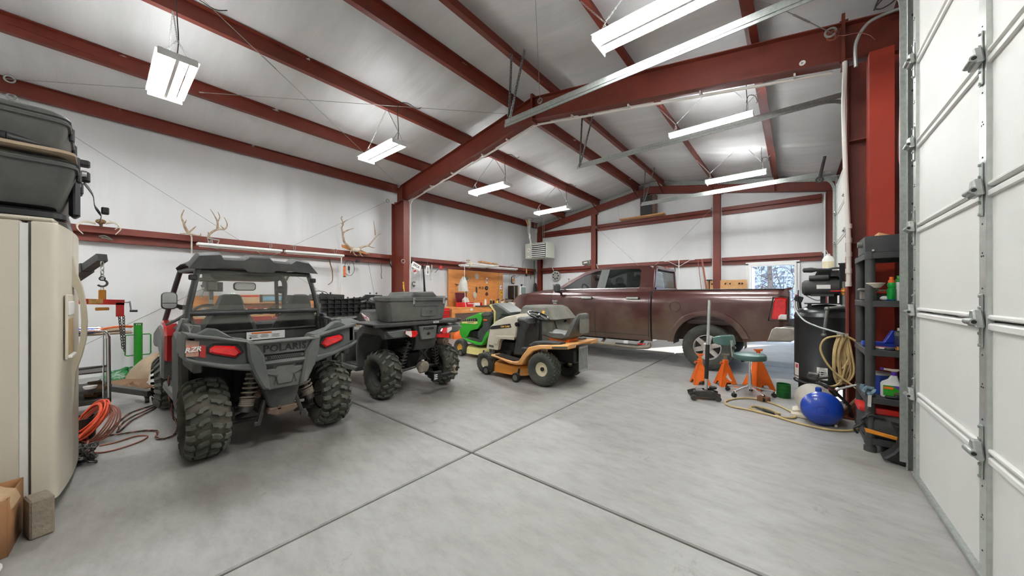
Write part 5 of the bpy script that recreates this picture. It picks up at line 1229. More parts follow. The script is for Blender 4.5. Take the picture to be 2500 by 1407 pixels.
# ================================================================ RIDING MOWERS
def mower(name, label, cx, cy, hoodm, bodym, deckm, rimm, seatm, jd):
    """cx = rear axle x; front towards -x"""
    t = thing(name, label, 'riding mower', (cx - .55, cy, 0))
    for q in (-1, 1):
        make_wheel(t, (cx, cy + q * .36, .248), .25, .225, .105, 'mower', rimm, 'rubber', turf(.225), 26, q, crown=.02)
        make_wheel(t, (cx - 1.18, cy + q * .355, .185), .188, .15, .082, 'mower', rimm, 'rubber', turf(.15), 24, q, crown=.02)
        m = MB(); m.cyl((cx, cy + q * .40, .248), (cx, cy + q * (.42), .248), .03, n=12); m.build('hub_cap', 'black', t, W=True)
    W_ = lambda P: [(cx + x, z) for x, z in P]
    m = MB(); m.box((cx - .55, cy, .33), (1.3, .26, .08)); m.cyl((cx - 1.18, cy - .3, .2), (cx - 1.18, cy + .3, .2), .022); m.cyl((cx, cy - .3, .248), (cx, cy + .3, .248), .03); m.box((cx - .95, cy, .45), (.38, .3, .26), ch=.04)
    for k in range(7): m.box((cx - .95, cy - .155, .40 + k * .022), (.2, .02, .008))
    m.cyl((cx - .82, cy - .2, .36), (cx - .82, cy - .14, .36), .05, n=12); m.build('engine_and_frame', 'black', t, W=True)
    # hood
    if jd: side = [(-1.36, .46), (-1.40, .62), (-1.34, .70), (-1.15, .80), (-.78, .92), (-.70, .90), (-.67, .80), (-.71, .70), (-.80, .60), (-1.02, .55), (-1.12, .42), (-1.22, .36), (-1.32, .38)]
    else: side = [(-1.30, .40), (-1.27, .56), (-1.20, .78), (-1.10, .86), (-.90, .94), (-.66, .99), (-.62, .94), (-.66, .66), (-.72, .60), (-.96, .60), (-1.0, .56), (-1.04, .40)]
    m = MB(); P = W_(side); n = len(P)
    hw = .23
    rings = []
    for (y, k) in ((-hw, .0), (-hw * .98, .35), (-hw * .85, .75), (-hw * .55, 1), (hw * .55, 1), (hw * .85, .75), (hw * .98, .35), (hw, 0)):
        cxm = sum(p[0] for p in P) / n; czm = sum(p[1] for p in P) / n
        rings.append([(x + (x - cxm) * .04 * k, cy + y, z + (.035 * k if z > .7 else 0)) for x, z in P])
    if sum(P[i][0] * P[(i + 1) % n][1] - P[(i + 1) % n][0] * P[i][1] for i in range(n)) > 0: pass
    m.loft(rings); m.build('hood', hoodm, t, W=True, ang=40)
    y0 = cy - hw - .004
    if not jd:
        m = MB(); m.prism(W_([(-1.215, .76), (-1.17, .80), (-.76, .865), (-.735, .80), (-1.19, .745)]), y0 - .004, y0 + .01, 'y', ch=.003); m.build('hood_vent', 'black', t, W=True)
        text('Cub Cadet', .045, face_m((cx - .87, y0 - .006, .812), (1, 0, .1), (0, 0, 1)), mat_key('gold_text'), t, ext=.002, shear=.25, bold=.001, W=True)
        m = MB(); m.prism(W_([(-1.24, .44), (-1.13, .435), (-1.135, .47), (-1.24, .475)]), y0 - .002, y0 + .004, 'y'); m.build('model_plate', 'bag_grey', t, W=True)
        m = MB(); m.prism(W_([(-1.13, .50), (-1.08, .64), (-.68, .665), (-.68, .60), (-1.0, .595), (-1.04, .50)]), y0 - .008, y0 + .01, 'y', ch=.005); m.build('hood_crease', hoodm, t, W=True)
        m = MB(); m.prism([(cy - .17, .72), (cy + .17, .72), (cy + .15, .5), (cy - .15, .5)], cx - 1.335, cx - 1.27, 'x', ch=.02); m.build('headlight_panel', 'bag_grey', t, W=True)
        m = MB(); m.tube([(cx - 1.27, cy - .12, .40), (cx - 1.25, cy - .12, .27), (cx - 1.15, cy - .12, .25)], .012, 6); m.build('front_bracket', 'cream_hood', t, W=True)
    else:
        m = MB(); m.prism(W_([(-1.27, .745), (-1.2, .785), (-.83, .835), (-.79, .79), (-.82, .765), (-1.27, .735)]), y0 - .004, y0 + .01, 'y', ch=.003); m.build('hood_vent', 'black', t, W=True)
        m = MB()
        for k in range(6): m.prism(W_([(-1.2 + k * .065, .748), (-1.175 + k * .065, .75), (-1.185 + k * .065, .80 + k * .005), (-1.21 + k * .065, .795 + k * .005)]), y0 - .008, y0, 'y')
        m.build('vent_louver', 'bag_grey', t, W=True)
        m = MB(); m.prism(W_([(-1.30, .695), (-1.28, .735), (-.81, .762), (-.79, .72), (-.86, .70)]), y0 - .005, y0 + .006, 'y', ch=.002); m.build('hood_stripe', 'jd_yellow', t, W=True)
        text('JOHN DEERE', .036, face_m((cx - 1.0, y0 - .007, .727), (1, 0, .04), (0, 0, 1)), 'ink', t, ext=.001, shear=.15, W=True)
        m = MB(); m.prism(rrect(.3, .13, .05, 4, cy, .66), cx - 1.42, cx - 1.33, 'x', ch=.02); m.build('headlight', 'clear_lens', t, W=True)
    # dash tower
    m = MB(); P = W_([(-.66, .98), (-.42, .96), (-.40, .88), (-.50, .72), (-.52, .34), (-.74, .34), (-.68, .66)] if not jd else [(-.70, .92), (-.42, .95), (-.38, .88), (-.46, .74), (-.48, .34), (-.86, .34), (-.84, .55), (-.70, .66), (-.68, .86)])
    m.prism(P, cy - .2, cy + .2, 'y', ch=.03); m.build('dash_tower', 'black_plastic', t, W=True)
    m = MB(); m.prism(W_([(-.66, .975), (-.46, .955), (-.44, .90), (-.66, .9)] if not jd else [(-.72, .93), (-.60, .975), (-.44, .98), (-.40, .92), (-.46, .88), (-.7, .87)]), cy - .22, cy + .22, 'y', ch=.02); m.build('dash_panel', 'seat_grey', t, W=True)
    m = MB(); m.cyl((cx - .62, cy - .205, .86), (cx - .62, cy - .245, .86), .035, n=14); m.cyl((cx - .62, cy - .245, .86), (cx - .62, cy - .26, .86), .02, n=12)
    if not jd: m.build('fuel_cap', 'black', t, W=True)
    else:
        m = MB(); m.box((cx - .58, cy - .212, .80), (.12, .03, .035), ch=.012); m.build('throttle_grip', 'orange_paint', t, W=True); m = MB(); m.box((cx - .55, cy - .02, .995), (.04, .04, .03), ch=.01); m.build('choke_knob', 'red_tool', t, W=True)
    # deck
    m = MB(); y = [];
    P = []
    for i in range(28):
        a = 2 * PI * i / 28; P.append((cx - .70 + .40 * math.copysign(abs(math.cos(a)) ** .6, math.cos(a)), cy + .43 * math.copysign(abs(math.sin(a)) ** .7, math.sin(a))))
    rg = lambda s_, z: [(cx - .70 + (x - cx + .70) * s_, cy + (yy - cy) * s_, z) for x, yy in P]
    m.loft([rg(1.02, .085), rg(1.0, .10), rg(.99, .19), rg(.93, .225), rg(.7, .24), rg(.3, .245)]); m.build('mower_deck', deckm, t, W=True)
    m = MB(); m.cyl((cx - .75, cy - .26, .24), (cx - .75, cy - .26, .29), .085, n=16); m.box((cx - .68, cy - .26, .27), (.16, .12, .04), ch=.02); m.build('spindle_cover', 'seat_grey', t, W=True)
    for (x, yy) in ((-.44, -.47), (-1.13, -.40)):
        m = MB(); m.cyl((cx + x, cy + yy - .03, .072), (cx + x, cy + yy + .02, .072), .07, n=20); m.m = 1; m.cyl((cx + x, cy + yy - .034, .072), (cx + x, cy + yy - .03, .072), .045, n=14); m.m = 0; m.bar((cx + x, cy + yy + .03, .065), (cx + x + .02, cy + yy + .05, .2), .02, .03); m.build('gauge_wheel', ['black', 'bag_grey'], t, W=True)
    # footrest and fender
    m = MB()
    if not jd:
        top_ = [(-1.0, .355), (-.55, .30), (-.42, .31), (-.34, .42), (-.22, .555), (-.05, .60), (.47, .65), (.455, .59), (.0, .545), (-.14, .50), (-.26, .40), (-.35, .27), (-.45, .255), (-.6, .26), (-.98, .335)]
        for q in (-1, 1): m.prism(W_(top_), cy + q * .22, cy + q * .455, 'y', ch=.012)
        m.prism(W_([(-.2, .58), (-.05, .61), (.5, .655), (.49, .63), (0, .57)]), cy - .25, cy + .25, 'y', ch=.01)
    else:
        top_ = [(-1.0, .40), (-.55, .35), (-.45, .37), (-.38, .50), (-.3, .60), (-.1, .64), (.35, .64), (.35, .58), (-.08, .58), (-.24, .54), (-.36, .40), (-.44, .30), (-.6, .29), (-.95, .36)]
        for q in (-1, 1): m.prism(W_(top_), cy + q * .2, cy + q * .46, 'y', ch=.012)
        m.prism(W_([(-.3, .60), (-.1, .64), (.35, .64), (.35, .6), (-.1, .6)]), cy - .22, cy + .22, 'y', ch=.01)
    m.build('fender_body', bodym, t, W=True)
    m = MB()
    for q in (-1, 1): m.prism(W_([(-.92, .355), (-.52, .306), (-.50, .316), (-.92, .366)] if not jd else [(-.92, .402), (-.55, .355), (-.54, .365), (-.92, .412)]), cy + q * .26, cy + q * .42, 'y')
    m.build('foot_mat', 'iron', t, W=True)
    if not jd:
        m = MB()
        for q in (-1, 1): m.prism(W_([(-.26, .58), (-.16, .64), (.1, .665), (.30, .66), (.3, .63), (-.04, .60), (-.2, .52)]), cy + q * .24, cy + q * .40, 'y', ch=.015)
        m.box((cx - .33, cy - .34, .5), (.16, .1, .05), ch=.01); m.build('side_cover', 'black_plastic', t, W=True, side=cy)
        m = MB(); m.prism(W_([(.20, .60), (.45, .625), (.45, .60), (.20, .575)]), cy - .46, cy - .452, 'y'); m.build('fender_decal', 'seat_grey', t, W=True)
        # steering wheel
        m = MB(); c = Vector((cx - .36, cy - .0, 1.0)); m.torus(c, .175, .015, 'z', 32, 8, tilt=(0, .38, 0)); m.cyl(c, c + Vector((-.08, 0, -.16)), .022)
        for a in (0, 2.1, 4.2): m.bar(c + Euler((0, .38, 0)).to_matrix() @ Vector((.15 * math.cos(a), .15 * math.sin(a), 0)), c, .025, .012)
        m.sphere(c, .045, sc=(1, 1, .5)); m.build('steering_wheel', 'black_gloss', t, W=True)
        m = MB(); m.box((cx - .33, cy + .02, .74), (.04, .05, .42), ch=.008); m.build('column_post', 'black', t, W=True)
        # seat
        rings = []
        for (x, z, w_, th) in ((-.17, .70, .17, .05), (-.14, .715, .2, .06), (.05, .69, .23, .07), (.22, .69, .23, .08), (.31, .74, .23, .08), (.37, .86, .22, .065), (.42, .98, .2, .055), (.445, 1.05, .15, .04), (.45, 1.07, .08, .02)):
            nx_ = 1 if z > .72 and x > .25 else 0
            if nx_: rings.append([(cx + x + b * th, cy + a * w_, z) for a, b in ((-1, -.5), (-.7, 0), (0, -.1), (.7, 0), (1, -.5), (1, .4), (.6, 1), (-.6, 1), (-1, .4))])
            else: rings.append([(cx + x, cy + a * w_, z - b * th + .04) for a, b in ((-1, -.5), (-.7, 0), (0, .1), (.7, 0), (1, -.5), (1, .4), (.6, 1), (-.6, 1), (-1, .4))])
        m = MB(); m.loft(rings); o = m.build('seat', seatm, t, W=True, ang=50)
        m = MB(); m.prism(rrect(.28, .24, .04, 3, cy, .89), cx + .46, cx + .475, 'x', ch=.004); m.build('seat_back_panel', 'bag_grey', t, W=True)
        m = MB(); m.box((cx + .12, cy, .66), (.34, .3, .05), ch=.01); m.build('seat_bracket', 'orange_paint', t, W=True)
        m = MB(); m.box((cx + .44, cy + .02, .40), (.012, .26, .36))
        for k in range(-2, 3): m.box((cx + .45, cy + .02 + k * .05, .40), (.012, .012, .30))
        m.box((cx + .46, cy + .02, .225), (.05, .26, .01)); m.build('rear_plate', 'galv', t, W=True)
        m = MB(); m.box((cx + .15, cy, .44), (.5, .3, .22), ch=.03); m.build('transaxle', 'black', t, W=True)
    else:
        # seat tipped forward on its hinge
        m = MB(); m.prism(W_([(-.40, 1.13), (-.30, 1.165), (-.22, 1.16), (.13, .99), (.13, .93), (-.10, .92), (-.20, .66), (-.27, .66), (-.27, .98)]), cy - .25, cy + .25, 'y', ch=.03); m.build('seat', 'seat_grey', t, W=True)
        m = MB(); m.tube([(cx + x, cy - .245, z) for x, z in ((-.40, 1.12), (-.27, .99), (-.28, .66))], .022, 8); m.tube([(cx + x, cy + .245, z) for x, z in ((-.40, 1.12), (-.27, .99), (-.28, .66))], .022, 8); m.tube([(cx - .40, cy - .245, 1.12), (cx - .40, cy + .245, 1.12)], .022, 8); m.build('seat_trim', 'jd_yellow', t, W=True)
        m = MB(); m.prism(W_([(-.16, .92), (.10, .93), (.11, .72), (-.16, .70)]), cy - .22, cy + .22, 'y', ch=.01)
        for (x, z) in ((-.12, .88), (.06, .88), (-.12, .74), (.06, .75)): m.cyl((cx + x, cy - .24, z), (cx + x, cy - .215, z), .012, n=8)
        m.build('seat_pan', 'black_plastic', t, W=True)
        m = MB(); m.box((cx + .1, cy, .45), (.6, .3, .28), ch=.03); m.build('transaxle', 'black', t, W=True)
        m = MB(); m.tube([(cx - .3, cy - .1, .97), (cx - .52, cy - .05, .99)], .015, 6); c = Vector((cx - .46, cy, 1.06)); m.torus(c, .16, .014, 'z', 28, 8, tilt=(0, .4, 0)); m.build('steering_wheel', 'black', t, W=True)
        # rear grass bagger
        def br(z, x0, x1, w_): return [(x, yy, z) for x, yy in rrect(x1 - x0, w_, .06, 3, (x0 + x1) / 2, cy + .05)]
        x0, x1 = cx + .42, cx + 1.22
        m = MB(); m.loft([br(.90, x0 - .03, x1 + .04, .80), br(.915, x0 - .02, x1 + .03, .78), br(1.10, x0 + .03, x1 - .12, .68), br(1.14, x0 + .07, x1 - .2, .58), br(1.145, x0 + .2, x1 - .35, .4)])
        o = m.build('bagger_lid', 'bag_grey', t, W=True)
        m = MB(); m.box((cx + .98, cy - .314, 1.02), (.055, .006, .06), r=(-.28, 0, 0), ch=.002); m.build('lid_emblem', 'yellow', t, W=True)
        for s_ in (0, 1):
            xm = x0 + .02 + s_ * .38; m = MB(); m.loft([[(x, yy, z) for x, yy in rrect(.36 * k, .62 * k, .08 * k, 3, xm + .18, cy + .05)] for z, k in ((.22, .8), (.3, .92), (.6, 1), (.895, 1))]); m.build('grass_bag', 'bag_grey', t, W=True)
        m = MB(); m.tube([(cx + .35, cy, .5), (x1 + .0, cy + .1, .86)], .02, 8); m.tube([(x1 - .02, cy - .28, .87), (x1 + .06, cy - .25, .6), (x1 - .06, cy - .2, .45)], .016, 6); m.build('bagger_frame', 'black', t, W=True)
    return t
mat('gold_text', (222, 176, 88), 0.4, vary=0)
def mat_key(k): return k
mower('lawn_tractor', 'orange and cream riding mower with a grey seat in the middle of the floor', -2.85, 4.55, 'cream_hood', 'orange_fender', 'orange_deck', 'cream_rim', 'seat_grey', False)
mower('garden_tractor', 'green riding mower with tipped-up seat and grey rear grass bagger', -4.5, 5.46, 'jd_green', 'jd_green', 'jd_yellow', mat('jd_rim', (204, 150, 40), .5, vary=.1), 'seat_grey', True)
# ================================================================ FRIDGE AND WHAT IS ON IT
FA = math.radians(176.2)
F = thing('refrigerator', 'tall bisque side-by-side refrigerator at the left edge of the view', 'refrigerator', (-3.52, -.165, 0), FA)
m = MB(); m.box((.46, .47, .92), (.90, .68, 1.74), ch=.012); m.box((.46, .47, .03), (.86, .6, .06)); m.build('cabinet', 'fridge', F)
m = MB(); m.box((.46, .122, .94), (.90, .03, 1.66)); m.m = 1; m.box((.46, .10, .94), (.88, .02, 1.68)); m.build('door_gasket', ['white_plastic', 'bag_grey'], F)
def fdoor(x0, x1, nm):
    m = MB(); P = []
    n = 10
    for i in range(n + 1):
        u = i / n; x = x0 + (x1 - x0) * u; gx = (x - .455) / .455
        P.append((x, -.022 * (1 - gx * gx)))
    r_ = .03; out = []
    if x0 < .05: out += [(x0, .095), (x0, r_ + .0), (x0 + .008, .012), (x0 + .025, .0)] + P[1:]
    else: out += [(x0, .095)] + P
    if x1 > .85: out = out[:-1] + [(x1 - .02, 0), (x1, .03), (x1, .095)]
    else: out += [(x1, .095)]
    m.prism(out, .075, 1.785, 'z', ch=.006); return m.build(nm, 'fridge', F)
fdoor(.0, .40, 'freezer_door'); fdoor(.408, .91, 'fresh_food_door')
m = MB(); m.box((.46, .06, .045), (.84, .03, .05)); m.build('toe_grille', 'fridge_dark', F)
m = MB(); m.box((.07, .11, 1.80), (.13, .2, .025), ch=.01); m.box((.45, .45, 1.80), (.9, .7, .02), ch=.006); m.build('top_cover', 'fridge', F)
for s_, x in ((-1, .385), (1, .425)):
    m = MB(); out = [(0, 1.72), (-.02, 1.62), (-.035, 1.50), (-.062, 1.40), (-.078, 1.28), (-.085, 1.15), (-.08, 1.02), (-.06, .90), (-.035, .80), (-.022, .5), (-.02, .2), (0, .12), (0, .84), (-.035, .92), (-.055, 1.02), (-.06, 1.15), (-.055, 1.28), (-.035, 1.38), (-.0, 1.42)]
    n = len(out); v = [(x - .016, y, z) for y, z in out] + [(x + .016, y, z) for y, z in out]
    f = []
    m.add(v, [tuple(range(n)), tuple(range(2 * n - 1, n - 1, -1))] + [(i, i + n, (i + 1) % n + n, (i + 1) % n) for i in range(n)])
    m.build('door_handle', 'fridge_dark', F)
m = MB(); m.box((.23, -.022, 1.13), (.24, .012, .42), ch=.004); m.build('dispenser_frame', 'fridge', F)
m = MB(); m.box((.23, -.027, 1.06), (.18, .006, .24)); m.build('dispenser_recess', mat('recess_tan', (176, 150, 104), .6), F)
m = MB(); m.box((.23, -.03, 1.25), (.2, .012, .09), ch=.004); m.box((.23, -.035, .935), (.2, .02, .02), ch=.004); m.build('dispenser_panel', 'white_plastic', F)
# black transport cases
def case(name, lab, z0, z1, lidz, x1=-3.56, y1=-.10, len_x=1.0, y0=-1.1, taper=.03):
    t = thing(name, lab, 'equipment case', ((x1 * 2 - len_x) / 2, (y0 + y1) / 2, z0))
    x0 = x1 - len_x
    def rr(z, k, r_=.06): return [(x, y, z) for x, y in rrect(x1 - x0 - 2 * k, y1 - y0 - 2 * k, r_, 3, (x0 + x1) / 2, (y0 + y1) / 2)]
    m = MB(); m.loft([rr(z0, taper + .02), rr(z0 + .03, taper), rr(lidz, 0)])
    m.prism([(y0 + .12, z0 + .08), (y1 - .38, z0 + .08), (y1 - .38, lidz - .04), (y0 + .12, lidz - .04)], x1 - .02, x1 + .006, 'x', ch=.006)
    m.build('case_body', 'dusty_plastic', t, W=True)
    m = MB(); m.loft([rr(lidz, -.012), rr(lidz + .012, -.015), rr(lidz + .02, -.004), rr(lidz + .028, -.004), rr(lidz + .034, -.015), rr(z1 - .03, -.006), rr(z1 - .005, .03), rr(z1, .08)]); m.build('case_lid', 'dusty_plastic', t, W=True)
    for q in (-.25, -.7):
        m = MB(); m.box((x1 + q * .9 - .0, y1 + .012, lidz), (.05, .025, .09), ch=.008); m.build('latch', 'black', t, W=True)
    return t
m = MB(); m.loft([[(x, y, z) for x, y in rrect(.9 - k, .9 - k, .12, 4, -4.06, -.58)] for z, k in ((1.815, .02), (1.83, 0), (1.86, .0), (1.875, .04), (1.88, .12))]); solo(m, 'vinyl_pad', 'black_gloss', 'glossy black rounded pad lying directly on the refrigerator under the cases', 'pad')
case('transport_case', 'black plastic case, lower one stacked on the refrigerator', 1.90, 2.215, 2.15, taper=.06)
t = case('transport_case', 'black plastic case with ribbed lid, topmost on the refrigerator', 2.25, 2.50, 2.42, y1=-.13, len_x=.95)
m = MB(); m.loft([[(x, y, z) for x, y in rrect(1.04 + k, 1.02 + k, .05, 3, -4.04, -.62)] for z, k in ((2.216, 0), (2.222, .03), (2.238, .03), (2.244, .0))]); solo(m, 'rubber_sheet', 'cloth_tan', 'tan-edged flat sheet sandwiched between the two black cases', 'sheet')
m = MB(); m.cyl((-3.60, -1.0, 2.27), (-3.60, -.35, 2.275), .035, n=12); m.cyl((-3.6, -.35, 2.275), (-3.62, -.2, 2.27), .035, .02); solo(m, 'rolled_mat', 'black', 'black roll of vinyl lying along the sheet between the cases', 'roll')
m = MB(); m.tube(spline([(-3.8, -.7, 2.51), (-3.75, -.6, 2.57), (-3.7, -.5, 2.55), (-3.68, -.42, 2.52), (-3.72, -.36, 2.51)], 5), .01, 6); m.tube(spline([(-3.85, -.66, 2.51), (-3.78, -.55, 2.56), (-3.72, -.45, 2.53)], 5), .008, 6); solo(m, 'bungee', 'rim_dusty', 'short cord lying on top of the upper black case', 'cord')
m = MB(); m.box((-3.92, -.11, 2.1), (.12, .05, .44), ch=.02); m.box((-3.93, -.07, 2.28), (.08, .06, .04), ch=.008); m.box((-3.95, -.07, 2.19), (.06, .06, .07), ch=.008); m.m = 1; m.cyl((-3.89, -.08, 2.2), (-3.89, -.055, 2.2), .022, n=10); solo(m, 'case_latch_arm', ['black', 'chrome'], 'black hinge bracket with metal latch sticking out behind the upper case', 'latch')
m = MB(); P = spline([(-3.95, -.07, 2.15), (-4.0, -.03, 2.08), (-4.02, -.02, 2.0), (-4.06, .01, 1.94), (-4.05, .0, 1.88)], 5)
for a, b in zip(P[:-1], P[1:]): m.bar(a, b, .05, .004, up=(0, 1, 0))
m.box((-4.06, .03, 1.98), (.06, .04, .05), ch=.006); solo(m, 'buckle_strap', 'black', 'black webbing strap with buckle dangling beside the lower case', 'strap')
# cardboard box, concrete block, white bucket at the lower left
t = thing('cardboard_box', 'open cardboard box with a kraft bag in it at the lower left corner', 'box', (-3.18, -.47, 0))
m = MB()
for (a, b) in (((-3.10, -.30), (-3.02, -.62)), ((-3.10, -.30), (-3.42, -.28)), ((-3.02, -.62), (-3.36, -.66)), ((-3.42, -.28), (-3.36, -.66))):
    m.add([(a[0], a[1], 0), (b[0], b[1], 0), (b[0], b[1], .29), (a[0], a[1], .29)], [(0, 1, 2, 3)])
m.add([(-3.10, -.30, .002), (-3.02, -.62, .002), (-3.36, -.66, .002), (-3.42, -.28, .002)], [(0, 1, 2, 3)])
o = m.build('carton', 'cardboard', t, W=True); sm = o.modifiers.new('s', 'SOLIDIFY'); sm.thickness = .006; sm.offset = 0
m = MB(); r = random.Random(5); rings = []
for (k, z) in ((.06, .18), (.15, .22), (.17, .27), (.155, .305), (.10, .315), (.03, .30)):
    rings.append([(-3.20 + (k + r.uniform(-.015, .015)) * math.cos(a), -.45 + (k + r.uniform(-.015, .015)) * math.sin(a), z + r.uniform(-.012, .012)) for a in [2 * PI * q / 16 for q in range(16)]])
m.loft(rings); m.build('paper_lining', 'kraft', t, W=True)
m = MB(); m.box((-3.27, -.215, .107), (.13, .085, .213), r=(0, 0, .25), ch=.008); solo(m, 'concrete_block', 'concrete_block', 'rough solid concrete block standing at the corner of the refrigerator', 'block')
m = MB(); m.lathe([(.11, 0), (.125, .01), (.135, .10), (.13, .20), (.12, .24), (.06, .25), (.001, .25)], (-2.98, -.46, 0), n=28); m.lathe([(.13, 0), (.14, .006), (.14, .012), (.12, .02)], (-2.975, -.44, 0), n=28); solo(m, 'white_jug', 'white_plastic', 'smooth white plastic jug cut off by the lower left corner', 'jug')
# ================================================================ LEFT CORNER: hoist, cart, post driver, cords
E_ = thing('engine_hoist', 'black engine hoist reaching out from behind the refrigerator', 'engine hoist', (-6.7, -.35, 0))
d = Vector((-1.5, -.5, -.48)).normalized(); a = Vector((-5.28, .02, 1.71))
m = MB(); m.bar(a, a + d * .55, .072, .072); m.m = 1; m.bar(a - d * .001, a - d * .0005, .06, .06); m.build('boom', ['black_plastic', 'black'], E_, W=True)
m = MB(); b = a + d * .32; m.bar(b, b + d * 1.6, .09, .09); e = b + d * 1.6; m.build('boom_sleeve', 'black_plastic', E_, W=True)
m = MB(); m.box((e.x, e.y, e.z / 2 + .05), (.1, .1, e.z), ch=.005); m.build('mast', 'black_plastic', E_, W=True)
m = MB()
m.bar((-7.02, .05, .12), (-6.14, .41, .12), .075, .07, ch=.004); m.bar((-7.1, -.2, .16), (-6.1, -.35, .14), .075, .07, ch=.004); m.bar((-7.0, .1, .14), (-7.1, -.7, .14), .08, .08); m.bar((e.x, e.y, .12), (-7.05, -.2, .14), .09, .08)
m.build('leg_frame', 'iron', E_, W=True)
for (x, y) in ((-6.2, .38), (-6.1, -.33), (-7.02, .08)):
    m = MB(); m.cyl((x, y - .018, .04), (x, y + .018, .04), .04, n=16); m.box((x, y, .085), (.05, .05, .03)); m.build('caster', 'iron', E_, W=True)
m = chain((-5.28, .02, 1.67), (-5.28, .02, 1.50), .05, .0065); m.build('hook_chain', 'galv', E_, W=True)
m = MB(); m.torus((-5.28, .02, 1.455), .032, .009, 'x', 14, 6, a0=-2.6, a1=1.2); m.torus((-5.28, .02, 1.50), .018, .007, 'x', 12, 6); m.build('hook', 'iron', E_, W=True)
LV = thing('load_leveler', 'red load leveler bar with hand crank hanging from the hoist chain', 'load leveler', (-5.28, .02, 1.24))
mm = chain((-5.28, .02, 1.43), (-5.28, .02, 1.36), .045, .006); mm.build('shackle_chain', 'galv', LV, W=True)
m = MB(); m.box((-5.28, .02, 1.33), (.03, .05, .12), ch=.006); m.box((-5.27, .02, 1.20), (.05, .09, .03), ch=.005); m.build('center_clevis', 'brass', LV, W=True)
m = MB(); m.bar((-5.28, -.36, 1.29), (-5.28, .165, 1.262), .052, .065, up=(1, 0, 0)); m.box((-5.28, .135, 1.19), (.065, .055, .14), r=(0, 0, 0)); m.build('bar', 'red_paint', LV, W=True)
m = MB(); m.box((-5.246, -.02, 1.275), (.004, .09, .045)); m.build('bar_label', mat('label_gold', (196, 150, 80), .6, vary=.25, scale=40), LV, W=True)
m = MB(); m.cyl((-5.26, .13, 1.265), (-5.26, .20, 1.262), .007, n=8); m.box((-5.26, .205, 1.225), (.02, .012, .10), r=(.1, 0, 0)); m.m = 1; m.cyl((-5.26, .20, 1.175), (-5.26, .255, 1.172), .011, n=10); m.build('crank', ['galv', 'black'], LV, W=True)
for q in (0, 1):
    m = chain((-5.27 - q * .03, .13 + q * .03, 1.13), (-5.27 - q * .03, .155 + q * .012, .79 - q * .03), .035, .0042); m.build('lifting_chain', 'iron', LV, W=True)
CT = thing('tool_cart', 'chrome-framed rolling cart loaded with trays behind the refrigerator', 'cart', (-6.1, -.15, 0))
m = MB()
for dx in (0, -.5):
    m.tube([(-5.8 + dx, .07, .16), (-5.8 + dx, .065, .88)] + [(-5.8 + dx, .065 - .07 * (1 - math.cos(a)), .88 + .07 * math.sin(a)) for a in (.5, 1.0, PI / 2)] + [(-5.8 + dx, -.5, .965)], .017, 10)
    m.tube([(-5.8 + dx, .03, .2), (-5.8 + dx, .03, .86)], .008, 6)
m.tube([(-5.8, -.5, .965), (-6.3, -.5, .965)], .017, 10); m.build('chrome_frame', 'chrome', CT, W=True)
m = MB(); m.box((-6.05, -.2, .50), (.5, .5, .015)); m.box((-6.05, -.2, .19), (.55, .56, .05), ch=.005); m.box((-6.05, -.2, .30), (.5, .5, .03)); m.bar((-5.8, .05, .56), (-5.8, -.45, .54), .012, .02); m.build('shelf', 'iron', CT, W=True)
for (x, y) in ((-5.82, .03), (-6.3, .03)):
    m = MB(); m.cyl((x, y - .018, .062), (x, y + .018, .062), .062, n=20); m.build('wheel', mat('wheel_red', (110, 42, 34), .5, vary=.2), CT, W=True)
    m = MB(); m.box((x, y - .03, .10), (.04, .006, .10)); m.box((x, y + .03, .10), (.04, .006, .10)); m.box((x, y, .15), (.07, .07, .01)); m.build('caster_fork', 'galv', CT, W=True)
m = MB(); m.box((-5.95, -.03, .93), (.1, .42, .03), r=(.06, 0, 0), ch=.01); m.box((-5.95, .0, .905), (.12, .5, .025), ch=.01); solo(m, 'folded_bag', 'cloth_tan', 'tan folded sack lying across the cart top', 'sack')
m = MB(); m.loft([[(-5.92, y - .02, z), (-5.92, y, z + .02), (-6.05, y, z + .02), (-6.05, y - .02, z)] for y, z in ((.0, .94), (.1, .96), (.2, .965), (.26, .955))]); solo(m, 'orange_packet', 'orange_paint', 'orange-red packet poking out of the cart top', 'packet')
m = MB(); m.box((-5.9, -.09, .95), (.1, .12, .05), ch=.01); solo(m, 'blue_tub', 'blue_plastic', 'small blue tub on the cart just beside the refrigerator handle', 'tub')
r = random.Random(11); m = MB()
for k in range(7): m.box((-5.85 - r.random() * .3, -.1 + r.random() * .12, .23 + .02 * k), (.12, .10, .03), r=(0, 0, r.random()), ch=.006)
m.m = 1; m.lathe([(.04, 0), (.05, .02), (.05, .03)], (-5.78, -.06, .34), n=16)
solo(m, 'shelf_clutter', ['wood_old', 'label_white'], 'brown clutter and a small white dish on the lower cart shelf', 'clutter')
PD = thing('post_driver', 'green steel post driver with two side handles leaning upright at the wall', 'post driver', (-8.52, .42, 0))
m = MB(); m.cyl((-8.52, .42, .0), (-8.52, .42, .865), .052, n=24); m.m = 1; m.cyl((-8.52, .42, .83), (-8.52, .42, .862), .0525, n=24); m.build('tube', ['green_paint', 'olive_can'], PD, W=True)
text('YW', .04, face_m((-8.467, .42, .84), (0, 1, 0), (0, 0, 1)), 'label_white', PD, W=True)
for q in (-1, 1):
    m = MB(); m.tube([(-8.52, .42 + q * .04, .67), (-8.52, .42 + q * .13, .67), (-8.52, .42 + q * .145, .655), (-8.52, .42 + q * .145, .34), (-8.52, .42 + q * .13, .325), (-8.52, .42 + q * .04, .325)], .009, 8); m.build('handle', 'green_paint', PD, W=True)
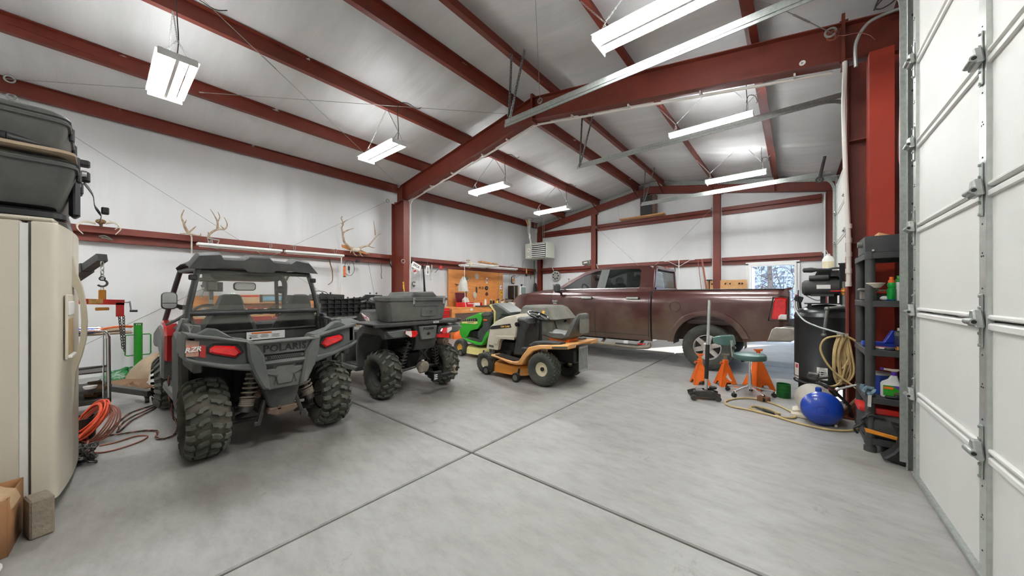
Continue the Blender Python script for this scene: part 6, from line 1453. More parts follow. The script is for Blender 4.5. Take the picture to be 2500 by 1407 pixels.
def lump(c, rx, ry, rz_, seed, n=18, mrow=9, wob=.18, flat=True):
    r = random.Random(seed); m = MB(); rings = []
    ph = [r.uniform(0, 6) for _ in range(6)]
    for i in range(mrow + 1):
        t = i / mrow * PI / 2; rings.append([(c[0] + rx * math.cos(t) * math.cos(a) * (1 + wob * math.sin(3 * a + ph[0]) + wob * .6 * math.sin(7 * a + ph[1] + t * 3)), c[1] + ry * math.cos(t) * math.sin(a) * (1 + wob * math.sin(2 * a + ph[2]) + wob * .6 * math.sin(5 * a + ph[3] + t * 4)), c[2] + max(0.0, rz_ * math.sin(t) * (1 + wob * math.sin(4 * a + ph[4] + t * 5) + wob * .5 * math.sin(9 * a + ph[5])))) for a in [2 * PI * k / n for k in range(n)]])
    m.loft(rings); return m
solo(lump((-8.15, .66, 0), .42, .32, .32, 1), 'canvas_tarp', 'cloth_tan', 'heap of tan canvas tarp on the floor behind the off-road vehicle front wheel', 'tarp', ang=60)
solo(lump((-7.35, .68, 0), .34, .24, .2, 2), 'white_sack', 'cloth_white', 'crumpled white sack lying in front of the tan tarp', 'sack', ang=60)
solo(lump((-6.75, .62, 0), .22, .12, .09, 3), 'white_sack', 'cloth_white', 'small white bundle beside the hoist leg end', 'sack', ang=60)
solo(lump((-6.35, .60, 0), .30, .16, .07, 4), 'dust_sheet', 'cloth_tan', 'flat pale cloth on the floor where the twisted cord ends', 'cloth', ang=60)
solo(lump((-7.3, .30, 0), .3, .1, .08, 6), 'brown_rag', 'wood_old', 'brown crumpled rag under the hoist leg', 'rag', ang=60)
mat('bag_green', (14, 96, 40), .35, vary=.3, scale=9, col2=(200, 210, 200), amt=(.5, .75), bump=.3)
solo(lump((-8.35, .30, 0), .22, .26, .13, 5, wob=.25), 'green_bag', 'bag_green', 'crumpled green and white plastic bag at the foot of the post driver', 'bag', ang=60)
m = MB(); m.box((-7.6, .35, .01), (1.0, .5, .02), r=(0, 0, .2)); solo(m, 'wood_plank', 'wood_old', 'flat brown board on the floor under the hoist leg', 'board')
# cords on the floor
m = MB(); r = random.Random(2); c = Vector((-5.02, -.06, .0))
for k in range(15):
    R0 = .145 + r.uniform(-.035, .03); o_ = Vector((r.uniform(-.05, .05), r.uniform(-.04, .04), 0)); tl = r.uniform(-.1, .1)
    m.torus(c + o_ + Vector((0, 0, .155 + .006 * k * .5)), R0, .0068, 'z', 26, 6, tilt=(.9 + tl, .35 + tl, 0))
solo(m, 'extension_cable', 'cord_orange', 'bright orange extension cord in a big coil behind the refrigerator', 'cord')
m = MB(); m.lathe([(.08, .0), (.10, .02), (.11, .20), (.10, .20), (.09, .04), (.001, .04)], (-5.1, -.12, 0), n=20); solo(m, 'black_bucket', 'black', 'black bucket holding the orange cord coil', 'bucket')
m = MB()
for k in range(5): m.torus(Vector((-4.92, .0, .135 + k * .006)), .125 + .01 * k, .0065, 'z', 26, 6, tilt=(1.0, .25 + .1 * k, .1 * k))
solo(m, 'brown_cord_coil', 'cord_brown', 'brownish cord coil hanging open in front of the orange one', 'cord')
m = MB(); m.tube(spline([(-4.72, .0, .008), (-4.72, .10, .008), (-4.78, .22, .008), (-4.70, .29, .008), (-4.58, .24, .008), (-4.50, .10, .008), (-4.52, .0, .008), (-4.62, -.06, .02), (-4.8, -.06, .05)], 7), .0065, 6); solo(m, 'orange_cord_loop', 'cord_brown', 'single loop of brown-orange cord on the bare floor', 'cord')
def twisted(P, k, r_=.0055):
    P = spline(P, 9); m = MB()
    for q in (0, 1):
        L = []
        for i, p in enumerate(P):
            a = i * .9 + q * PI; L.append(Vector(p) + Vector((.006 * math.cos(a), .006 * math.sin(a), .006 + .004 * math.sin(a + 1))))
        m.m = q; m.tube(L, r_, 5)
    return m
solo(twisted([(-5.1, .05, .005), (-5.4, .12, .005), (-5.75, .22, .005), (-5.95, .40, .005), (-6.05, .46, .005), (-5.9, .44, .005), (-5.55, .22, .005), (-5.3, .14, .005), (-5.05, .12, .005), (-5.4, .22, .005), (-5.7, .38, .005), (-5.93, .45, .005)], 1), 'twisted_cable', ['cord_brown', 'ink'], 'red and black twisted cord running back and forth on the floor', 'cord')
solo(twisted([(-5.0, .04, .005), (-4.95, .14, .005), (-4.9, .28, .005), (-4.78, .36, .005), (-4.60, .34, .005), (-4.50, .36, .005), (-4.50, .42, .005), (-4.60, .47, .005), (-4.72, .50, .03), (-4.85, .475, .12), (-4.95, .46, .30), (-4.98, .46, .5)], 1), 'winch_lead', ['cord_brown', 'ink'], 'red and black twisted lead rising to the off-road vehicle side', 'cord')
m = MB(); r = random.Random(9)
for k in range(46):
    c = Vector((-4.42 + r.uniform(-.14, .16), -.09 + r.uniform(-.05, .07), .015 + r.uniform(0, .07))); m.torus(c, .024, .007, 'z', 10, 5, tilt=(r.uniform(-1.4, 1.4), r.uniform(-1.4, 1.4), 0))
solo(m, 'chain_pile', 'iron', 'pile of heavy rusty chain at the refrigerator corner', 'chain', kind='thing')
# ================================================================ LEFT WALL
def antlers(name, lab, beams, mt='antler', x=-8.44, loc=None):
    m = MB()
    for P, r0, r1 in beams:
        Q = spline([(x + (.12 * (i / max(1, len(P) - 1)) if len(P) > 4 else .02 * i), y, z) for i, (y, z) in enumerate(P)], 5); n = len(Q); m.tube(Q, [r0 + (r1 - r0) * i / (n - 1) for i in range(n)], 7)
    return m
t = thing('elk_antlers', 'wide pair of elk antlers standing on the girt next to the red column', 'antlers', (-8.44, 4.1, 2.4))
m = antlers('', '', [([(3.983, 2.473), (3.811, 2.608), (3.767, 2.717), (3.742, 2.828), (3.711, 2.95), (3.742, 3.05), (3.686, 3.161), (3.705, 3.215)], .03, .008), ([(3.742, 3.05), (3.786, 3.102), (3.861, 3.172)], .018, .005), ([(3.767, 2.838), (3.887, 2.925), (4.022, 2.984)], .02, .005), ([(3.983, 2.473), (3.938, 2.371)], .02, .008), ([(4.003, 2.462), (4.042, 2.348), (4.101, 2.308)], .022, .01),
    ([(4.161, 2.491), (4.256, 2.554), (4.394, 2.609), (4.492, 2.729), (4.593, 2.864), (4.688, 2.932)], .03, .01), ([(4.394, 2.609), (4.478, 2.571), (4.564, 2.56)], .018, .005), ([(4.6, 2.892), (4.571, 3.066), (4.542, 3.171), (4.514, 3.262)], .018, .005), ([(4.161, 2.478), (4.202, 2.35), (4.249, 2.307)], .022, .01), ([(4.202, 2.469), (4.311, 2.426), (4.422, 2.383)], .02, .005)])
m.build('antler', 'antler', t, W=True)
m = MB(); m.tube([(-8.42, 3.98, 2.46), (-8.42, 4.08, 2.45), (-8.42, 4.17, 2.48)], [.035, .05, .035], 8); m.build('skull_plate', 'bone', t, W=True)
m = MB(); m.prism([(3.77, 2.565), (3.94, 2.555), (4.42, 2.40), (4.40, 2.385), (4.0, 2.44), (3.785, 2.50)], -8.53, -8.50, 'x'); m.build('mounting_board', 'wood_ply', t, W=True)
t = thing('deer_antlers', 'narrow branching antler pair on the girt left of the tube fixture', 'antlers', (-8.44, 1.2, 2.4))
m = antlers('', '', [([(1.031, 2.455), (0.983, 2.542), (0.956, 2.632), (0.928, 2.721), (0.96, 2.849)], .026, .006), ([(0.965, 2.60), (0.985, 2.64), (0.999, 2.686)], .014, .004), ([(1.031, 2.455), (1.13, 2.593)], .02, .005), ([(0.915, 2.429), (1.031, 2.445)], .006, .014), ([(1.031, 2.445), (1.18, 2.427), (1.187, 2.467)], .016, .005),
    ([(1.304, 2.404), (1.319, 2.475), (1.417, 2.568), (1.533, 2.595), (1.559, 2.69), (1.509, 2.812)], .024, .006), ([(1.432, 2.58), (1.432, 2.709), (1.386, 2.821), (1.319, 2.937)], .02, .005), ([(1.432, 2.719), (1.463, 2.814), (1.432, 2.909)], .014, .004), ([(1.533, 2.595), (1.47, 2.666)], .014, .004), ([(1.311, 2.454), (1.294, 2.511)], .014, .004)])
m.build('antler', 'antler', t, W=True)
m = MB(); P = [(1.28, 2.392), (1.45, 2.373), (1.425, 2.30), (1.44, 2.21), (1.275, 2.234), (1.30, 2.32)]
m.tube([(-8.40, y, z) for y, z in P], .013, 6, closed=True); m.tube([(-8.40, 1.30, 2.33), (-8.40, 1.35, 2.36), (-8.40, 1.36, 2.28), (-8.40, 1.31, 2.27)], .008, 6, closed=True); m.build('skull_plate', 'galv', t, W=True)
t = thing('skull_mount', 'small curled antlers with a furry skull cap on the girt above the refrigerator', 'antlers', (-8.44, 0.0, 2.44))
m = antlers('', '', [([(-0.035, 2.46), (-0.124, 2.468), (-0.191, 2.43), (-0.211, 2.352), (-0.154, 2.263)], .018, .005), ([(-0.208, 2.358), (-0.224, 2.414)], .009, .004), ([(0.064, 2.476), (0.151, 2.496), (0.206, 2.448), (0.221, 2.393), (0.165, 2.295)], .018, .005), ([(0.206, 2.448), (0.162, 2.385)], .01, .004), ([(0.151, 2.501), (0.1, 2.527)], .008, .004)]); m.build('antler', 'bone', t, W=True)
m = MB(); m.tube([(-8.44, .02, 2.46), (-8.50, .02, 2.43)], .02, 6); m.sphere((-8.44, .018, 2.495), .05, sc=(1, 1.15, .8)); m.build('fur_cap', 'fur_brown', t, W=True)
m = MB(); m.tube(spline([(-8.54, 0, 2.27), (-8.54, .06, 2.285), (-8.54, .14, 2.225), (-8.54, .1, 2.24), (-8.54, .02, 2.255)], 4), .012, 6); solo(m, 'wire_loop', 'bag_grey', 'grey loop of wire tucked under the girt above the refrigerator', 'wire')
m = MB(); m.tube([(-8.5, 1.03, 2.45), (-8.5, 1.06, 2.44), (-8.5, 1.08, 2.40), (-8.5, 1.08, .95)], .011, 8); solo(m, 'white_conduit', 'pvc', 'thin pale conduit dropping from the girt below the narrow antlers', 'conduit')
m = MB(); m.tube([(-8.5, 3.76, 2.3), (-8.5, 3.76, .95)], .012, 8); solo(m, 'white_conduit', 'white_plastic', 'thin pale conduit dropping beside the orange-handled tool', 'conduit')
def hook(m, y, z, x=-8.545): m.tube([(x, y, z), (x, y, 2.36)], .0022, 5)
def hanging(name, P, r0, mt, lab, cat='tool', x=-8.545, smooth=True, r1=None):
    m = MB(); hook(m, P[0][0], P[0][1], x); Q = spline([(x, y, z) for y, z in P], 5) if smooth else [(x, y, z) for y, z in P]; n = len(Q)
    m.tube(Q, [r0 + ((r1 or r0) - r0) * i / (n - 1) for i in range(n)], 7); return solo(m, name, mt, lab, cat)
hanging('curved_stick', [(3.505, 2.20), (3.52, 2.08), (3.563, 1.923), (3.569, 1.678), (3.468, 1.576)], .014, 'wood_old', 'long curved brown stick hanging under the girt left of the orange tool', 'stick', r1=.007)
t = thing('tire_gauge', 'black hose loop with an orange handle hanging under the elk antlers', 'tool', (-8.53, 3.9, 1.8))
m = MB(); m.cyl((-8.53, 3.849, 1.80), (-8.53, 3.849, 2.03), .024, n=12); m.build('handle', 'orange_paint', t, W=True)
m = MB(); m.cyl((-8.53, 3.849, 1.775), (-8.53, 3.849, 1.80), .028, n=12); m.cyl((-8.53, 3.849, 2.03), (-8.53, 3.849, 2.045), .026, n=12); m.tube(spline([(-8.53, 3.85, 2.04), (-8.53, 3.88, 2.14), (-8.53, 3.95, 2.19), (-8.53, 4.06, 2.14), (-8.53, 4.085, 1.96), (-8.53, 4.03, 1.84), (-8.53, 3.95, 1.82), (-8.53, 3.87, 1.87)], 6), .0055, 6); m.tube([(-8.53, 3.95, 2.18), (-8.545, 3.95, 2.36)], .003, 5); m.build('hose_loop', 'black', t, W=True)
m = MB(); m.box((-8.53, 3.955, 2.0), (.02, .05, .1), ch=.008); m.tube([(-8.53, 3.955, 2.0), (-8.53, 3.965, 1.87)], [.014, .006], 7); m.tube(spline([(-8.53, 3.93, 2.19), (-8.53, 3.92, 2.1), (-8.53, 3.95, 2.05), (-8.53, 3.98, 2.1), (-8.53, 3.97, 2.19)], 4), .003, 5); solo(m, 'spring_clamp', 'ink', 'small black clamp hanging inside the black hose loop', 'clamp')
hanging('string_line', [(4.462, 2.20), (4.635, 1.30)], .003, 'ink', 'thin dark double string hanging to the raised four-wheeler lid', 'string', smooth=False)
hanging('thin_root', [(4.805, 2.202), (4.832, 2.005), (4.826, 1.868), (4.839, 1.768)], .008, 'wood_old', 'short wavy dark stick hanging just left of the red column', 'stick')
hanging('black_peg', [(5.05, 2.24), (5.14, 2.08)], .014, 'ink', 'stubby black peg sticking out under the girt at the column', 'peg', smooth=False)
m = MB(); hook(m, 4.18, 2.2, -8.54); m.box((-8.52, 4.18, 2.19), (.05, .10, .07), ch=.006); solo(m, 'black_socket_box', 'black', 'small black box under the girt below the elk antlers', 'box')
t = thing('spirit_level', 'orange-yellow torpedo level hanging on the red column', 'level', (-8.0, YF - .09, 1.5))
m = MB(); m.box((-8.0, 5.155, 1.55), (.05, .012, .27), r=(0, -.14, 0), ch=.002); m.build('body', 'yellow', t, W=True)
m = MB()
for z in (1.47, 1.62): m.box((-8.0 - (z - 1.55) * -.0, 5.147, z), (.022, .006, .03))
m.build('vial_window', 'ink', t, W=True)
m = MB(); m.box((-7.99, 5.15, 1.42), (.03, .02, .05), ch=.004); solo(m, 'blue_tag', mat('tag_blue', (30, 90, 120), .5), 'tiny blue tag stuck on the red column below the level', 'tag')
m = MB(); m.torus((-8.0, 5.14, 2.23), .05, .008, 'x', 16, 6, tilt=(0, 0, 0)); solo(m, 'metal_ring', 'galv', 'metal ring hung on the red column at girt height', 'ring')
def plate(y, z, w_, h_, s_, lab, mt='label_white', tc='ink', rx=0.0, x=-8.53, sz=.06, rot=0):
    t = thing('license_plate', lab, 'license plate', (x, y, z)); m = MB(); m.prism(rrect(w_, h_, .01, 3), -.002, .002, 'x', ch=0); m.tube([(0, 0, h_ * .45), (-.012, 0, 2.36 - z)], .002, 5) if x < -8.5 else None; R_ = Euler((rx, 0, 0)).to_matrix().to_4x4(); m.xf(R_); m.build('plate', mt, t)
    text(s_, sz, R_ @ face_m((.004, 0, 0), (0, 1, 0) if not rot else (0, 0, -1), (0, 0, 1) if not rot else (0, 1, 0)), tc, t, ext=.001, bold=.002)
    return t
plate(5.50, 2.12, .30, .15, '395A', 'white licence plate tilted across the red column', rx=-.4, x=-7.93, sz=.1)
plate(5.80, 2.12, .13, .26, 'PLA', 'old licence plate hung upright right of the column', rot=1)
plate(6.32, 2.08, .13, .28, 'LAV JEM', 'licence plate hung upright beside the black rifle case', rot=1, sz=.055)
m = MB(); hook(m, 5.86, 2.1, -8.538); m.box((-8.53, 5.86, 2.03), (.01, .10, .16), r=(.3, 0, 0)); m.m = 1; m.box((-8.524, 5.86, 2.03), (.004, .09, .05), r=(.3, 0, 0)); solo(m, 'beverage_tag', ['label_white', 'red_tool'], 'white and red round-cornered card hanging beside the column conduit', 'card')
m = MB(); m.torus((-8.7, 5.95, 1.66), .06, .012, 'x', 16, 6, a0=.6, a1=5.6); m.cyl((-8.7, 5.95, 1.60), (-8.69, 5.95, 1.60), .03); solo(m, 'horseshoe', 'iron', 'dark horseshoe on the wall right of the column', 'horseshoe')
m = MB(); hook(m, 6.151, 2.2); m.tube([(-8.53, 6.151, 2.24), (-8.53, 6.185, 1.85), (-8.53, 6.20, 1.6), (-8.53, 6.215, 1.38)], [.02, .024, .028, .034], 8); solo(m, 'rifle_sleeve', 'black', 'long narrow black sleeve hanging under the girt', 'sleeve')
m = MB(); hook(m, 6.47, 2.2, -8.535); m.box((-8.53, 6.47, 2.14), (.006, .05, .22)); solo(m, 'steel_ruler', 'galv', 'short steel ruler hanging under the girt', 'ruler')
m = MB(); hook(m, 6.82, 2.2, -8.535); m.box((-8.53, 6.82, 2.19), (.006, .12, .12), r=(.78, 0, 0)); m.m = 1; m.bar((-8.525, 6.79, 2.19), (-8.525, 6.84, 2.23), .01, .004); m.bar((-8.525, 6.79, 2.19), (-8.525, 6.84, 2.15), .01, .004); solo(m, 'red_arrow_sign', ['red_tool', 'label_white'], 'small red diamond sign with a white chevron under the girt', 'sign')
m = MB(); hook(m, 6.71, 2.15, -8.535); m.bar((-8.53, 6.60, 2.02), (-8.53, 6.72, 2.16), .02, .006); solo(m, 'black_machete', 'ink', 'black blade hanging slanted beside the red diamond sign', 'blade')
# ---- bench behind the off-road vehicle
WB = thing('work_table', 'wooden work table along the left wall seen through the vehicle windows', 'work table', (-8.35, 2.6, 0))
m = MB(); m.box((-8.37, 2.6, .915), (.72, 3.1, .05), ch=.004); m.build('table_top', 'wood_pale', WB, W=True)
m = MB(); m.box((-8.04, 2.6, .83), (.03, 3.05, .12)); m.build('apron', 'wood_ply', WB, W=True)
m = MB(); m.box((-8.70, 2.45, 1.13), (.02, 2.75, .38)); m.build('backboard', 'wood_ply', WB, W=True)
for y in (1.12, 2.6, 4.08): m = MB(); m.box((-8.08, y, .44), (.09, .09, .89)); m.build('leg', 'wood_pale', WB, W=True)
m = MB(); m.box((-8.6, 2.1, 1.175), (.22, 1.0, .02)); m.build('upper_shelf', 'wood_pale', WB, W=True)
DP = thing('drill_press', 'grey bench drill press at the left end of the work table', 'drill press', (-8.3, 1.33, .94))
m = MB(); m.cyl((-8.4, 1.33, .94), (-8.4, 1.33, 1.45), .035, n=16); m.box((-8.3, 1.33, .955), (.4, .24, .03), ch=.01); m.build('column', 'galv', DP, W=True)
m = MB(); m.box((-8.3, 1.30, 1.50), (.42, .16, .20), ch=.03); m.box((-8.3, 1.27, 1.615), (.5, .30, .06), ch=.02); m.cyl((-8.15, 1.30, 1.25), (-8.15, 1.30, 1.42), .028, n=12); m.build('head', 'iron', DP, W=True)
m = MB(); m.cyl((-8.5, 1.45, 1.40), (-8.5, 1.45, 1.58), .075, n=16); m.build('motor', 'black', DP, W=True)
for a in (.3, 2.4, 4.5): m = MB(); m.tube([(-8.2, 1.20, 1.42), (-8.2 + .12 * math.cos(a), 1.18, 1.42 + .12 * math.sin(a))], .006, 6); m.sphere((-8.2 + .13 * math.cos(a), 1.18, 1.42 + .13 * math.sin(a)), .016); m.build('feed_handle', 'chrome', DP, W=True)
m = MB(); m.box((-8.2, 1.33, 1.12), (.24, .24, .02)); m.build('work_plate', 'iron', DP, W=True)
def cont(name, x, y, z, r_, h, mt, lab, cat, grp=None, cap=None, capm='red_tool', n=14):
    m = MB(); m.lathe([(r_ * .96, 0), (r_, .005), (r_, h * .86), (r_ * .8, h * .93), (r_ * .8, h)], (x, y, z), n=n)
    if cap: m.m = 1; m.cyl((x, y, z + h), (x, y, z + h + cap), r_ * .84, n=n)
    return solo(m, name, [mt, capm] if cap else mt, lab, cat, grp)
def carton(name, c, d, mt, lab, cat='box', stripe=None, rz=0, sm=None):
    m = MB(); m.box(c, d, r=(0, 0, rz), ch=.003)
    if stripe: m.m = 1; m.box((c[0] + d[0] / 2, c[1], c[2] + stripe[0] * d[2]), (.004, d[1] * .96, d[2] * stripe[1]), r=(0, 0, rz))
    return solo(m, name, [mt, sm] if stripe else mt, lab, cat)
m = lump((-8.25, 1.6, .94), .12, .17, .42, 21, wob=.08); solo(m, 'grass_seed_bag', mat('seed_bag', (216, 222, 214), .5, vary=.1, scale=9, col2=(60, 150, 70), amt=(.56, .62)), 'white bag with green print standing beside the drill press', 'bag', ang=60)
carton('parts_box', (-8.6, 1.95, 1.265), (.2, .32, .16), 'kraft', 'tan cardboard carton with dark red print on the upper shelf', stripe=(.3, .18), sm='red_tool')
carton('parts_box', (-8.6, 2.36, 1.265), (.2, .40, .16), 'bag_grey', 'grey-blue printed carton on the upper shelf', stripe=(0, .5), sm=mat('pale_blue', (120, 170, 190), .6))
carton('parts_box', (-8.6, 2.64, 1.26), (.2, .12, .15), 'black', 'small black carton at the right end of the upper shelf')
lab_ = ('white jar with red lid, leftmost under the shelf', 'second white red-lidded jar under the shelf', 'middle white red-lidded jar under the shelf', 'fourth red-lidded jar under the shelf', 'fifth red-lidded jar, nearest the black tins')
for k in range(5): cont('screw_jar', -8.45, 1.86 + k * .085, .94, .036, .12, ('label_white', 'bag_grey')[k % 2], lab_[k], 'jar', 'red-lidded jars on the work table', cap=.02)
for k, (mt, lb) in enumerate((('black', 'black tin standing right of the red-lidded jars'), ('cream_rim', 'cream spray can standing right of the black tin'), ('mat_camo', 'speckled tub at the right of the work table shelf'))):
    cont('paint_tin', -8.45, 2.32 + k * .12, .94, .045, .15, 'camo' if mt == 'mat_camo' else mt, lb, 'tin')
cont('oil_bottle', -8.3, 3.35, .94, .06, .22, 'red_tool', 'red bottle with white cap toward the right end of the work table', 'bottle', cap=.04, capm='label_white')
cont('oil_bottle', -8.3, 3.62, .94, .05, .17, 'black', 'squat black bottle right of the red one', 'bottle', cap=.03, capm='ink')
solo(lump((-8.2, 1.22, .94), .1, .12, .14, 23, wob=.12), 'plastic_wrap', 'cloth_white', 'crumpled pale plastic at the drill press foot', 'wrap', ang=60)
m = MB(); m.cyl((-8.25, 3.1, .94), (-8.25, 3.1, 1.18), .05); m.box((-8.25, 3.1, 1.28), (.2, .28, .14), ch=.03); m.tube(spline([(-8.25, 3.0, 1.34), (-8.25, 3.1, 1.42), (-8.25, 3.3, 1.40), (-8.25, 3.38, 1.3)], 5), .008, 6); solo(m, 'bench_grinder', 'iron', 'dark bench grinder behind the passenger seat', 'grinder')
m = MB()
for q in (0, .09): m.tube([(-8.72, 2.62 + q + .05, 1.80), (-8.72, 2.60 + q, 1.74), (-8.72, 2.57 + q, 1.66)], .018, 7); m.torus((-8.72, 2.60 + q, 1.80), .03, .008, 'x', 10, 5)
solo(m, 'pruning_shears', 'ink', 'pair of dark shears hung on the wall behind the vehicle window', 'shears')
# ================================================================ WORKBENCH IN THE FAR CORNER
B = thing('workbench', 'long plywood workbench along the left wall beyond the red column', 'workbench', (-8.35, 8.9, 0))
m = MB(); m.box((-8.37, 8.85, .92), (.76, 4.1, .05), ch=.004); m.build('bench_top', 'wood_ply', B, W=True)
m = MB(); m.box((-8.01, 8.85, .83), (.03, 4.05, .13)); m.build('apron', 'wood_ply', B, W=True)
for y in (6.9, 8.2, 9.5, 10.8): m = MB(); m.box((-8.06, y, .44), (.09, .12, .88)); m.build('leg', 'wood_ply', B, W=True)
m = MB(); m.box((-8.4, 8.8, .3), (.6, 3.9, .03)); m.build('lower_shelf', 'wood_pale', B, W=True)
m = MB(); m.box((-8.70, 8.6, 1.56), (.02, 2.7, 1.24)); m.m = 1; m.box((-8.67, 9.75, 1.56), (.03, .14, 1.24)); solo(m, 'plywood_tool_wall', ['wood_ply', 'wood_pale'], 'orange plywood tool panel on the wall above the workbench', 'panel')
m = MB(); m.tube([(-8.1, 7.42, 2.3), (-8.1, 7.42, 1.9), (-8.08, 7.43, 1.1), (-8.0, 7.42, .85), (-7.98, 7.5, .86)], .01, 7); m.m = 1; m.box((-7.985, 7.62, .86), (.03, .12, .08), ch=.01); solo(m, 'outlet_conduit', ['white_plastic', 'label_white'], 'white conduit ending in an outlet box on the workbench front', 'conduit')
def onboard(m, name, mt, lab, cat): solo(m, name, mt, lab, cat)
X_ = -8.68
def disc(name, y, z, r_, mt, lab, hole=None, x=X_, cat='tool', th=.02, hm='ink'):
    m = MB(); m.cyl((x, y, z), (x + th, y, z), r_, n=20)
    if hole: m.m = 1; m.cyl((x + th, y, z), (x + th + .004, y, z), hole, n=14)
    return solo(m, name, [mt, hm] if hole else mt, lab, cat)
m = MB(); m.torus((X_ + .02, 8.03, 1.875), .075, .022, 'x', 20, 6); m.bar((X_ + .02, 7.97, 1.9), (X_ + .02, 8.09, 1.85), .03, .02); solo(m, 'masking_tape', 'galv', 'shiny metal ring at the upper left of the tool panel', 'ring')
disc('paper_plate', 8.533, 1.985, .10, 'cloth_white', 'pale round plate on the tool panel under the plastic bag', th=.006, cat='plate')
m = MB(); m.box((X_ + .02, 7.99, 1.616), (.04, .10, .12), ch=.01); solo(m, 'switch_box', 'bag_grey', 'small grey box below the metal ring on the panel', 'box')
m = MB(); m.box((X_ + .02, 8.004, 1.408), (.03, .07, .13), ch=.015); solo(m, 'tape_measure', 'green_paint', 'small dark green tool above the red toolbox lid', 'tool')
m = MB(); m.box((X_ + .01, 8.153, 1.448), (.01, .06, .10), r=(.3, 0, 0)); solo(m, 'pink_tag', mat('pink', (216, 160, 140), .7), 'tiny pink tag hanging on the tool panel', 'tag')
m = MB(); m.box((X_ + .02, 8.504, 1.502), (.03, .06, .18), ch=.008); m.tube([(X_ + .02, 8.50, 1.62), (X_ + .02, 8.50, 1.58)], .02, 6); solo(m, 'wall_file', 'iron', 'dark upright file in the middle of the tool panel', 'file')
disc('dial_gauge', 8.678, 1.597, .04, 'brass', 'small round brass-edged dial on the panel', .028, hm='olive_can')
m = MB(); m.tube([(X_ + .015, 8.80, 1.63), (X_ + .015, 8.83, 1.58), (X_ + .015, 8.80, 1.55)], .012, 6); solo(m, 'red_hook', 'ink', 'small dark hook beside the brass dial', 'hook')
m = MB(); m.box((X_ + .01, 9.038, 1.86), (.01, .09, .2), r=(0, 0, 0), ch=.004); m.m = 1; m.box((X_ + .018, 9.038, 1.85), (.006, .03, .12)); solo(m, 'tool_card', ['label_white', 'ink'], 'white carded tool hanging high on the right of the panel', 'tool')
disc('grinding_wheel', 9.023, 1.582, .075, 'ink', 'black grinding disc, larger of two on the panel', .02, hm='galv')
disc('sanding_disc', 9.038, 1.37, .065, mat('maroon_disc', (96, 24, 26), .6), 'dark red disc below the black one on the panel', .02)
m = MB(); m.box((X_ + .03, 9.794, 1.627), (.02, .10, .14), ch=.004); m.m = 1; m.cyl((X_ + .04, 9.80, 1.625), (X_ + .044, 9.80, 1.625), .025, n=12); solo(m, 'blue_dot_card', ['label_white', 'blue_dark'], 'white card with a blue dot on the right edge of the panel', 'card')
m = MB(); m.box((X_ + .03, 9.81, 1.39), (.02, .12, .18), ch=.004); m.m = 1; m.sphere((X_ + .04, 9.81, 1.42), .03, sc=(.3, 1, .7)); solo(m, 'yellow_card', ['yellow', 'ink'], 'yellow card with black shape low on the right edge of the panel', 'card')
m = MB(); m.sphere((X_ + .02, 8.418, 1.33), .09, sc=(.2, 1, 1.3)); m.cyl((X_ + .02, 8.418, 1.25), (X_ + .02, 8.418, 1.1), .012); solo(m, 'paddle_mixer', 'bone', 'pale paddle shape hanging above the spray cans', 'tool')
m = MB(); m.tube([(X_ + .03, 7.50, 1.70), (X_ + .05, 7.58, 1.68), (X_ + .03, 7.68, 1.66)], .012, 6); m.tube([(X_ + .03, 7.56, 1.62), (X_ + .05, 7.58, 1.70)], .01, 6); solo(m, 'black_pliers', 'ink', 'open black pliers hung beside the white bag', 'pliers')
# bench contents
t = thing('toolbox', 'open red metal toolbox at the left end of the workbench', 'toolbox', (-8.3, 7.6, .945))
m = MB(); m.box((-8.3, 7.62, 1.02), (.3, .5, .15), ch=.008); m.build('box_body', 'red_tool', t, W=True)
m = MB(); m.box((-8.46, 7.60, 1.25), (.03, .5, .32), r=(0, -.15, 0), ch=.008); m.build('box_lid', mat('dark_red', (112, 20, 34), .4), t, W=True)
m = MB(); m.box((-8.143, 7.75, 1.05), (.008, .3, .02), ch=.002); m.build('drawer_pull', 'label_white', t, W=True)
solo(lump((-8.25, 7.60, 1.095), .10, .14, .16, 31, wob=.15), 'plastic_bag', 'cloth_white', 'crumpled white plastic bag stuffed in the open red toolbox', 'bag', ang=60)
carton('white_carton', (-8.15, 7.98, 1.01), (.12, .26, .12), 'label_white', 'low white carton beside the red toolbox')
cont('red_cup', -8.12, 8.18, .945, .045, .14, 'red_tool', 'red plastic cup on the workbench', 'cup')
cont('spray_can', -8.15, 8.42, .945, .035, .2, 'label_white', 'white spray can on the workbench, left of the striped one', 'can', cap=.04, capm='label_white')
cont('spray_can', -8.15, 8.70, .945, .033, .2, 'ink', 'black and white spray can right of the white one', 'can', cap=.05, capm='cream_rim')
m = MB(); m.box((-8.02, 8.25, .965), (.12, .8, .035), ch=.012); solo(m, 'black_tray', 'black_plastic', 'long black tray on the front edge of the workbench', 'tray')
lb = ('black-capped dark can, leftmost of the cluster right of centre', 'yellow tin among the cans right of the bench centre', 'grey can with black cap beside the yellow tin', 'white can with black cap in the cluster', 'orange and white can at the right of the cluster', 'brown can close to the wooden box')
for k, mt in enumerate(('ink', 'yellow', 'bag_grey', 'label_white', 'orange_fender', 'wood_old')): cont('small_can', -8.3 + .05 * (k % 2), 9.0 + k * .13, .945, .042, .16 + .03 * (k % 3), mt, lb[k], 'can', 'small cans on the workbench', cap=.03, capm='ink')
solo(lump((-8.15, 9.95, .945), .12, .2, .16, 41, wob=.2), 'black_tool_bag', 'black_plastic', 'slumped black tool bag right of the cans', 'bag', ang=60)
t = thing('radio_case', 'tall brown-sided black box standing by the small television', 'box', (-8.4, 10.15, 1.15))
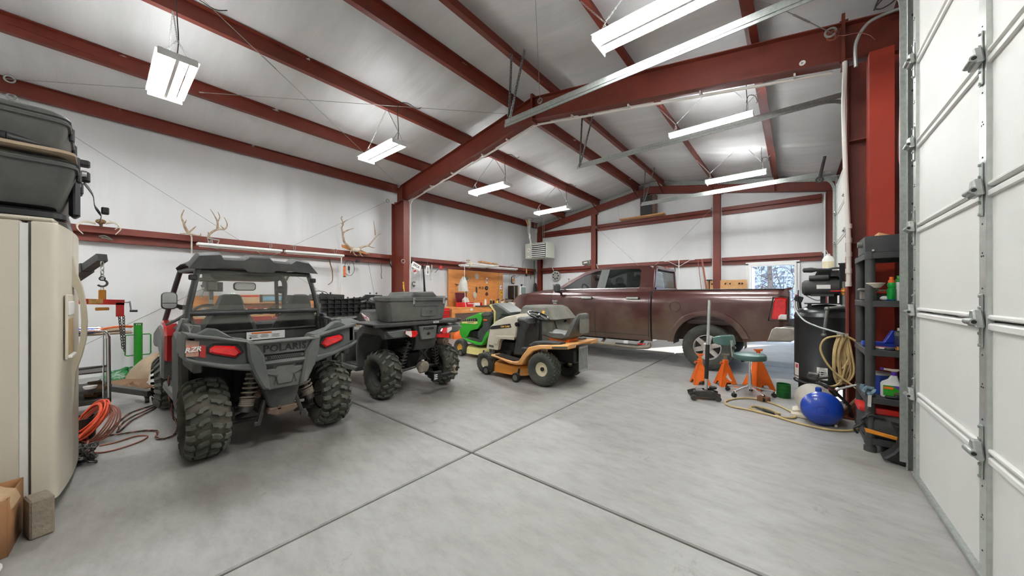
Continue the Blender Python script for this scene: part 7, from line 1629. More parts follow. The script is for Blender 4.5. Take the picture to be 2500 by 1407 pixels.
m = MB(); m.box((-8.42, 10.2, 1.44), (.3, .22, .5), ch=.02); m.m = 1; m.box((-8.40, 10.325, 1.44), (.32, .03, .52)); m.build('box_shell', ['black', 'wood_old'], t, W=True)
m = MB(); m.box((-8.4, 10.45, 1.17), (.42, .9, .03)); m.box((-8.5, 10.45, 1.05), (.04, .06, .2)); solo(m, 'tv_bracket', 'black', 'black wall bracket shelf under the television', 'shelf')
t = thing('television', 'small old white television on a bracket in the corner', 'television', (-8.4, 10.65, 1.19))
m = MB(); m.box((-8.35, 10.62, 1.44), (.32, .40, .46), ch=.03); m.build('case', 'white_plastic', t, W=True)
m = MB(); m.box((-8.185, 10.60, 1.50), (.01, .30, .27), ch=.004); m.build('screen', 'screen', t, W=True)
m = MB(); m.box((-8.72, 10.62, 1.93), (.02, .20, .28), ch=.002); m.m = 1; m.box((-8.708, 10.62, 1.93), (.006, .15, .23)); solo(m, 'framed_picture', ['ink', 'cream_rim'], 'small black-framed picture above the television', 'picture')
m = MB(); m.cyl((-8.25, 10.12, .95), (-8.25, 10.12, 2.0), .008, n=6); m.cyl((-8.2, 10.04, 2.05), (-8.25, 10.1, 1.98), .07, .03, n=14); m.cyl((-8.2, 10.0, 1.9), (-8.25, 10.1, 1.95), .06, .03, n=14); m.tube([(-8.25, 10.1, 1.97), (-8.25, 10.3, 2.02), (-8.25, 10.45, 2.1)], .01, 6); solo(m, 'clamp_lamp', 'chrome', 'silver clamp lamp pair on a thin rod above the workbench', 'lamp')
cont('shop_brush', -8.53, 11.25, 2.1, .03, .12, 'ink', 'brush with orange handle hanging under the far girt', 'brush', cap=.2, capm='orange_fender')
hanging('black_rod', [(11.55, 2.3), (11.57, 2.0)], .015, 'ink', 'short black rod hanging right of the brush', 'rod', smooth=False)
m = MB(); m.box((-8.6, 11.0, 1.6), (.03, .05, .3)); m.box((-8.58, 11.05, 1.52), (.04, .12, .06)); m.box((-8.58, 11.0, 1.75), (.05, .1, .03)); solo(m, 'hat_bracket', 'ink', 'black hooked bracket on the wall right of the television', 'bracket')
t = thing('golf_club_bag', 'black bag hanging on a green strap in the corner by the column', 'bag', (-8.5, 11.8, 1.3))
m = MB(); m.loft([[(-8.5 + .06 * math.cos(a) * k, 11.82 + .12 * math.sin(a) * k, z) for a in [2 * PI * q / 12 for q in range(12)]] for z, k in ((1.25, .6), (1.35, 1), (1.6, 1), (1.8, .7), (1.85, .2))]); m.build('bag_body', 'black', t, W=True)
m = MB(); m.tube([(-8.5, 11.78, 1.84), (-8.5, 11.75, 2.4), (-8.5, 11.75, 2.8)], .014, 6); m.build('strap', 'olive_can', t, W=True)
for (y, lb) in ((10.35, 'first'), (11.35, 'second'), (11.45, 'third')): hanging('hanging_twine', [(y, 2.3), (y + .02, 1.3)], .004, 'bag_grey', f'thin grey cord hanging down the corner wall, {lb} from the left', 'cord', x=-8.7, smooth=False)
# roll of plastic over the bench light and white shopping bag
solo(lump((-8.15, 7.42, 1.45), .12, .18, .44, 51, wob=.1), 'shopping_bag', 'cloth_white', 'white plastic shopping bag hanging at the left end of the tool panel', 'bag', ang=60)
m = MB(); m.bar((-8.2, 8.2, 2.46), (-8.45, 9.3, 2.46), .14, .05); solo(m, 'wood_board', 'wood_pale', 'pale wooden board lying on the girt over the workbench light', 'board')
m = MB(); m.loft([[(-8.2 + .09 * math.cos(a), y, z + .05 * math.sin(a) * k) for a in [2 * PI * q / 10 for q in range(10)]] for y, z, k in ((7.6, 2.33, .8), (7.8, 2.35, 1.6), (8.2, 2.34, 1.2), (8.6, 2.33, 1.5), (9.0, 2.35, 1.1), (9.1, 2.36, .3))]); solo(m, 'plastic_sheet', 'cloth_white', 'loose clear plastic draped over the workbench light', 'plastic')
m = MB(); m.lathe([(.10, -.05), (.12, 0), (.10, .05), (.03, .06)], (-8.2, 7.72, 2.33), 'y', 20); m.m = 1; m.tube([(-8.2, 7.60, 2.45), (-8.2, 7.66, 2.47), (-8.2, 7.75, 2.46)], .02, 6); solo(m, 'rope_reel', ['bone', 'antler'], 'cream disc and coiled rope at the left end of the workbench light', 'reel')
# red cabinet
t = thing('tool_cabinet', 'red metal drawer cabinet left of the workbench', 'cabinet', (-8.3, 6.62, 0))
m = MB(); m.box((-8.3, 6.55, .48), (.5, .44, .90), ch=.008); m.build('cabinet_body', 'red_tool', t, W=True)
for k in range(6): m = MB(); m.box((-8.045, 6.55, .22 + k * .12), (.012, .40, .10), ch=.003); o = m.build('drawer', 'red_tool', t, W=True); m = MB(); m.box((-8.03, 6.55, .26 + k * .12), (.02, .36, .012), ch=.003); m.build('drawer_handle', 'chrome', o).location = tuple(-c for c in t['_o'])
solo(lump((-7.9, 6.95, 0), .12, .14, .3, 61, wob=.1), 'orange_bucket', 'orange_paint', 'orange container in front of the red cabinet', 'container')
for (y, mt, lb) in ((9.6, 'orange_paint', 'orange container low under the workbench by the truck nose'), (9.9, 'cloth_white', 'white jug under the workbench by the truck nose'), (10.2, 'black', 'black container under the workbench by the truck nose')): cont('floor_container', -8.2, y, .315, .1, .32, mt, lb, 'container')
m = MB(); m.lathe([(.1, 0), (.12, .02), (.12, .3), (.05, .42), (.001, .44)], (-7.75, 10.0, .45), n=14); m.cyl((-7.75, 10.0, 0), (-7.75, 10.0, .45), .14); solo(m, 'white_sack_roll', 'cloth_white', 'white bag standing between workbench and truck nose', 'bag')
# ================================================================ CORNER HEATER, END WALL
t = thing('unit_heater', 'grey ceiling-hung gas heater with louvred front in the far corner', 'heater', (-7.85, 11.0, 2.75))
m = MB(); m.box((-7.86, 11.25, 3.08), (1.0, .62, .60), ch=.012); m.build('casing', 'heater_grey', t, W=True)
m = MB(); m.box((-7.70, 10.935, 3.08), (.66, .012, .54)); m.build('opening', 'black', t, W=True)
for k in range(7): m = MB(); m.box((-7.70, 10.91, 2.85 + k * .077), (.64, .05, .026), r=(.5, 0, 0), ch=.002); m.build('louver', 'white_paint', t, W=True)
m = MB(); m.box((-8.18, 10.935, 3.12), (.10, .006, .14), r=(0, .6, 0)); m.m = 1; m.box((-8.18, 10.931, 3.12), (.04, .004, .04), r=(0, .6, 0)); m.build('warning_sticker', ['label_white', 'red_tool'], t, W=True)
m = MB(); m.box((-8.2, 10.935, 2.86), (.09, .006, .05)); m.build('rating_label', 'label_white', t, W=True)
m = MB(); m.tube([(-8.2, 11.1, 3.38), (-8.2, 11.1, 3.52), (-8.26, 11.1, 3.62), (-8.24, 11.1, 3.72), (-8.28, 11.1, 3.8), (-8.28, 11.1, 4.42)], [.06, .06, .065, .07, .085, .085], 16); m.cyl((-8.28, 11.1, 4.36), (-8.28, 11.1, 4.38), .16, n=20); solo(m, 'flue_pipe', 'galv_light', 'shiny flue pipe rising from the heater into the roof', 'flue')
m = MB()
for x in (-7.95, -8.02, -7.55, -7.62): m.tube([(x, 11.1, 3.38), (x, 11.1, zb(x) - .02)], .006, 6)
solo(m, 'hanger_rods', 'galv_light', 'thin threaded rods carrying the heater', 'rods')
m = MB(); m.bar((-8.35, 11.3, 4.0), (-8.2, 10.8, 4.3), .04, .09); solo(m, 'timber_block', 'wood_pale', 'short pale timber fixed by the flue at the roof', 'timber')
m = MB(); m.tube(spline([(-8.35, 11.0, 2.78), (-8.5, 11.0, 2.7), (-8.55, 11.0, 2.5), (-8.5, 11.0, 2.3)], 5), .005, 5); solo(m, 'thermostat_wire', 'bag_grey', 'thin wire looping from the heater to the girt', 'wire')
t = thing('wheel_cover', 'silver spoked wheel cover hung on the end wall left of the truck cab', 'wheel cover', (-7.62, 12.0, 2.0))
m = MB(); m.lathe([(.001, -.02), (.05, -.025), (.05, 0), (.2, 0), (.21, -.01), (.215, .02)], (-7.62, 12.05, 2.12), 'y', 30, Matrix.Diagonal((1, 1, 1, 1)))
m.m = 1
for k in range(7):
    a = 2 * PI * k / 7; m.cyl((-7.62 + .125 * math.cos(a), 12.045, 2.12 + .125 * math.sin(a)), (-7.62 + .125 * math.cos(a), 12.04, 2.12 + .125 * math.sin(a)), .032, n=10)
m.build('cover', ['galv_light', 'ink'], t, W=True)
m = MB(); m.box((-6.22, 11.98, 2.58), (.28, .02, .14), r=(0, -.1, 0)); m.m = 1; m.box((-6.22, 11.965, 2.58), (.16, .006, .05), r=(0, -.1, 0)); m.m = 0; m.box((-6.03, 11.98, 2.6), (.05, .03, .16)); solo(m, 'name_sign', ['bag_grey', 'label_white'], 'small grey sign on top of the end girt by the second column', 'sign')
for (x, z, lb) in ((-7.0, 1.85, 'left'), (-5.55, 1.95, 'right')):
    m = MB(); m.tube([(x, 12.05, z - .25), (x, 12.05, z + .12)], .008, 6); m.box((x, 12.05, z), (.05, .02, .04)); m.box((x, 12.05, z + .12), (.07, .02, .03)); solo(m, 'small_wrench', 'iron', f'small tool hanging on the end wall {"beside the wheel cover" if lb == "left" else "above the truck windshield"}', 'wrench')
t = thing('wall_speaker', 'black floor speaker standing on a board high on the end wall', 'speaker', (-3.85, 11.9, 4.02))
m = MB(); m.box((-3.84, 11.98, 4.38), (.50, .26, .68), ch=.01); m.build('cabinet', mat('walnut', (98, 72, 60), .5), t, W=True)
m = MB(); m.box((-3.88, 11.845, 4.38), (.38, .015, .62), ch=.004); m.build('grille', 'black', t, W=True)
m = MB(); m.box((-3.99, 11.83, 4.62), (.04, .004, .04)); m.build('badge', 'bag_grey', t, W=True)
m = MB(); m.box((-4.05, 11.9, 4.015), (1.5, .28, .04)); solo(m, 'shelf_board', 'wood_pale', 'pale wooden shelf board under the wall speaker', 'board')
m = MB(); m.box((-1.58, 12.0, 1.5), (1.02, .02, .56)); m.m = 1
for k, x in enumerate((-1.95, -1.6, -1.48, -1.25, -1.18)): m.cyl((x, 11.98, 1.68), (x, 11.95, 1.66), .02, n=8)
for k in range(4): m.cyl((-1.6 + k * .12, 11.985, 1.42), (-1.6 + k * .12, 11.98, 1.42), .025, n=8)
solo(m, 'plywood_hook_board', ['wood_pale', 'ink'], 'pale plywood board with dark hooks above the truck bed', 'board')
m = MB(); m.tube([(-2.02, 11.95, 1.3), (-2.02, 11.95, 1.78)], .015, 6); m.box((-2.02, 11.95, 1.79), (.16, .05, .03)); solo(m, 't_handle_tool', 'ink', 'dark T-handled tool at the left end of the plywood hook board', 'tool')
m = MB(); m.tube([(-2.87, 11.9, 1.2), (-2.87, 11.9, 2.5)], .015, 8)
for q in (-1, 1): m.bar((-2.87, 11.9, 2.25), (-2.87 + q * .33, 11.9, 2.44), .03, .012); m.bar((-2.87 + q * .33, 11.9, 2.44), (-2.87 + q * .45, 11.9, 2.44), .03, .012)
solo(m, 'ski_rack', 'white_paint', 'white Y-shaped rack on a pole behind the truck bed', 'rack')
for (P, lb) in (([(-3.15, 2.36), (-3.05, 2.28), (-2.98, 2.1), (-3.08, 1.9), (-3.0, 1.78)], 'right'), ([(-3.42, 2.1), (-3.38, 2.22), (-3.3, 2.3), (-3.2, 2.34)], 'left')):
    m = MB(); m.tube(spline([(x, 11.93, z) for x, z in P], 5), .012, 6); solo(m, 'hooked_rod', 'ink', f'black bent hose hanging on the end wall above the cab, {lb} curl', 'hose')
m = MB()
for (a, b) in (((-2.22, 2.45), (-2.05, 1.2)), ((-2.33, 2.42), (-2.2, 1.2))): m.bar((a[0], 11.94, a[1]), (b[0], 11.94, b[1]), .05 if a[0] > -2.3 else .015, .01, up=(0, 1, 0))
solo(m, 'leather_strap', 'cord_brown', 'brown leather straps hanging beside the end wall column', 'strap')
for x in (-7.75, -5.77, .62): 
    m = MB(); m.tube(spline([(x, 11.98, 2.5), (x + .04, 11.98, 2.4), (x + .08, 11.98, 2.32)], 3), .01, 5); solo(m, 'girt_hook', 'white_plastic', {-7.75: 'small white strap hanging off the end girt near the corner', -5.77: 'small white strap on the girt beside the second column', .62: 'small wire at the right end of the lower end girt'}[x], 'strap')
m = MB(); m.tube([(.60, 11.93, 3.95), (.60, 11.93, 2.0)], .018, 8); solo(m, 'corner_conduit', 'white_plastic', 'white conduit running down the far right corner column', 'conduit')
m = MB(); m.lathe([(.08, 0), (.088, .015), (.088, .22), (.06, .28), (.03, .30), (.03, .33)], (.50, 9.0, 1.80), n=16); m.m = 1; m.cyl((.50, 9.0, 1.86), (.50, 9.0, 1.98), .089, n=16); solo(m, 'white_canister', ['white_plastic', 'cream_rim'], 'white bottle with a yellowed label standing on the white shelf in the far corner', 'bottle')
m = MB(); m.box((.52, 8.9, 1.76), (.34, .5, .07), ch=.01); m.box((.60, 8.9, .88), (.2, .4, 1.75)); solo(m, 'white_stand', 'white_paint', 'white stand behind the compressor carrying the bottle', 'stand')
# ================================================================ AIR COMPRESSOR
cx, cy = .31, 6.02
K = thing('air_compressor', 'tall black upright air compressor beside the red column', 'air compressor', (cx, cy, 0))
m = MB(); R_ = .315; prof = [(.001, .13)] + [(R_ * math.sin(a), .26 - .13 * math.cos(a)) for a in [PI / 2 * k / 7 for k in range(1, 8)]] + [(R_ + .003, .265), (R_ + .003, .275), (R_, .28), (R_, 1.04), (R_ + .004, 1.045), (R_ + .004, 1.06), (R_, 1.065)] + [(R_ * math.cos(a), 1.065 + .15 * math.sin(a)) for a in [PI / 2 * k / 7 for k in range(1, 7)]] + [(.001, 1.215)]
m.lathe(prof, (cx, cy, 0), n=48); m.build('tank', 'tank_black', K, W=True)
m = MB(); m.tube([(cx + R_ * math.cos(a), cy + R_ * math.sin(a), .2) for a in [2 * PI * k / 32 for k in range(32)]], .012, 5, closed=True)
for a in (-2.0, -.6, 1.2, 2.8): m.box((cx + .24 * math.cos(a), cy + .24 * math.sin(a), .11), (.09, .09, .22))
m.build('base_ring', 'black', K, W=True)
m = MB(); m.box((cx, cy, 1.225), (.42, .3, .012)); m.box((cx - .16, cy - .1, 1.19), (.04, .06, .07)); m.box((cx + .16, cy - .1, 1.19), (.04, .06, .07)); m.box((cx - .03, cy - .1, 1.28), (.05, .05, .1)); m.box((cx + .07, cy + .04, 1.33), (.08, .1, .2)); m.build('motor_mount', 'black', K, W=True)
m = MB(); yy = cy - .10
m.lathe([(.001, -.20), (.07, -.195), (.098, -.17), (.102, -.15), (.102, .14), (.096, .17), (.06, .19), (.001, .19)], (cx - .04, yy, 1.43), 'x', 28); m.box((cx - .04, yy, 1.335), (.22, .12, .03)); m.build('motor', 'black_plastic', K, W=True)
m = MB(); m.box((cx - .03, yy - .104, 1.44), (.13, .006, .05)); m.build('motor_label', 'label_white', K, W=True)
m = MB(); m.lathe([(.001, -.11), (.035, -.105), (.038, 0), (.035, .08), (.001, .1)], (cx - .06, yy - .04, 1.555), 'x', 18); m.build('capacitor_cover', 'black_plastic', K, W=True)
m = MB(); m.box((cx + .02, cy + .03, 1.50), (.22, .16, .16), ch=.02)
for k in range(6): m.box((cx + .02, cy - .03, 1.575 + k * .014), (.26 - .01 * k, .17, .006))
for k in range(5): m.box((cx - .02 + .0, cy - .03, 1.58 + k * .014), (.12, .20, .006))
m.build('pump', 'black', K, W=True)
m = MB(); m.lathe([(.001, -.09), (.03, -.08), (.035, 0), (.02, .06), (.015, .2)], (cx - .14, cy - .04, 1.665), 'x', 14); m.tube(spline([(cx + .0, cy - .04, 1.665), (cx + .12, cy - .04, 1.68), (cx + .2, cy - .02, 1.62), (cx + .24, cy, 1.4), (cx + .24, cy, 1.2)], 5), .012, 6); m.build('discharge_tube', 'black_plastic', K, W=True)
m = MB(); m.box((cx + .24, cy - .02, 1.48), (.012, .36, .5)); m.box((cx + .18, cy - .2, 1.48), (.13, .012, .5))
for k in range(9): m.tube([(cx + .12 + .014 * k, cy - .21, 1.26), (cx + .12 + .014 * k, cy - .21, 1.68)], .002, 4)
m.box((cx + .18, cy - .2, 1.72), (.15, .03, .02)); m.build('belt_guard', 'black', K, W=True)
m = MB(); m.tube([(cx + .155, cy - .27, 1.50), (cx + .155, cy - .27, 1.22), (cx + .13, cy - .28, 1.19), (cx + .02, cy - .30, 1.175), (cx - .0, cy - .31, 1.15), (cx - .03, cy - .325, .84)], .02, 10)
for p in ((cx + .155, cy - .27, 1.2), (cx, cy - .305, 1.165), (cx - .03, cy - .325, .84)): m.sphere(p, .03)
m.build('outlet_pipe', 'pipe_grey', K, W=True)
m = MB(); m.cyl((cx + .155, cy - .27, 1.34), (cx + .155, cy - .27, 1.42), .03, n=14); m.sphere((cx + .155, cy - .27, 1.38), .036); m.build('brass_valve', 'brass', K, W=True)
m = MB(); m.box((cx + .09, cy - .28, 1.385), (.12, .02, .014), ch=.003); m.build('valve_lever', 'red_paint', K, W=True)
m = MB(); m.box((cx - .27, cy - .10, 1.285), (.09, .07, .075), r=(0, .3, 0), ch=.008); m.cyl((cx - .25, cy - .09, 1.16), (cx - .26, cy - .1, 1.26), .014); m.m = 1; m.box((cx - .285, cy - .1, 1.333), (.04, .03, .014), r=(0, .3, 0)); m.build('pressure_switch', ['black', 'red_tool'], K, W=True)
m = MB(); P = spline([(cx - .31, cy - .12, 1.27), (cx - .30, cy - .22, 1.15), (cx - .22, cy - .32, 1.02), (cx - .1, cy - .36, .95), (cx + .02, cy - .40, .91), (cx + .12, cy - .5, .885)], 8); m.tube(P, .012, 8); m.build('flex_conduit', 'galv', K, W=True)
m = MB(); P = spline([(cx - .27, cy - .17, 1.40), (cx - .28, cy - .18, 1.25), (cx - .27, cy - .18, 1.15)], 5); m.tube(P, .006, 6); m.tube(spline([(cx - .2, cy - .2, 1.33), (cx - .1, cy - .2, 1.27), (cx - .03, cy - .15, 1.28)], 5), .005, 5); m.build('motor_cable', 'black', K, W=True)
ang = math.atan2(-cy + 0, -cx); 
def ontank(a, z, w_, h_, mt, nm):
    m = MB(); n = 6; v = []
    for k in range(n + 1):
        t = a + (k / n - .5) * w_ / R_; v += [(cx + (R_ + .002) * math.cos(t), cy + (R_ + .002) * math.sin(t), z - h_ / 2), (cx + (R_ + .002) * math.cos(t), cy + (R_ + .002) * math.sin(t), z + h_ / 2)]
    m.add(v, [(2 * k, 2 * k + 2, 2 * k + 3, 2 * k + 1) for k in range(n)]); return m.build(nm, mt, K, W=True)
a0 = -1.60 - .12
ontank(a0, .36, .10, .15, 'label_white', 'access_label')
for k, (z, h_) in enumerate(((.412, .03), (.375, .018), (.352, .014), (.33, .014), (.305, .014))):
    if k: ontank(a0, z, .085, h_, 'ink', 'label_line')
tn = Vector((-math.sin(a0), math.cos(a0), 0)); nn = Vector((math.cos(a0), math.sin(a0), 0))
text('EASY\nACCESS', .022, face_m(Vector((cx, cy, .412)) + nn * (R_ + .004), tn, (0, 0, 1)), 'ink', K, ext=.0005, W=True)
ontank(a0 - 1.02, .34, .10, .2, 'paper', 'warning_label'); ontank(a0 - 1.0, .40, .06, .05, 'red_tool', 'warning_band')
# hanging air hose
m = MB(); r = random.Random(4)
hx, hy = .40, 5.08
for k in range(8):
    x0 = hx - .035 + .009 * k; zb_ = .42 + r.uniform(-.06, .14); w_ = .035 + r.uniform(0, .02)
    m.tube(spline([(x0, hy, .90), (x0 - w_, hy - .02 - .01 * (k % 3), .75), (x0 - w_ * 1.1, hy - .03, zb_ + .1), (x0 - .01, hy - .02, zb_), (x0 + w_, hy - .01, zb_ + .12), (x0 + w_ * .6, hy, .75), (x0 + .01, hy + .02, .90)], 5), .0105, 7)
m.tube(spline([(hx - .02, hy - .02, .90), (hx - .14, hy - .03, .86), (hx - .18, hy - .03, .74), (hx - .12, hy - .04, .58), (hx - .02, hy - .05, .46), (hx + .12, hy - .10, .34), (hx + .14, hy - .2, .2), (hx + .10, hy - .3, .04)], 6), .0105, 7)
m.tube(spline([(hx + .02, hy - .02, .90), (hx + .10, hy - .02, .84), (hx + .14, hy - .02, .68), (hx + .13, hy - .02, .5)], 6), .0105, 7)
m.tube(spline([(hx + .02, hy - .03, .6), (hx - .02, hy - .05, .42), (hx - .08, hy - .06, .36), (hx - .16, hy - .08, .36), (hx - .19, hy - .1, .40)], 6), .0105, 7)
solo(m, 'air_hose', 'hose_tan', 'tan air hose hung in long loops on the red column', 'hose')
m = MB(); m.box((hx, hy + .06, .91), (.09, .06, .02)); m.tube([(hx, hy + .04, .88), (hx, hy - .03, .90), (hx, hy - .05, .93)], .01, 6); solo(m, 'hose_hook', 'galv', 'metal hook carrying the tan air hose', 'hook')
m = MB(); m.cyl((.16, 4.98, .42), (.28, 4.98, .46), .018, n=12); m.box((.15, 4.97, .45), (.09, .03, .05), ch=.01); m.cyl((.12, 4.98, .47), (.2, 4.96, .47), .022, n=12); m.cyl((.22, 4.98, .36), (.22, 4.98, .42), .012); solo(m, 'air_wrench', 'iron', 'dark air tool fitting at the low end of the hung hose', 'air tool')
# hose on floor
m = MB(); m.tube(spline([(hx + .10, hy - .3, .03), (.40, 4.66, .012), (.25, 4.58, .012), (.05, 4.60, .012), (-.2, 4.72, .012), (-.42, 4.78, .012), (-.60, 4.80, .012), (-.66, 4.98, .012), (-.56, 5.22, .012), (-.38, 5.34, .012), (-.18, 5.22, .012), (-.03, 5.0, .012), (.0, 4.80, .012), (-.12, 4.72, .012), (-.30, 4.76, .014), (-.40, 4.88, .012), (-.36, 4.98, .012), (-.24, 4.96, .012), (-.13, 4.84, .012), (-.17, 4.78, .03)], 8), .0105, 8); solo(m, 'floor_hose', 'hose_tan', 'tan air hose lying in loops on the floor before the stool', 'hose')
m = MB(); m.cyl((-.17, 4.78, .02), (-.28, 4.86, .02), .014, n=10); m.m = 1; m.cyl((-.28, 4.86, .02), (-.35, 4.91, .02), .011, n=10); solo(m, 'hose_coupler', ['black', 'iron'], 'black and steel coupler at the end of the floor hose', 'coupler')
# portable tank
t = thing('portable_air_tank', 'round blue-ended air tank lying on its side by the column', 'air tank', (.20, 4.95, 0))
A0 = Vector((.215, 4.70, .175)); d = Vector((-.13, .99, 0)).normalized(); Rm = Matrix((d.cross(Vector((0, 0, 1))), Vector((0, 0, 1)) * 1, d)).transposed()
q = d.to_track_quat('Z', 'Y').to_matrix().to_4x4()
m = MB(); m.lathe([(.001, -.075), (.06, -.07), (.11, -.055), (.15, -.025), (.168, 0), (.17, .02), (.162, .03)], A0, 'z', 36, q); m.build('end_cap', 'blue_plastic', t, W=True)
m = MB(); m.lathe([(.165, .02), (.165, .42), (.13, .50), (.001, .52)], A0, 'z', 36, q); m.build('shell', mat('tank_silver', (196, 192, 180), .4, .2, .1, 6), t, W=True)
m = MB(); m.torus(A0 + Vector((-.0, -.073, .0)), .045, .005, 'y', 20, 6); m.build('cap_ring', 'blue_dark', t, W=True)
m = MB(); m.box((.19, 4.76, .355), (.05, .05, .05), ch=.01); m.build('valve', 'blue_plastic', t, W=True)
m = MB(); m.box((.10, 4.9, .02), (.26, .1, .03)); m.tube([(.32, 4.72, .02), (.36, 5.05, .02)], .014, 6); m.build('foot', 'bone', t, W=True)
m = MB(); m.tube(spline([(.18, 4.9, .4), (.26, 4.8, .40), (.34, 4.78, .32), (.42, 4.8, .22), (.45, 4.85, .1)], 6), .012, 7); m.tube(spline([(.2, 4.95, .38), (.32, 4.86, .34), (.44, 4.88, .2)], 6), .009, 6); m.m = 1; m.cyl((.27, 4.8, .38), (.31, 4.79, .36), .014, n=10); solo(m, 'drain_hose', ['black', 'red_tool'], 'black hose with a red fitting draped over the portable tank', 'hose')
m = MB(); m.prism([(-.0, 0), (.14, 0), (.16, .09), (.1, .08), (-.02, .03)], 5.02, 5.2, 'y', ch=.01); solo(m, 'dustpan', 'bone', 'cream scoop on the floor left of the blue tank end', 'scoop')
m = MB(); m.box((.44, 4.98, .16), (.05, .05, .3), r=(.5, .5, 0), ch=.01); solo(m, 'wood_wedge', 'wood_old', 'brown wooden wedge leaning between tank and column', 'wedge')
m = MB(); m.cyl((.33, 4.75, .385), (.47, 4.72, .46), .011, n=10); m.cyl((.32, 4.75, .38), (.345, 4.75, .392), .017, n=10); solo(m, 'steel_wrench', 'chrome', 'chrome bar resting across the lower rack corner', 'bar')
# ================================================================ BLACK SHELF UNIT
S = thing('shelf_rack', 'black plastic five-tier shelf rack in front of the red column', 'shelf rack', (.72, 4.5, 0))
X0, X1, Y0, Y1 = .50, .93, 4.22, 4.80; LV_ = (.12, .47, .875, 1.29, 1.70)
for (x, y) in ((X0, Y0), (X1, Y0), (X0, Y1), (X1, Y1)): m = MB(); m.cyl((x, y, 0.03), (x, y, 1.71), .032, n=18); m.cyl((x, y, 0), (x, y, .04), .041, n=18); m.build('post', 'black_plastic', S, W=True)
for z in LV_:
    m = MB(); m.box(((X0 + X1) / 2, (Y0 + Y1) / 2, z - .008), (X1 - X0 + .05, Y1 - Y0 + .05, .014))
    for (c, d_) in ((((X0 + X1) / 2, Y0 - .03, z - .028), (X1 - X0, .012, .05)), (((X0 + X1) / 2, Y1 + .03, z - .028), (X1 - X0, .012, .05)), ((X0 - .03, (Y0 + Y1) / 2, z - .028), (.012, Y1 - Y0, .05)), ((X1 + .03, (Y0 + Y1) / 2, z - .028), (.012, Y1 - Y0, .05))): m.box(c, d_, ch=.003)
    for (x, y) in ((X0, Y0), (X1, Y0), (X0, Y1), (X1, Y1)): m.cyl((x, y, z - .055), (x, y, z), .038, n=18)
    m.build('shelf', 'black_plastic', S, W=True)
t = thing('amplifier', 'wide dark metal box lying on top of the black shelf rack', 'amplifier', (.70, 4.45, 1.70))
m = MB(); m.box((.72, 4.45, 1.775), (.50, .40, .145), ch=.004); m.box((.74, 4.235, 1.716), (.13, .02, .008)); m.build('housing', 'black_plastic', t, W=True)
m = MB(); m.cyl((.44, 4.4, 1.79), (.475, 4.4, 1.79), .026, n=14); m.build('knob', 'bag_grey', t, W=True)
m = MB(); m.cyl((.52, 4.248, 1.722), (.52, 4.24, 1.722), .008, n=10); m.build('screw', 'chrome', t, W=True)
m = MB(); m.prism([(.56, 1.851), (.63, 1.851), (.56, 1.88)], 4.30, 4.5, 'y'); solo(m, 'wood_shim', 'wood_pale', 'small wooden shim on top of the dark metal box', 'shim')
def bottle(name, x, y, z, prof, mt, lab, cap=None, capm=None, cat='bottle', lblm=None, lz=None):
    t = thing(name, lab, cat, (x, y, z)); m = MB(); m.lathe(prof, (x, y, z), n=20); m.build('bottle', mt, t, W=True)
    if cap: m = MB(); m.lathe(cap, (x, y, z), n=16); m.build('cap', capm, t, W=True)
    if lblm: m = MB(); r_ = lz[2]; m.lathe([(r_, lz[0]), (r_, lz[1])], (x, y, z), n=20); m.f = [f for f in m.f if len(f) == 4]; m.mi = [0] * len(m.f); m.build('label', lblm, t, W=True)
    return t
bottle('weed_bottle', .628, 4.25, 1.29, [(.024, 0), (.027, .01), (.027, .10), (.02, .105), (.024, .12), (.026, .14), (.02, .152), (.015, .155)], 'green_liquid', 'green bottle with an orange cap on the second shelf', [(.02, .152), (.02, .17), (.013, .175), (.012, .20), (.001, .20)], 'orange_paint')
bottle('spray_bottle', .672, 4.27, 1.29, [(.024, 0), (.027, .01), (.027, .11), (.022, .15), (.016, .16)], 'white_plastic', 'clear-white bottle with a green cap on the second shelf', [(.019, .155), (.019, .18), (.012, .185), (.012, .21), (.001, .21)], 'jd_green')
m = MB(); m.sphere((.59, 4.26, 1.31), .024, sc=(1.2, .8, .8)); solo(m, 'plastic_egg', 'white_plastic', 'white egg-shaped object on the second shelf', 'egg')
m = MB(); m.lathe([(.03, .0), (.055, .03), (.06, .035), (.06, .042), (.001, .042)], (.53, 4.22, 1.40), n=20); solo(m, 'white_funnel', 'bone', 'flat white funnel balanced at the corner post of the second shelf', 'funnel')
m = MB(); m.box((.50, 4.35, 1.335), (.09, .12, .07)); m.m = 1; m.box((.50, 4.287, 1.335), (.05, .004, .04)); m.m = 0; m.box((.50, 4.35, 1.385), (.12, .16, .025), ch=.01); solo(m, 'junction_parts', ['bag_grey', 'ink'], 'grey speckled box with metal parts at the left of the second shelf', 'box')
m = MB(); m.box((.66, 4.5, 1.375), (.30, .2, .02), ch=.004); m.m = 1; m.box((.66, 4.39, 1.362), (.30, .01, .018)); m.m = 0; m.box((.66, 4.5, 1.32), (.28, .18, .06)); solo(m, 'disc_case', ['bag_grey', 'red_paint'], 'flat red and grey case behind the bottles on the second shelf', 'case')
m = MB(); m.box((.622, 4.24, 1.296), (.05, .03, .012), ch=.003); solo(m, 'blue_scraper', 'blue_plastic', 'tiny blue scraper on the second shelf', 'scraper')
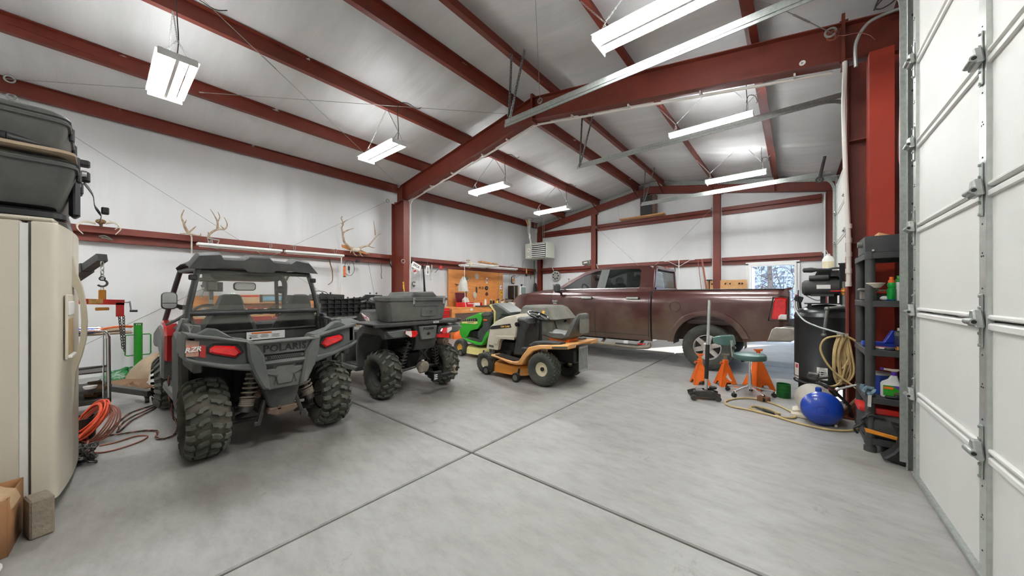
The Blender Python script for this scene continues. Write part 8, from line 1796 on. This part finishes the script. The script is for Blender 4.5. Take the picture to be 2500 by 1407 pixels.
# third shelf
bottle('lubricant_bottle', .685, 4.28, .875, [(.033, 0), (.036, .008), (.036, .15), (.03, .16), (.018, .165)], mat('navy', (24, 28, 60), .4), 'dark navy bottle with a pale cap on the third shelf', [(.02, .16), (.02, .185), (.001, .186)], 'bone', lblm='bag_grey', lz=(.12, .15, .0365))
m = MB(); m.box((.58, 4.42, .90), (.22, .10, .045), ch=.006); solo(m, 'blue_case', 'blue_plastic', 'long blue plastic case on the third shelf', 'case')
m = MB(); m.prism([(.60, .92), (.68, .92), (.665, 1.03), (.65, 1.03)], 4.36, 4.44, 'y', ch=.005); solo(m, 'blue_funnel', 'blue_dark', 'upturned translucent blue funnel on the third shelf', 'funnel')
for k, (mt, lb) in enumerate((('label_white', 'white thin rod at the back of the third shelf front edge'), ('bone', 'cream thin rod in the middle of the third shelf'), ('red_paint', 'red thin rod at the front of the third shelf'))): m = MB(); m.cyl((.50, 4.26 + k * .025, .883 + .004 * k), (.66, 4.22 + k * .02, .883 + .004 * k), .005, n=6); solo(m, 'brush_handle', mt, lb, 'rod')
m = MB(); m.lathe([(.03, 0), (.033, .012), (.028, .022), (.001, .022)], (.615, 4.22, .875), n=16); solo(m, 'metal_puck', 'ink', 'small dark lid on the front edge of the third shelf', 'lid')
m = MB(); m.cyl((.655, 4.21, .885), (.70, 4.21, .885), .01, n=8); m.cyl((.66, 4.21, .88), (.66, 4.21, .91), .012, n=8); solo(m, 'hose_barb', 'brass', 'little metal fitting at the right of the third shelf front', 'fitting')
# fourth shelf
t = thing('sprayer_jug', 'white weed spray jug with purple collar and green label on the fourth shelf', 'spray jug', (.62, 4.26, .47))
def jr(z, w_, d_, dx=0): return [(x + dx, y, z) for x, y in rrect(w_, d_, min(w_, d_) * .3, 3, .625, 4.265)]
m = MB(); m.loft([jr(.472, .105, .06), jr(.48, .115, .07), jr(.585, .115, .07), jr(.60, .10, .06), jr(.625, .06, .04, .015), jr(.66, .035, .03, .02), jr(.665, .03, .03, .02)]); m.build('jug', 'white_plastic', t, W=True)
m = MB(); m.cyl((.645, 4.265, .66), (.645, 4.265, .69), .019, n=16); m.build('collar', 'purple', t, W=True)
m = MB(); m.prism([(.585, .715), (.585, .70), (.62, .695), (.63, .69), (.66, .69), (.675, .705), (.672, .715), (.64, .712)], 4.255, 4.275, 'y', ch=.003); m.build('trigger_head', 'bone', t, W=True)
m = MB(); m.box((.575, 4.265, .708), (.02, .02, .022), ch=.003); m.build('nozzle', 'purple', t, W=True)
m = MB(); m.box((.627, 4.2285, .535), (.1, .003, .085)); o = m.build('label', 'jd_green', t, W=True)
m = MB(); m.prism([(.63, .578), (.677, .578), (.677, .54)], 4.2265, 4.2285, 'y'); m.build('label_corner', 'purple', t, W=True)
m = MB(); m.box((.608, 4.226, .557), (.055, .003, .018)); m.build('label_band', 'orange_paint', t, W=True)
m = MB(); m.sphere((.655, 4.227, .51), .017, sc=(1.2, .15, 1)); m.build('label_picture', 'camo', t, W=True)
t = thing('coffee_can', 'blue and silver coffee-type can on the fourth shelf behind the spray jug', 'can', (.57, 4.42, .47))
m = MB(); m.lathe([(.075, 0), (.075, .17), (.078, .172), (.078, .178), (.07, .178)], (.57, 4.42, .47), n=28); m.build('can_body', 'blue_plastic', t, W=True)
m = MB(); m.lathe([(.079, .165), (.079, .182), (.001, .182)], (.57, 4.42, .47), n=28); m.build('rim', 'galv_light', t, W=True)
m = MB()
for k in range(3): m.box((.527, 4.352 - .0, .60 - k * .035), (.035, .008, .008), r=(0, .0, -.5))
m.build('print_line', 'label_white', t, W=True)
m = MB(); m.box((.64, 4.22, .482), (.11, .04, .02), r=(0, 0, 0), ch=.008); m.box((.66, 4.22, .49), (.04, .04, .03), ch=.008); solo(m, 'black_clip', 'black', 'black plastic clip in front of the spray jug', 'clip')
solo(lump((.715, 4.2, .475), .05, .05, .08, 71, wob=.2), 'white_rag', 'cloth_white', 'crumpled off-white rag hanging over the fourth shelf', 'rag', ang=60)
t = thing('nylon_straps', 'tangle of pale blue and grey straps at the corner of the fourth shelf', 'straps', (.48, 4.22, .47))
m = MB(); r = random.Random(8)
for k in range(6):
    P = [Vector((.49 + r.uniform(-.05, .03), 4.21 + r.uniform(-.06, .05), .50 + r.uniform(-.01, .07))) for _ in range(5)]; Q = spline(P, 4)
    for a, b in zip(Q[:-1], Q[1:]):
        if (b - a).length > 1e-4: m.bar(a, b, .02, .003, up=(.2, 1, .1))
m.build('strap_tangle', mat('strap_blue', (130, 156, 170), .7), t, W=True)
m = MB(); m.bar((.492, 4.17, .49), (.488, 4.165, .39), .022, .003, up=(0, 1, 0)); m.build('strap_tail', 'cloth_white', t, W=True)
m = MB(); m.tube(spline([(.488, 4.16, .39), (.475, 4.16, .36), (.495, 4.16, .345), (.475, 4.16, .32), (.48, 4.16, .30)], 5), .007, 6); m.build('metal_hook', 'iron', t, W=True)
# bottom shelf
t = thing('oil_pan', 'bright red plastic ramp lying on the gear bag on the lowest shelf', 'ramp', (.6, 4.4, .31))
m = MB(); m.prism([(.43, .335), (.435, .365), (.55, .372), (.78, .36), (.82, .335), (.74, .32), (.5, .315)], 4.235, 4.5, 'y', ch=.006); m.build('ramp_body', 'red_paint', t, W=True)
t = thing('gear_bag', 'black and orange tool bag on the lowest shelf', 'bag', (.62, 4.45, .12))
m = MB(); m.loft([[(x, y, z) for x, y in rrect(.34 * k, .46 * k, .10 * k, 4, .62, 4.42)] for z, k in ((.125, .9), (.15, 1), (.26, 1), (.31, .9), (.33, .6))]); m.build('bag_body', 'utv_dark', t, W=True)
m = MB(); m.prism([(.46, .20), (.67, .165), (.66, .14), (.47, .165)], 4.175, 4.195, 'y', ch=.004); m.build('orange_panel', mat('bag_orange', (224, 140, 30), .6), t, W=True)
m = MB(); m.tube(spline([(.47, 4.2, .20), (.45, 4.2, .26), (.50, 4.19, .31), (.58, 4.19, .30)], 5), .012, 6); m.tube(spline([(.42, 4.2, .14), (.40, 4.18, .18), (.44, 4.18, .22), (.46, 4.18, .26)], 5), .010, 6); m.build('carry_handle', 'black', t, W=True)
m = MB(); m.bar((.615, 4.10, .02), (.72, 4.12, .42), .035, .02); m.bar((.66, 4.13, .02), (.76, 4.14, .40), .02, .06); solo(m, 'window_frame_rail', 'galv_light', 'slanted grey aluminium rail leaning against the rack', 'rail')
m = MB(); m.prism([(.545, .03), (.60, .09), (.635, .15), (.645, .24), (.70, .25), (.70, .0), (.66, -.0)], 3.99, 4.12, 'y', ch=.012); m.prism([(.60, .31), (.70, .30), (.70, .24), (.625, .235)], 3.99, 4.10, 'y', ch=.01); solo(m, 'mud_flap', 'black', 'black moulded rubber boot standing by the door track', 'boot')
# ================================================================ FLOOR TOOLS
def jack_stand(x, y, s_, rz, lab, post=False):
    t = thing('jack_stand', lab, 'jack stand', (x, y, 0), rz, 'orange jack stands'); h = .30 * s_; w_ = .115 * s_
    for k in range(4):
        a = PI / 2 * k; c, s2 = math.cos(a), math.sin(a)
        R2 = Matrix.Rotation(a, 4, 'Z'); m = MB()
        P = [(-w_, 0), (-w_ * .55, 0), (-w_ * .28, .06 * s_), (w_ * .28, .06 * s_), (w_ * .55, 0), (w_, 0), (.034 * s_, h), (-.034 * s_, h)]
        v = []
        for (u, z) in P:
            dd = w_ + (.034 * s_ - w_) * z / h; v += [(u, -dd, z), (u, -dd + .006, z)]
        n = len(P); m.add([v[2 * i] for i in range(n)] + [v[2 * i + 1] for i in range(n)], [tuple(range(n)), tuple(range(2 * n - 1, n - 1, -1))] + [(i, i + n, (i + 1) % n + n, (i + 1) % n) for i in range(n)]); m.xf(R2); m.build('side_plate', 'orange_paint', t)
    m = MB(); m.box((0, 0, h + .03 * s_), (.06 * s_, .06 * s_, .08 * s_), ch=.004); m.build('collar', 'orange_paint', t)
    m = MB(); m.box((0, 0, h + .07 * s_), (.035 * s_, .03 * s_, .14 * s_), ch=.004); 
    m.prism([(-.05 * s_, h + .155 * s_), (-.04 * s_, h + .13 * s_), (.04 * s_, h + .13 * s_), (.05 * s_, h + .155 * s_), (.03 * s_, h + .15 * s_), (-.03 * s_, h + .15 * s_)], -.015, .015, 'y'); m.build('ratchet_post', 'rim_dusty' if post else 'orange_paint', t)
    m = MB(); m.tube([(-.03 * s_, 0, h + .03), (-.075 * s_, -.01, h + .035), (-.085 * s_, -.01, h + .02), (-.06 * s_, -.01, h + .01)], .008, 6); m.build('release_handle', 'orange_paint', t)
    return t
jack_stand(-1.10, 5.78, 1.0, .5, 'orange jack stand standing behind the floor jack')
t2 = jack_stand(-.79, 5.92, 1.02, .6, 'orange jack stand with pale raised post and logo, middle of three', True)
jack_stand(-.40, 6.0, 1.25, .75, 'largest orange jack stand, behind the stool')
m = MB(); P = [(-.035, .14), (-.012, .11), (.02, .08), (.045, .085), (.02, .12), (.0, .17), (-.005, .20), (-.02, .16)]; v = [(u, -(.117 + (.035 - .117) * z / .306) - .003, z) for u, z in P]; m.add(v, [tuple(range(len(P)))]); m.build('stand_logo', 'label_white', t2)
t = thing('floor_jack', 'steel floor jack with a long upright handle standing in the open floor', 'floor jack', (-.90, 4.98, 0), .0)
m = MB()
for q in (-1, 1): m.prism([(-.17, .035), (.17, .035), (.19, .075), (.12, .10), (-.05, .125), (-.17, .09)], q * .075 - .005, q * .075 + .005, 'y')
m.xf(Matrix.Rotation(.35 + PI, 4, 'Z')); m.build('side_plate', 'iron', t)
m = MB(); m.box((.0, 0, .07), (.24, .12, .05), ch=.01); m.cyl((-.12, -.10, .06), (-.12, .10, .06), .012); m.cyl((.12, -.12, .045), (.12, .12, .045), .012); m.cyl((.02, -.03, .09), (.10, -.03, .09), .03); m.cyl((.02, .03, .09), (.10, .03, .09), .03); m.xf(Matrix.Rotation(.35 + PI, 4, 'Z')); m.build('hydraulic_unit', 'iron', t)
m = MB(); m.lathe([(.03, 0), (.045, .01), (.045, .03), (.03, .035)], (-.1, 0, .13), n=16); m.xf(Matrix.Rotation(.35 + PI, 4, 'Z')); m.build('saddle', 'black', t)
for (x, y) in ((-.14, -.095), (-.14, .095), (.14, -.125), (.14, .125)): m = MB(); m.cyl((x, y - .015, .034), (x, y + .015, .034), .034, n=16); m.xf(Matrix.Rotation(.35 + PI, 4, 'Z')); m.build('wheel', 'iron', t)
m = MB(); b0 = Vector((.02, .0, .12)); b1 = Vector((.05, .06, 1.27)); m.cyl(b0, b0.lerp(b1, .12), .02, n=12); m.m = 1; m.cyl(b0.lerp(b1, .12), b0.lerp(b1, .50), .024, n=14); m.m = 0; m.cyl(b0.lerp(b1, .50), b1, .018, n=14); m.build('jack_handle', ['galv_light', 'black'], t)
t = thing('rolling_stool', 'round teal vinyl rolling stool with a curved backrest', 'stool', (-.46, 5.52, 0))
m = MB(); m.lathe([(.15, .475), (.178, .482), (.188, .50), (.19, .52), (.182, .545), (.16, .556), (.001, .56)], n=36); m.build('seat', 'vinyl_teal', t)
m = MB(); m.cyl((0, 0, .12), (0, 0, .30), .024, n=16); m.cyl((0, 0, .30), (0, 0, .47), .017, n=16); m.cyl((0, 0, .46), (0, 0, .478), .09, n=20); m.build('gas_column', 'chrome', t)
m = MB()
for k in range(5):
    a = 2 * PI * k / 5 + .35; dd = Vector((math.cos(a), math.sin(a), 0)); m.bar(dd * .02 + Vector((0, 0, .125)), dd * .27 + Vector((0, 0, .075)), .036, .022, ch=.006)
m.cyl((0, 0, .09), (0, 0, .15), .036, n=16); m.build('star_base', 'chrome', t)
for k in range(5):
    a = 2 * PI * k / 5 + .35; dd = Vector((math.cos(a), math.sin(a), 0)) * .27; m = MB()
    for q in (-.012, .012): m.cyl((dd.x - math.sin(a) * (q - .008), dd.y + math.cos(a) * (q - .008), .027), (dd.x - math.sin(a) * (q + .008), dd.y + math.cos(a) * (q + .008), .027), .027, n=14)
    m.cyl((dd.x, dd.y, .03), (dd.x, dd.y, .075), .008); m.build('caster', 'black', t)
m = MB(); rings = []
for k in range(9):
    a = -1.15 + 2.3 * k / 8; c, s2 = math.cos(a), math.sin(a); R0 = .20
    px, py = -.29 - (R0 * c - R0) * -1 * .9, R0 * 1.0 * s2
    hh = .055 * (1 - abs(a / 1.3) ** 3) + .02
    tilt = .25
    rings.append([(px + .022 * c * ux - tilt * uz * hh, py + .022 * s2 * ux, .695 + uz * hh) for ux, uz in ((-1, -.8), (-1, .8), (-.4, 1), (.4, 1), (1, .8), (1, -.8), (.4, -1), (-.4, -1))])
m.loft(rings); m.xf(Matrix.Rotation(-.55, 4, 'Z')); m.build('backrest', 'vinyl_teal', t)
m = MB(); m.bar((-.10, 0, .47), (-.235, 0, .48), .04, .012); m.bar((-.235, 0, .475), (-.262, 0, .70), .04, .012, up=(1, 0, 0)); m.xf(Matrix.Rotation(-.55, 4, 'Z')); m.build('back_bracket', 'vinyl_pale', t)
m = MB(); m.cyl((-.21, -.03, .60), (-.24, .03, .60), .022, n=10); m.cyl((-.06, -.05, .44), (-.06, -.05, .47), .02, n=10); m.xf(Matrix.Rotation(-.55, 4, 'Z')); m.build('adjuster_knob', 'black', t)
t = thing('paint_can', 'dark green empty can standing on the floor right of the stool', 'can', (-.11, 5.70, 0))
m = MB(); m.lathe([(.001, .004), (.072, .004), (.075, 0), (.075, .17), (.077, .172), (.077, .178), (.071, .178), (.071, .01), (.001, .01)], n=32)
for z in (.045, .085, .13): m.tube([(.076 * math.cos(a), .076 * math.sin(a), z) for a in [2 * PI * k / 28 for k in range(28)]], .0018, 4, closed=True)
m.build('can_body', 'olive_can', t)
m = MB(); m.box((-.30, 5.33, .03), (.12, .075, .06), r=(0, 0, -.3), ch=.004); solo(m, 'wood_block', mat('block_brown', (116, 76, 46), .8, vary=.15, scale=12), 'small brown wooden block under the stool foot', 'block')
# ================================================================ parts of parts
NEST = {'spring': 'shock_absorber', 'reverse_light': 'tail_light', 'light_bezel': 'tail_light', 'mirror_glass': 'side_mirror rearview_mirror', 'mirror_bar': 'side_mirror', 'mirror_cap': 'side_mirror',
        'handle_cup': 'door_handle', 'step_pad': 'step_bar', 'tailgate_cap': 'tailgate', 'grille_mesh': 'grille', 'warning_stripe': 'warning_label', 'label_print': 'warning_label', 'gauge': 'instrument_pod',
        'seat_back_panel': 'seat', 'seat_trim': 'seat', 'seat_pan': 'seat', 'hood_vent': 'hood', 'vent_louver': 'hood', 'hood_stripe': 'hood', 'hood_crease': 'hood', 'model_plate': 'hood', 'lid_emblem': 'bagger_lid', 'cap_ring': 'end_cap',
        'motor_label': 'motor', 'capacitor_cover': 'motor', 'label_line': 'access_label', 'warning_band': 'warning_label', 'screen': 'case', 'drawer_pull': 'box_body', 'tank_decal': 'fuel_tank_cover', 'rating_label': 'casing',
        'warning_sticker': 'casing', 'bar_label': 'bar', 'dispenser_frame': 'freezer_door', 'dispenser_recess': 'freezer_door', 'dispenser_panel': 'freezer_door', 'shield_slot': 'bumper_shield', 'shield_badge_panel': 'bumper_shield',
        'bumper_step_pad': 'rear_bumper', 'badge': 'cabinet grille', 'label_corner': 'label', 'label_band': 'label', 'label_picture': 'label', 'strap_tail': 'strap_tangle', 'metal_hook': 'strap_tangle', 'fender_decal': 'fender_body',
        'foot_mat': 'fender_body', 'key_socket': 'tail_badge', 'hitch_label': 'hitch_receiver', 'rack_label': 'rear_rack', 'fuel_cap': 'dash_tower', 'valve_lever': 'brass_valve', 'choke_knob': 'dash_panel', 'throttle_grip': 'dash_tower',
        'lettering': 'tailgate tail_badge hood access_label badge_plate box_body plate tube', 'belt_trim': 'cab_frame', 'bed_rail_cap': 'bed', 'reflector': 'rear_fascia', 'decal': 'rear_fascia', 'light_recess': 'rear_fascia', 'brake_light': 'roof',
        'vial_window': 'body', 'knob': 'housing', 'screw': 'housing', 'orange_panel': 'bag_body', 'carry_handle': 'bag_body', 'rim': 'can_body', 'print_line': 'can_body', 'tow_hole': 'rear_frame', 'caster_fork': 'none'}
stem = lambda o: o.name.split('.')[0]
for top, L in list(_ORDER.items()):
    if top is None or top.parent is not None: continue
    for i, o in enumerate(L):
        want = NEST.get(stem(o))
        if not want: continue
        for w_ in want.split():
            c = [p for p in L[:i][::-1] + L[i + 1:] if stem(p) == w_ and p.parent == top]
            if c: o.parent = c[0]; break
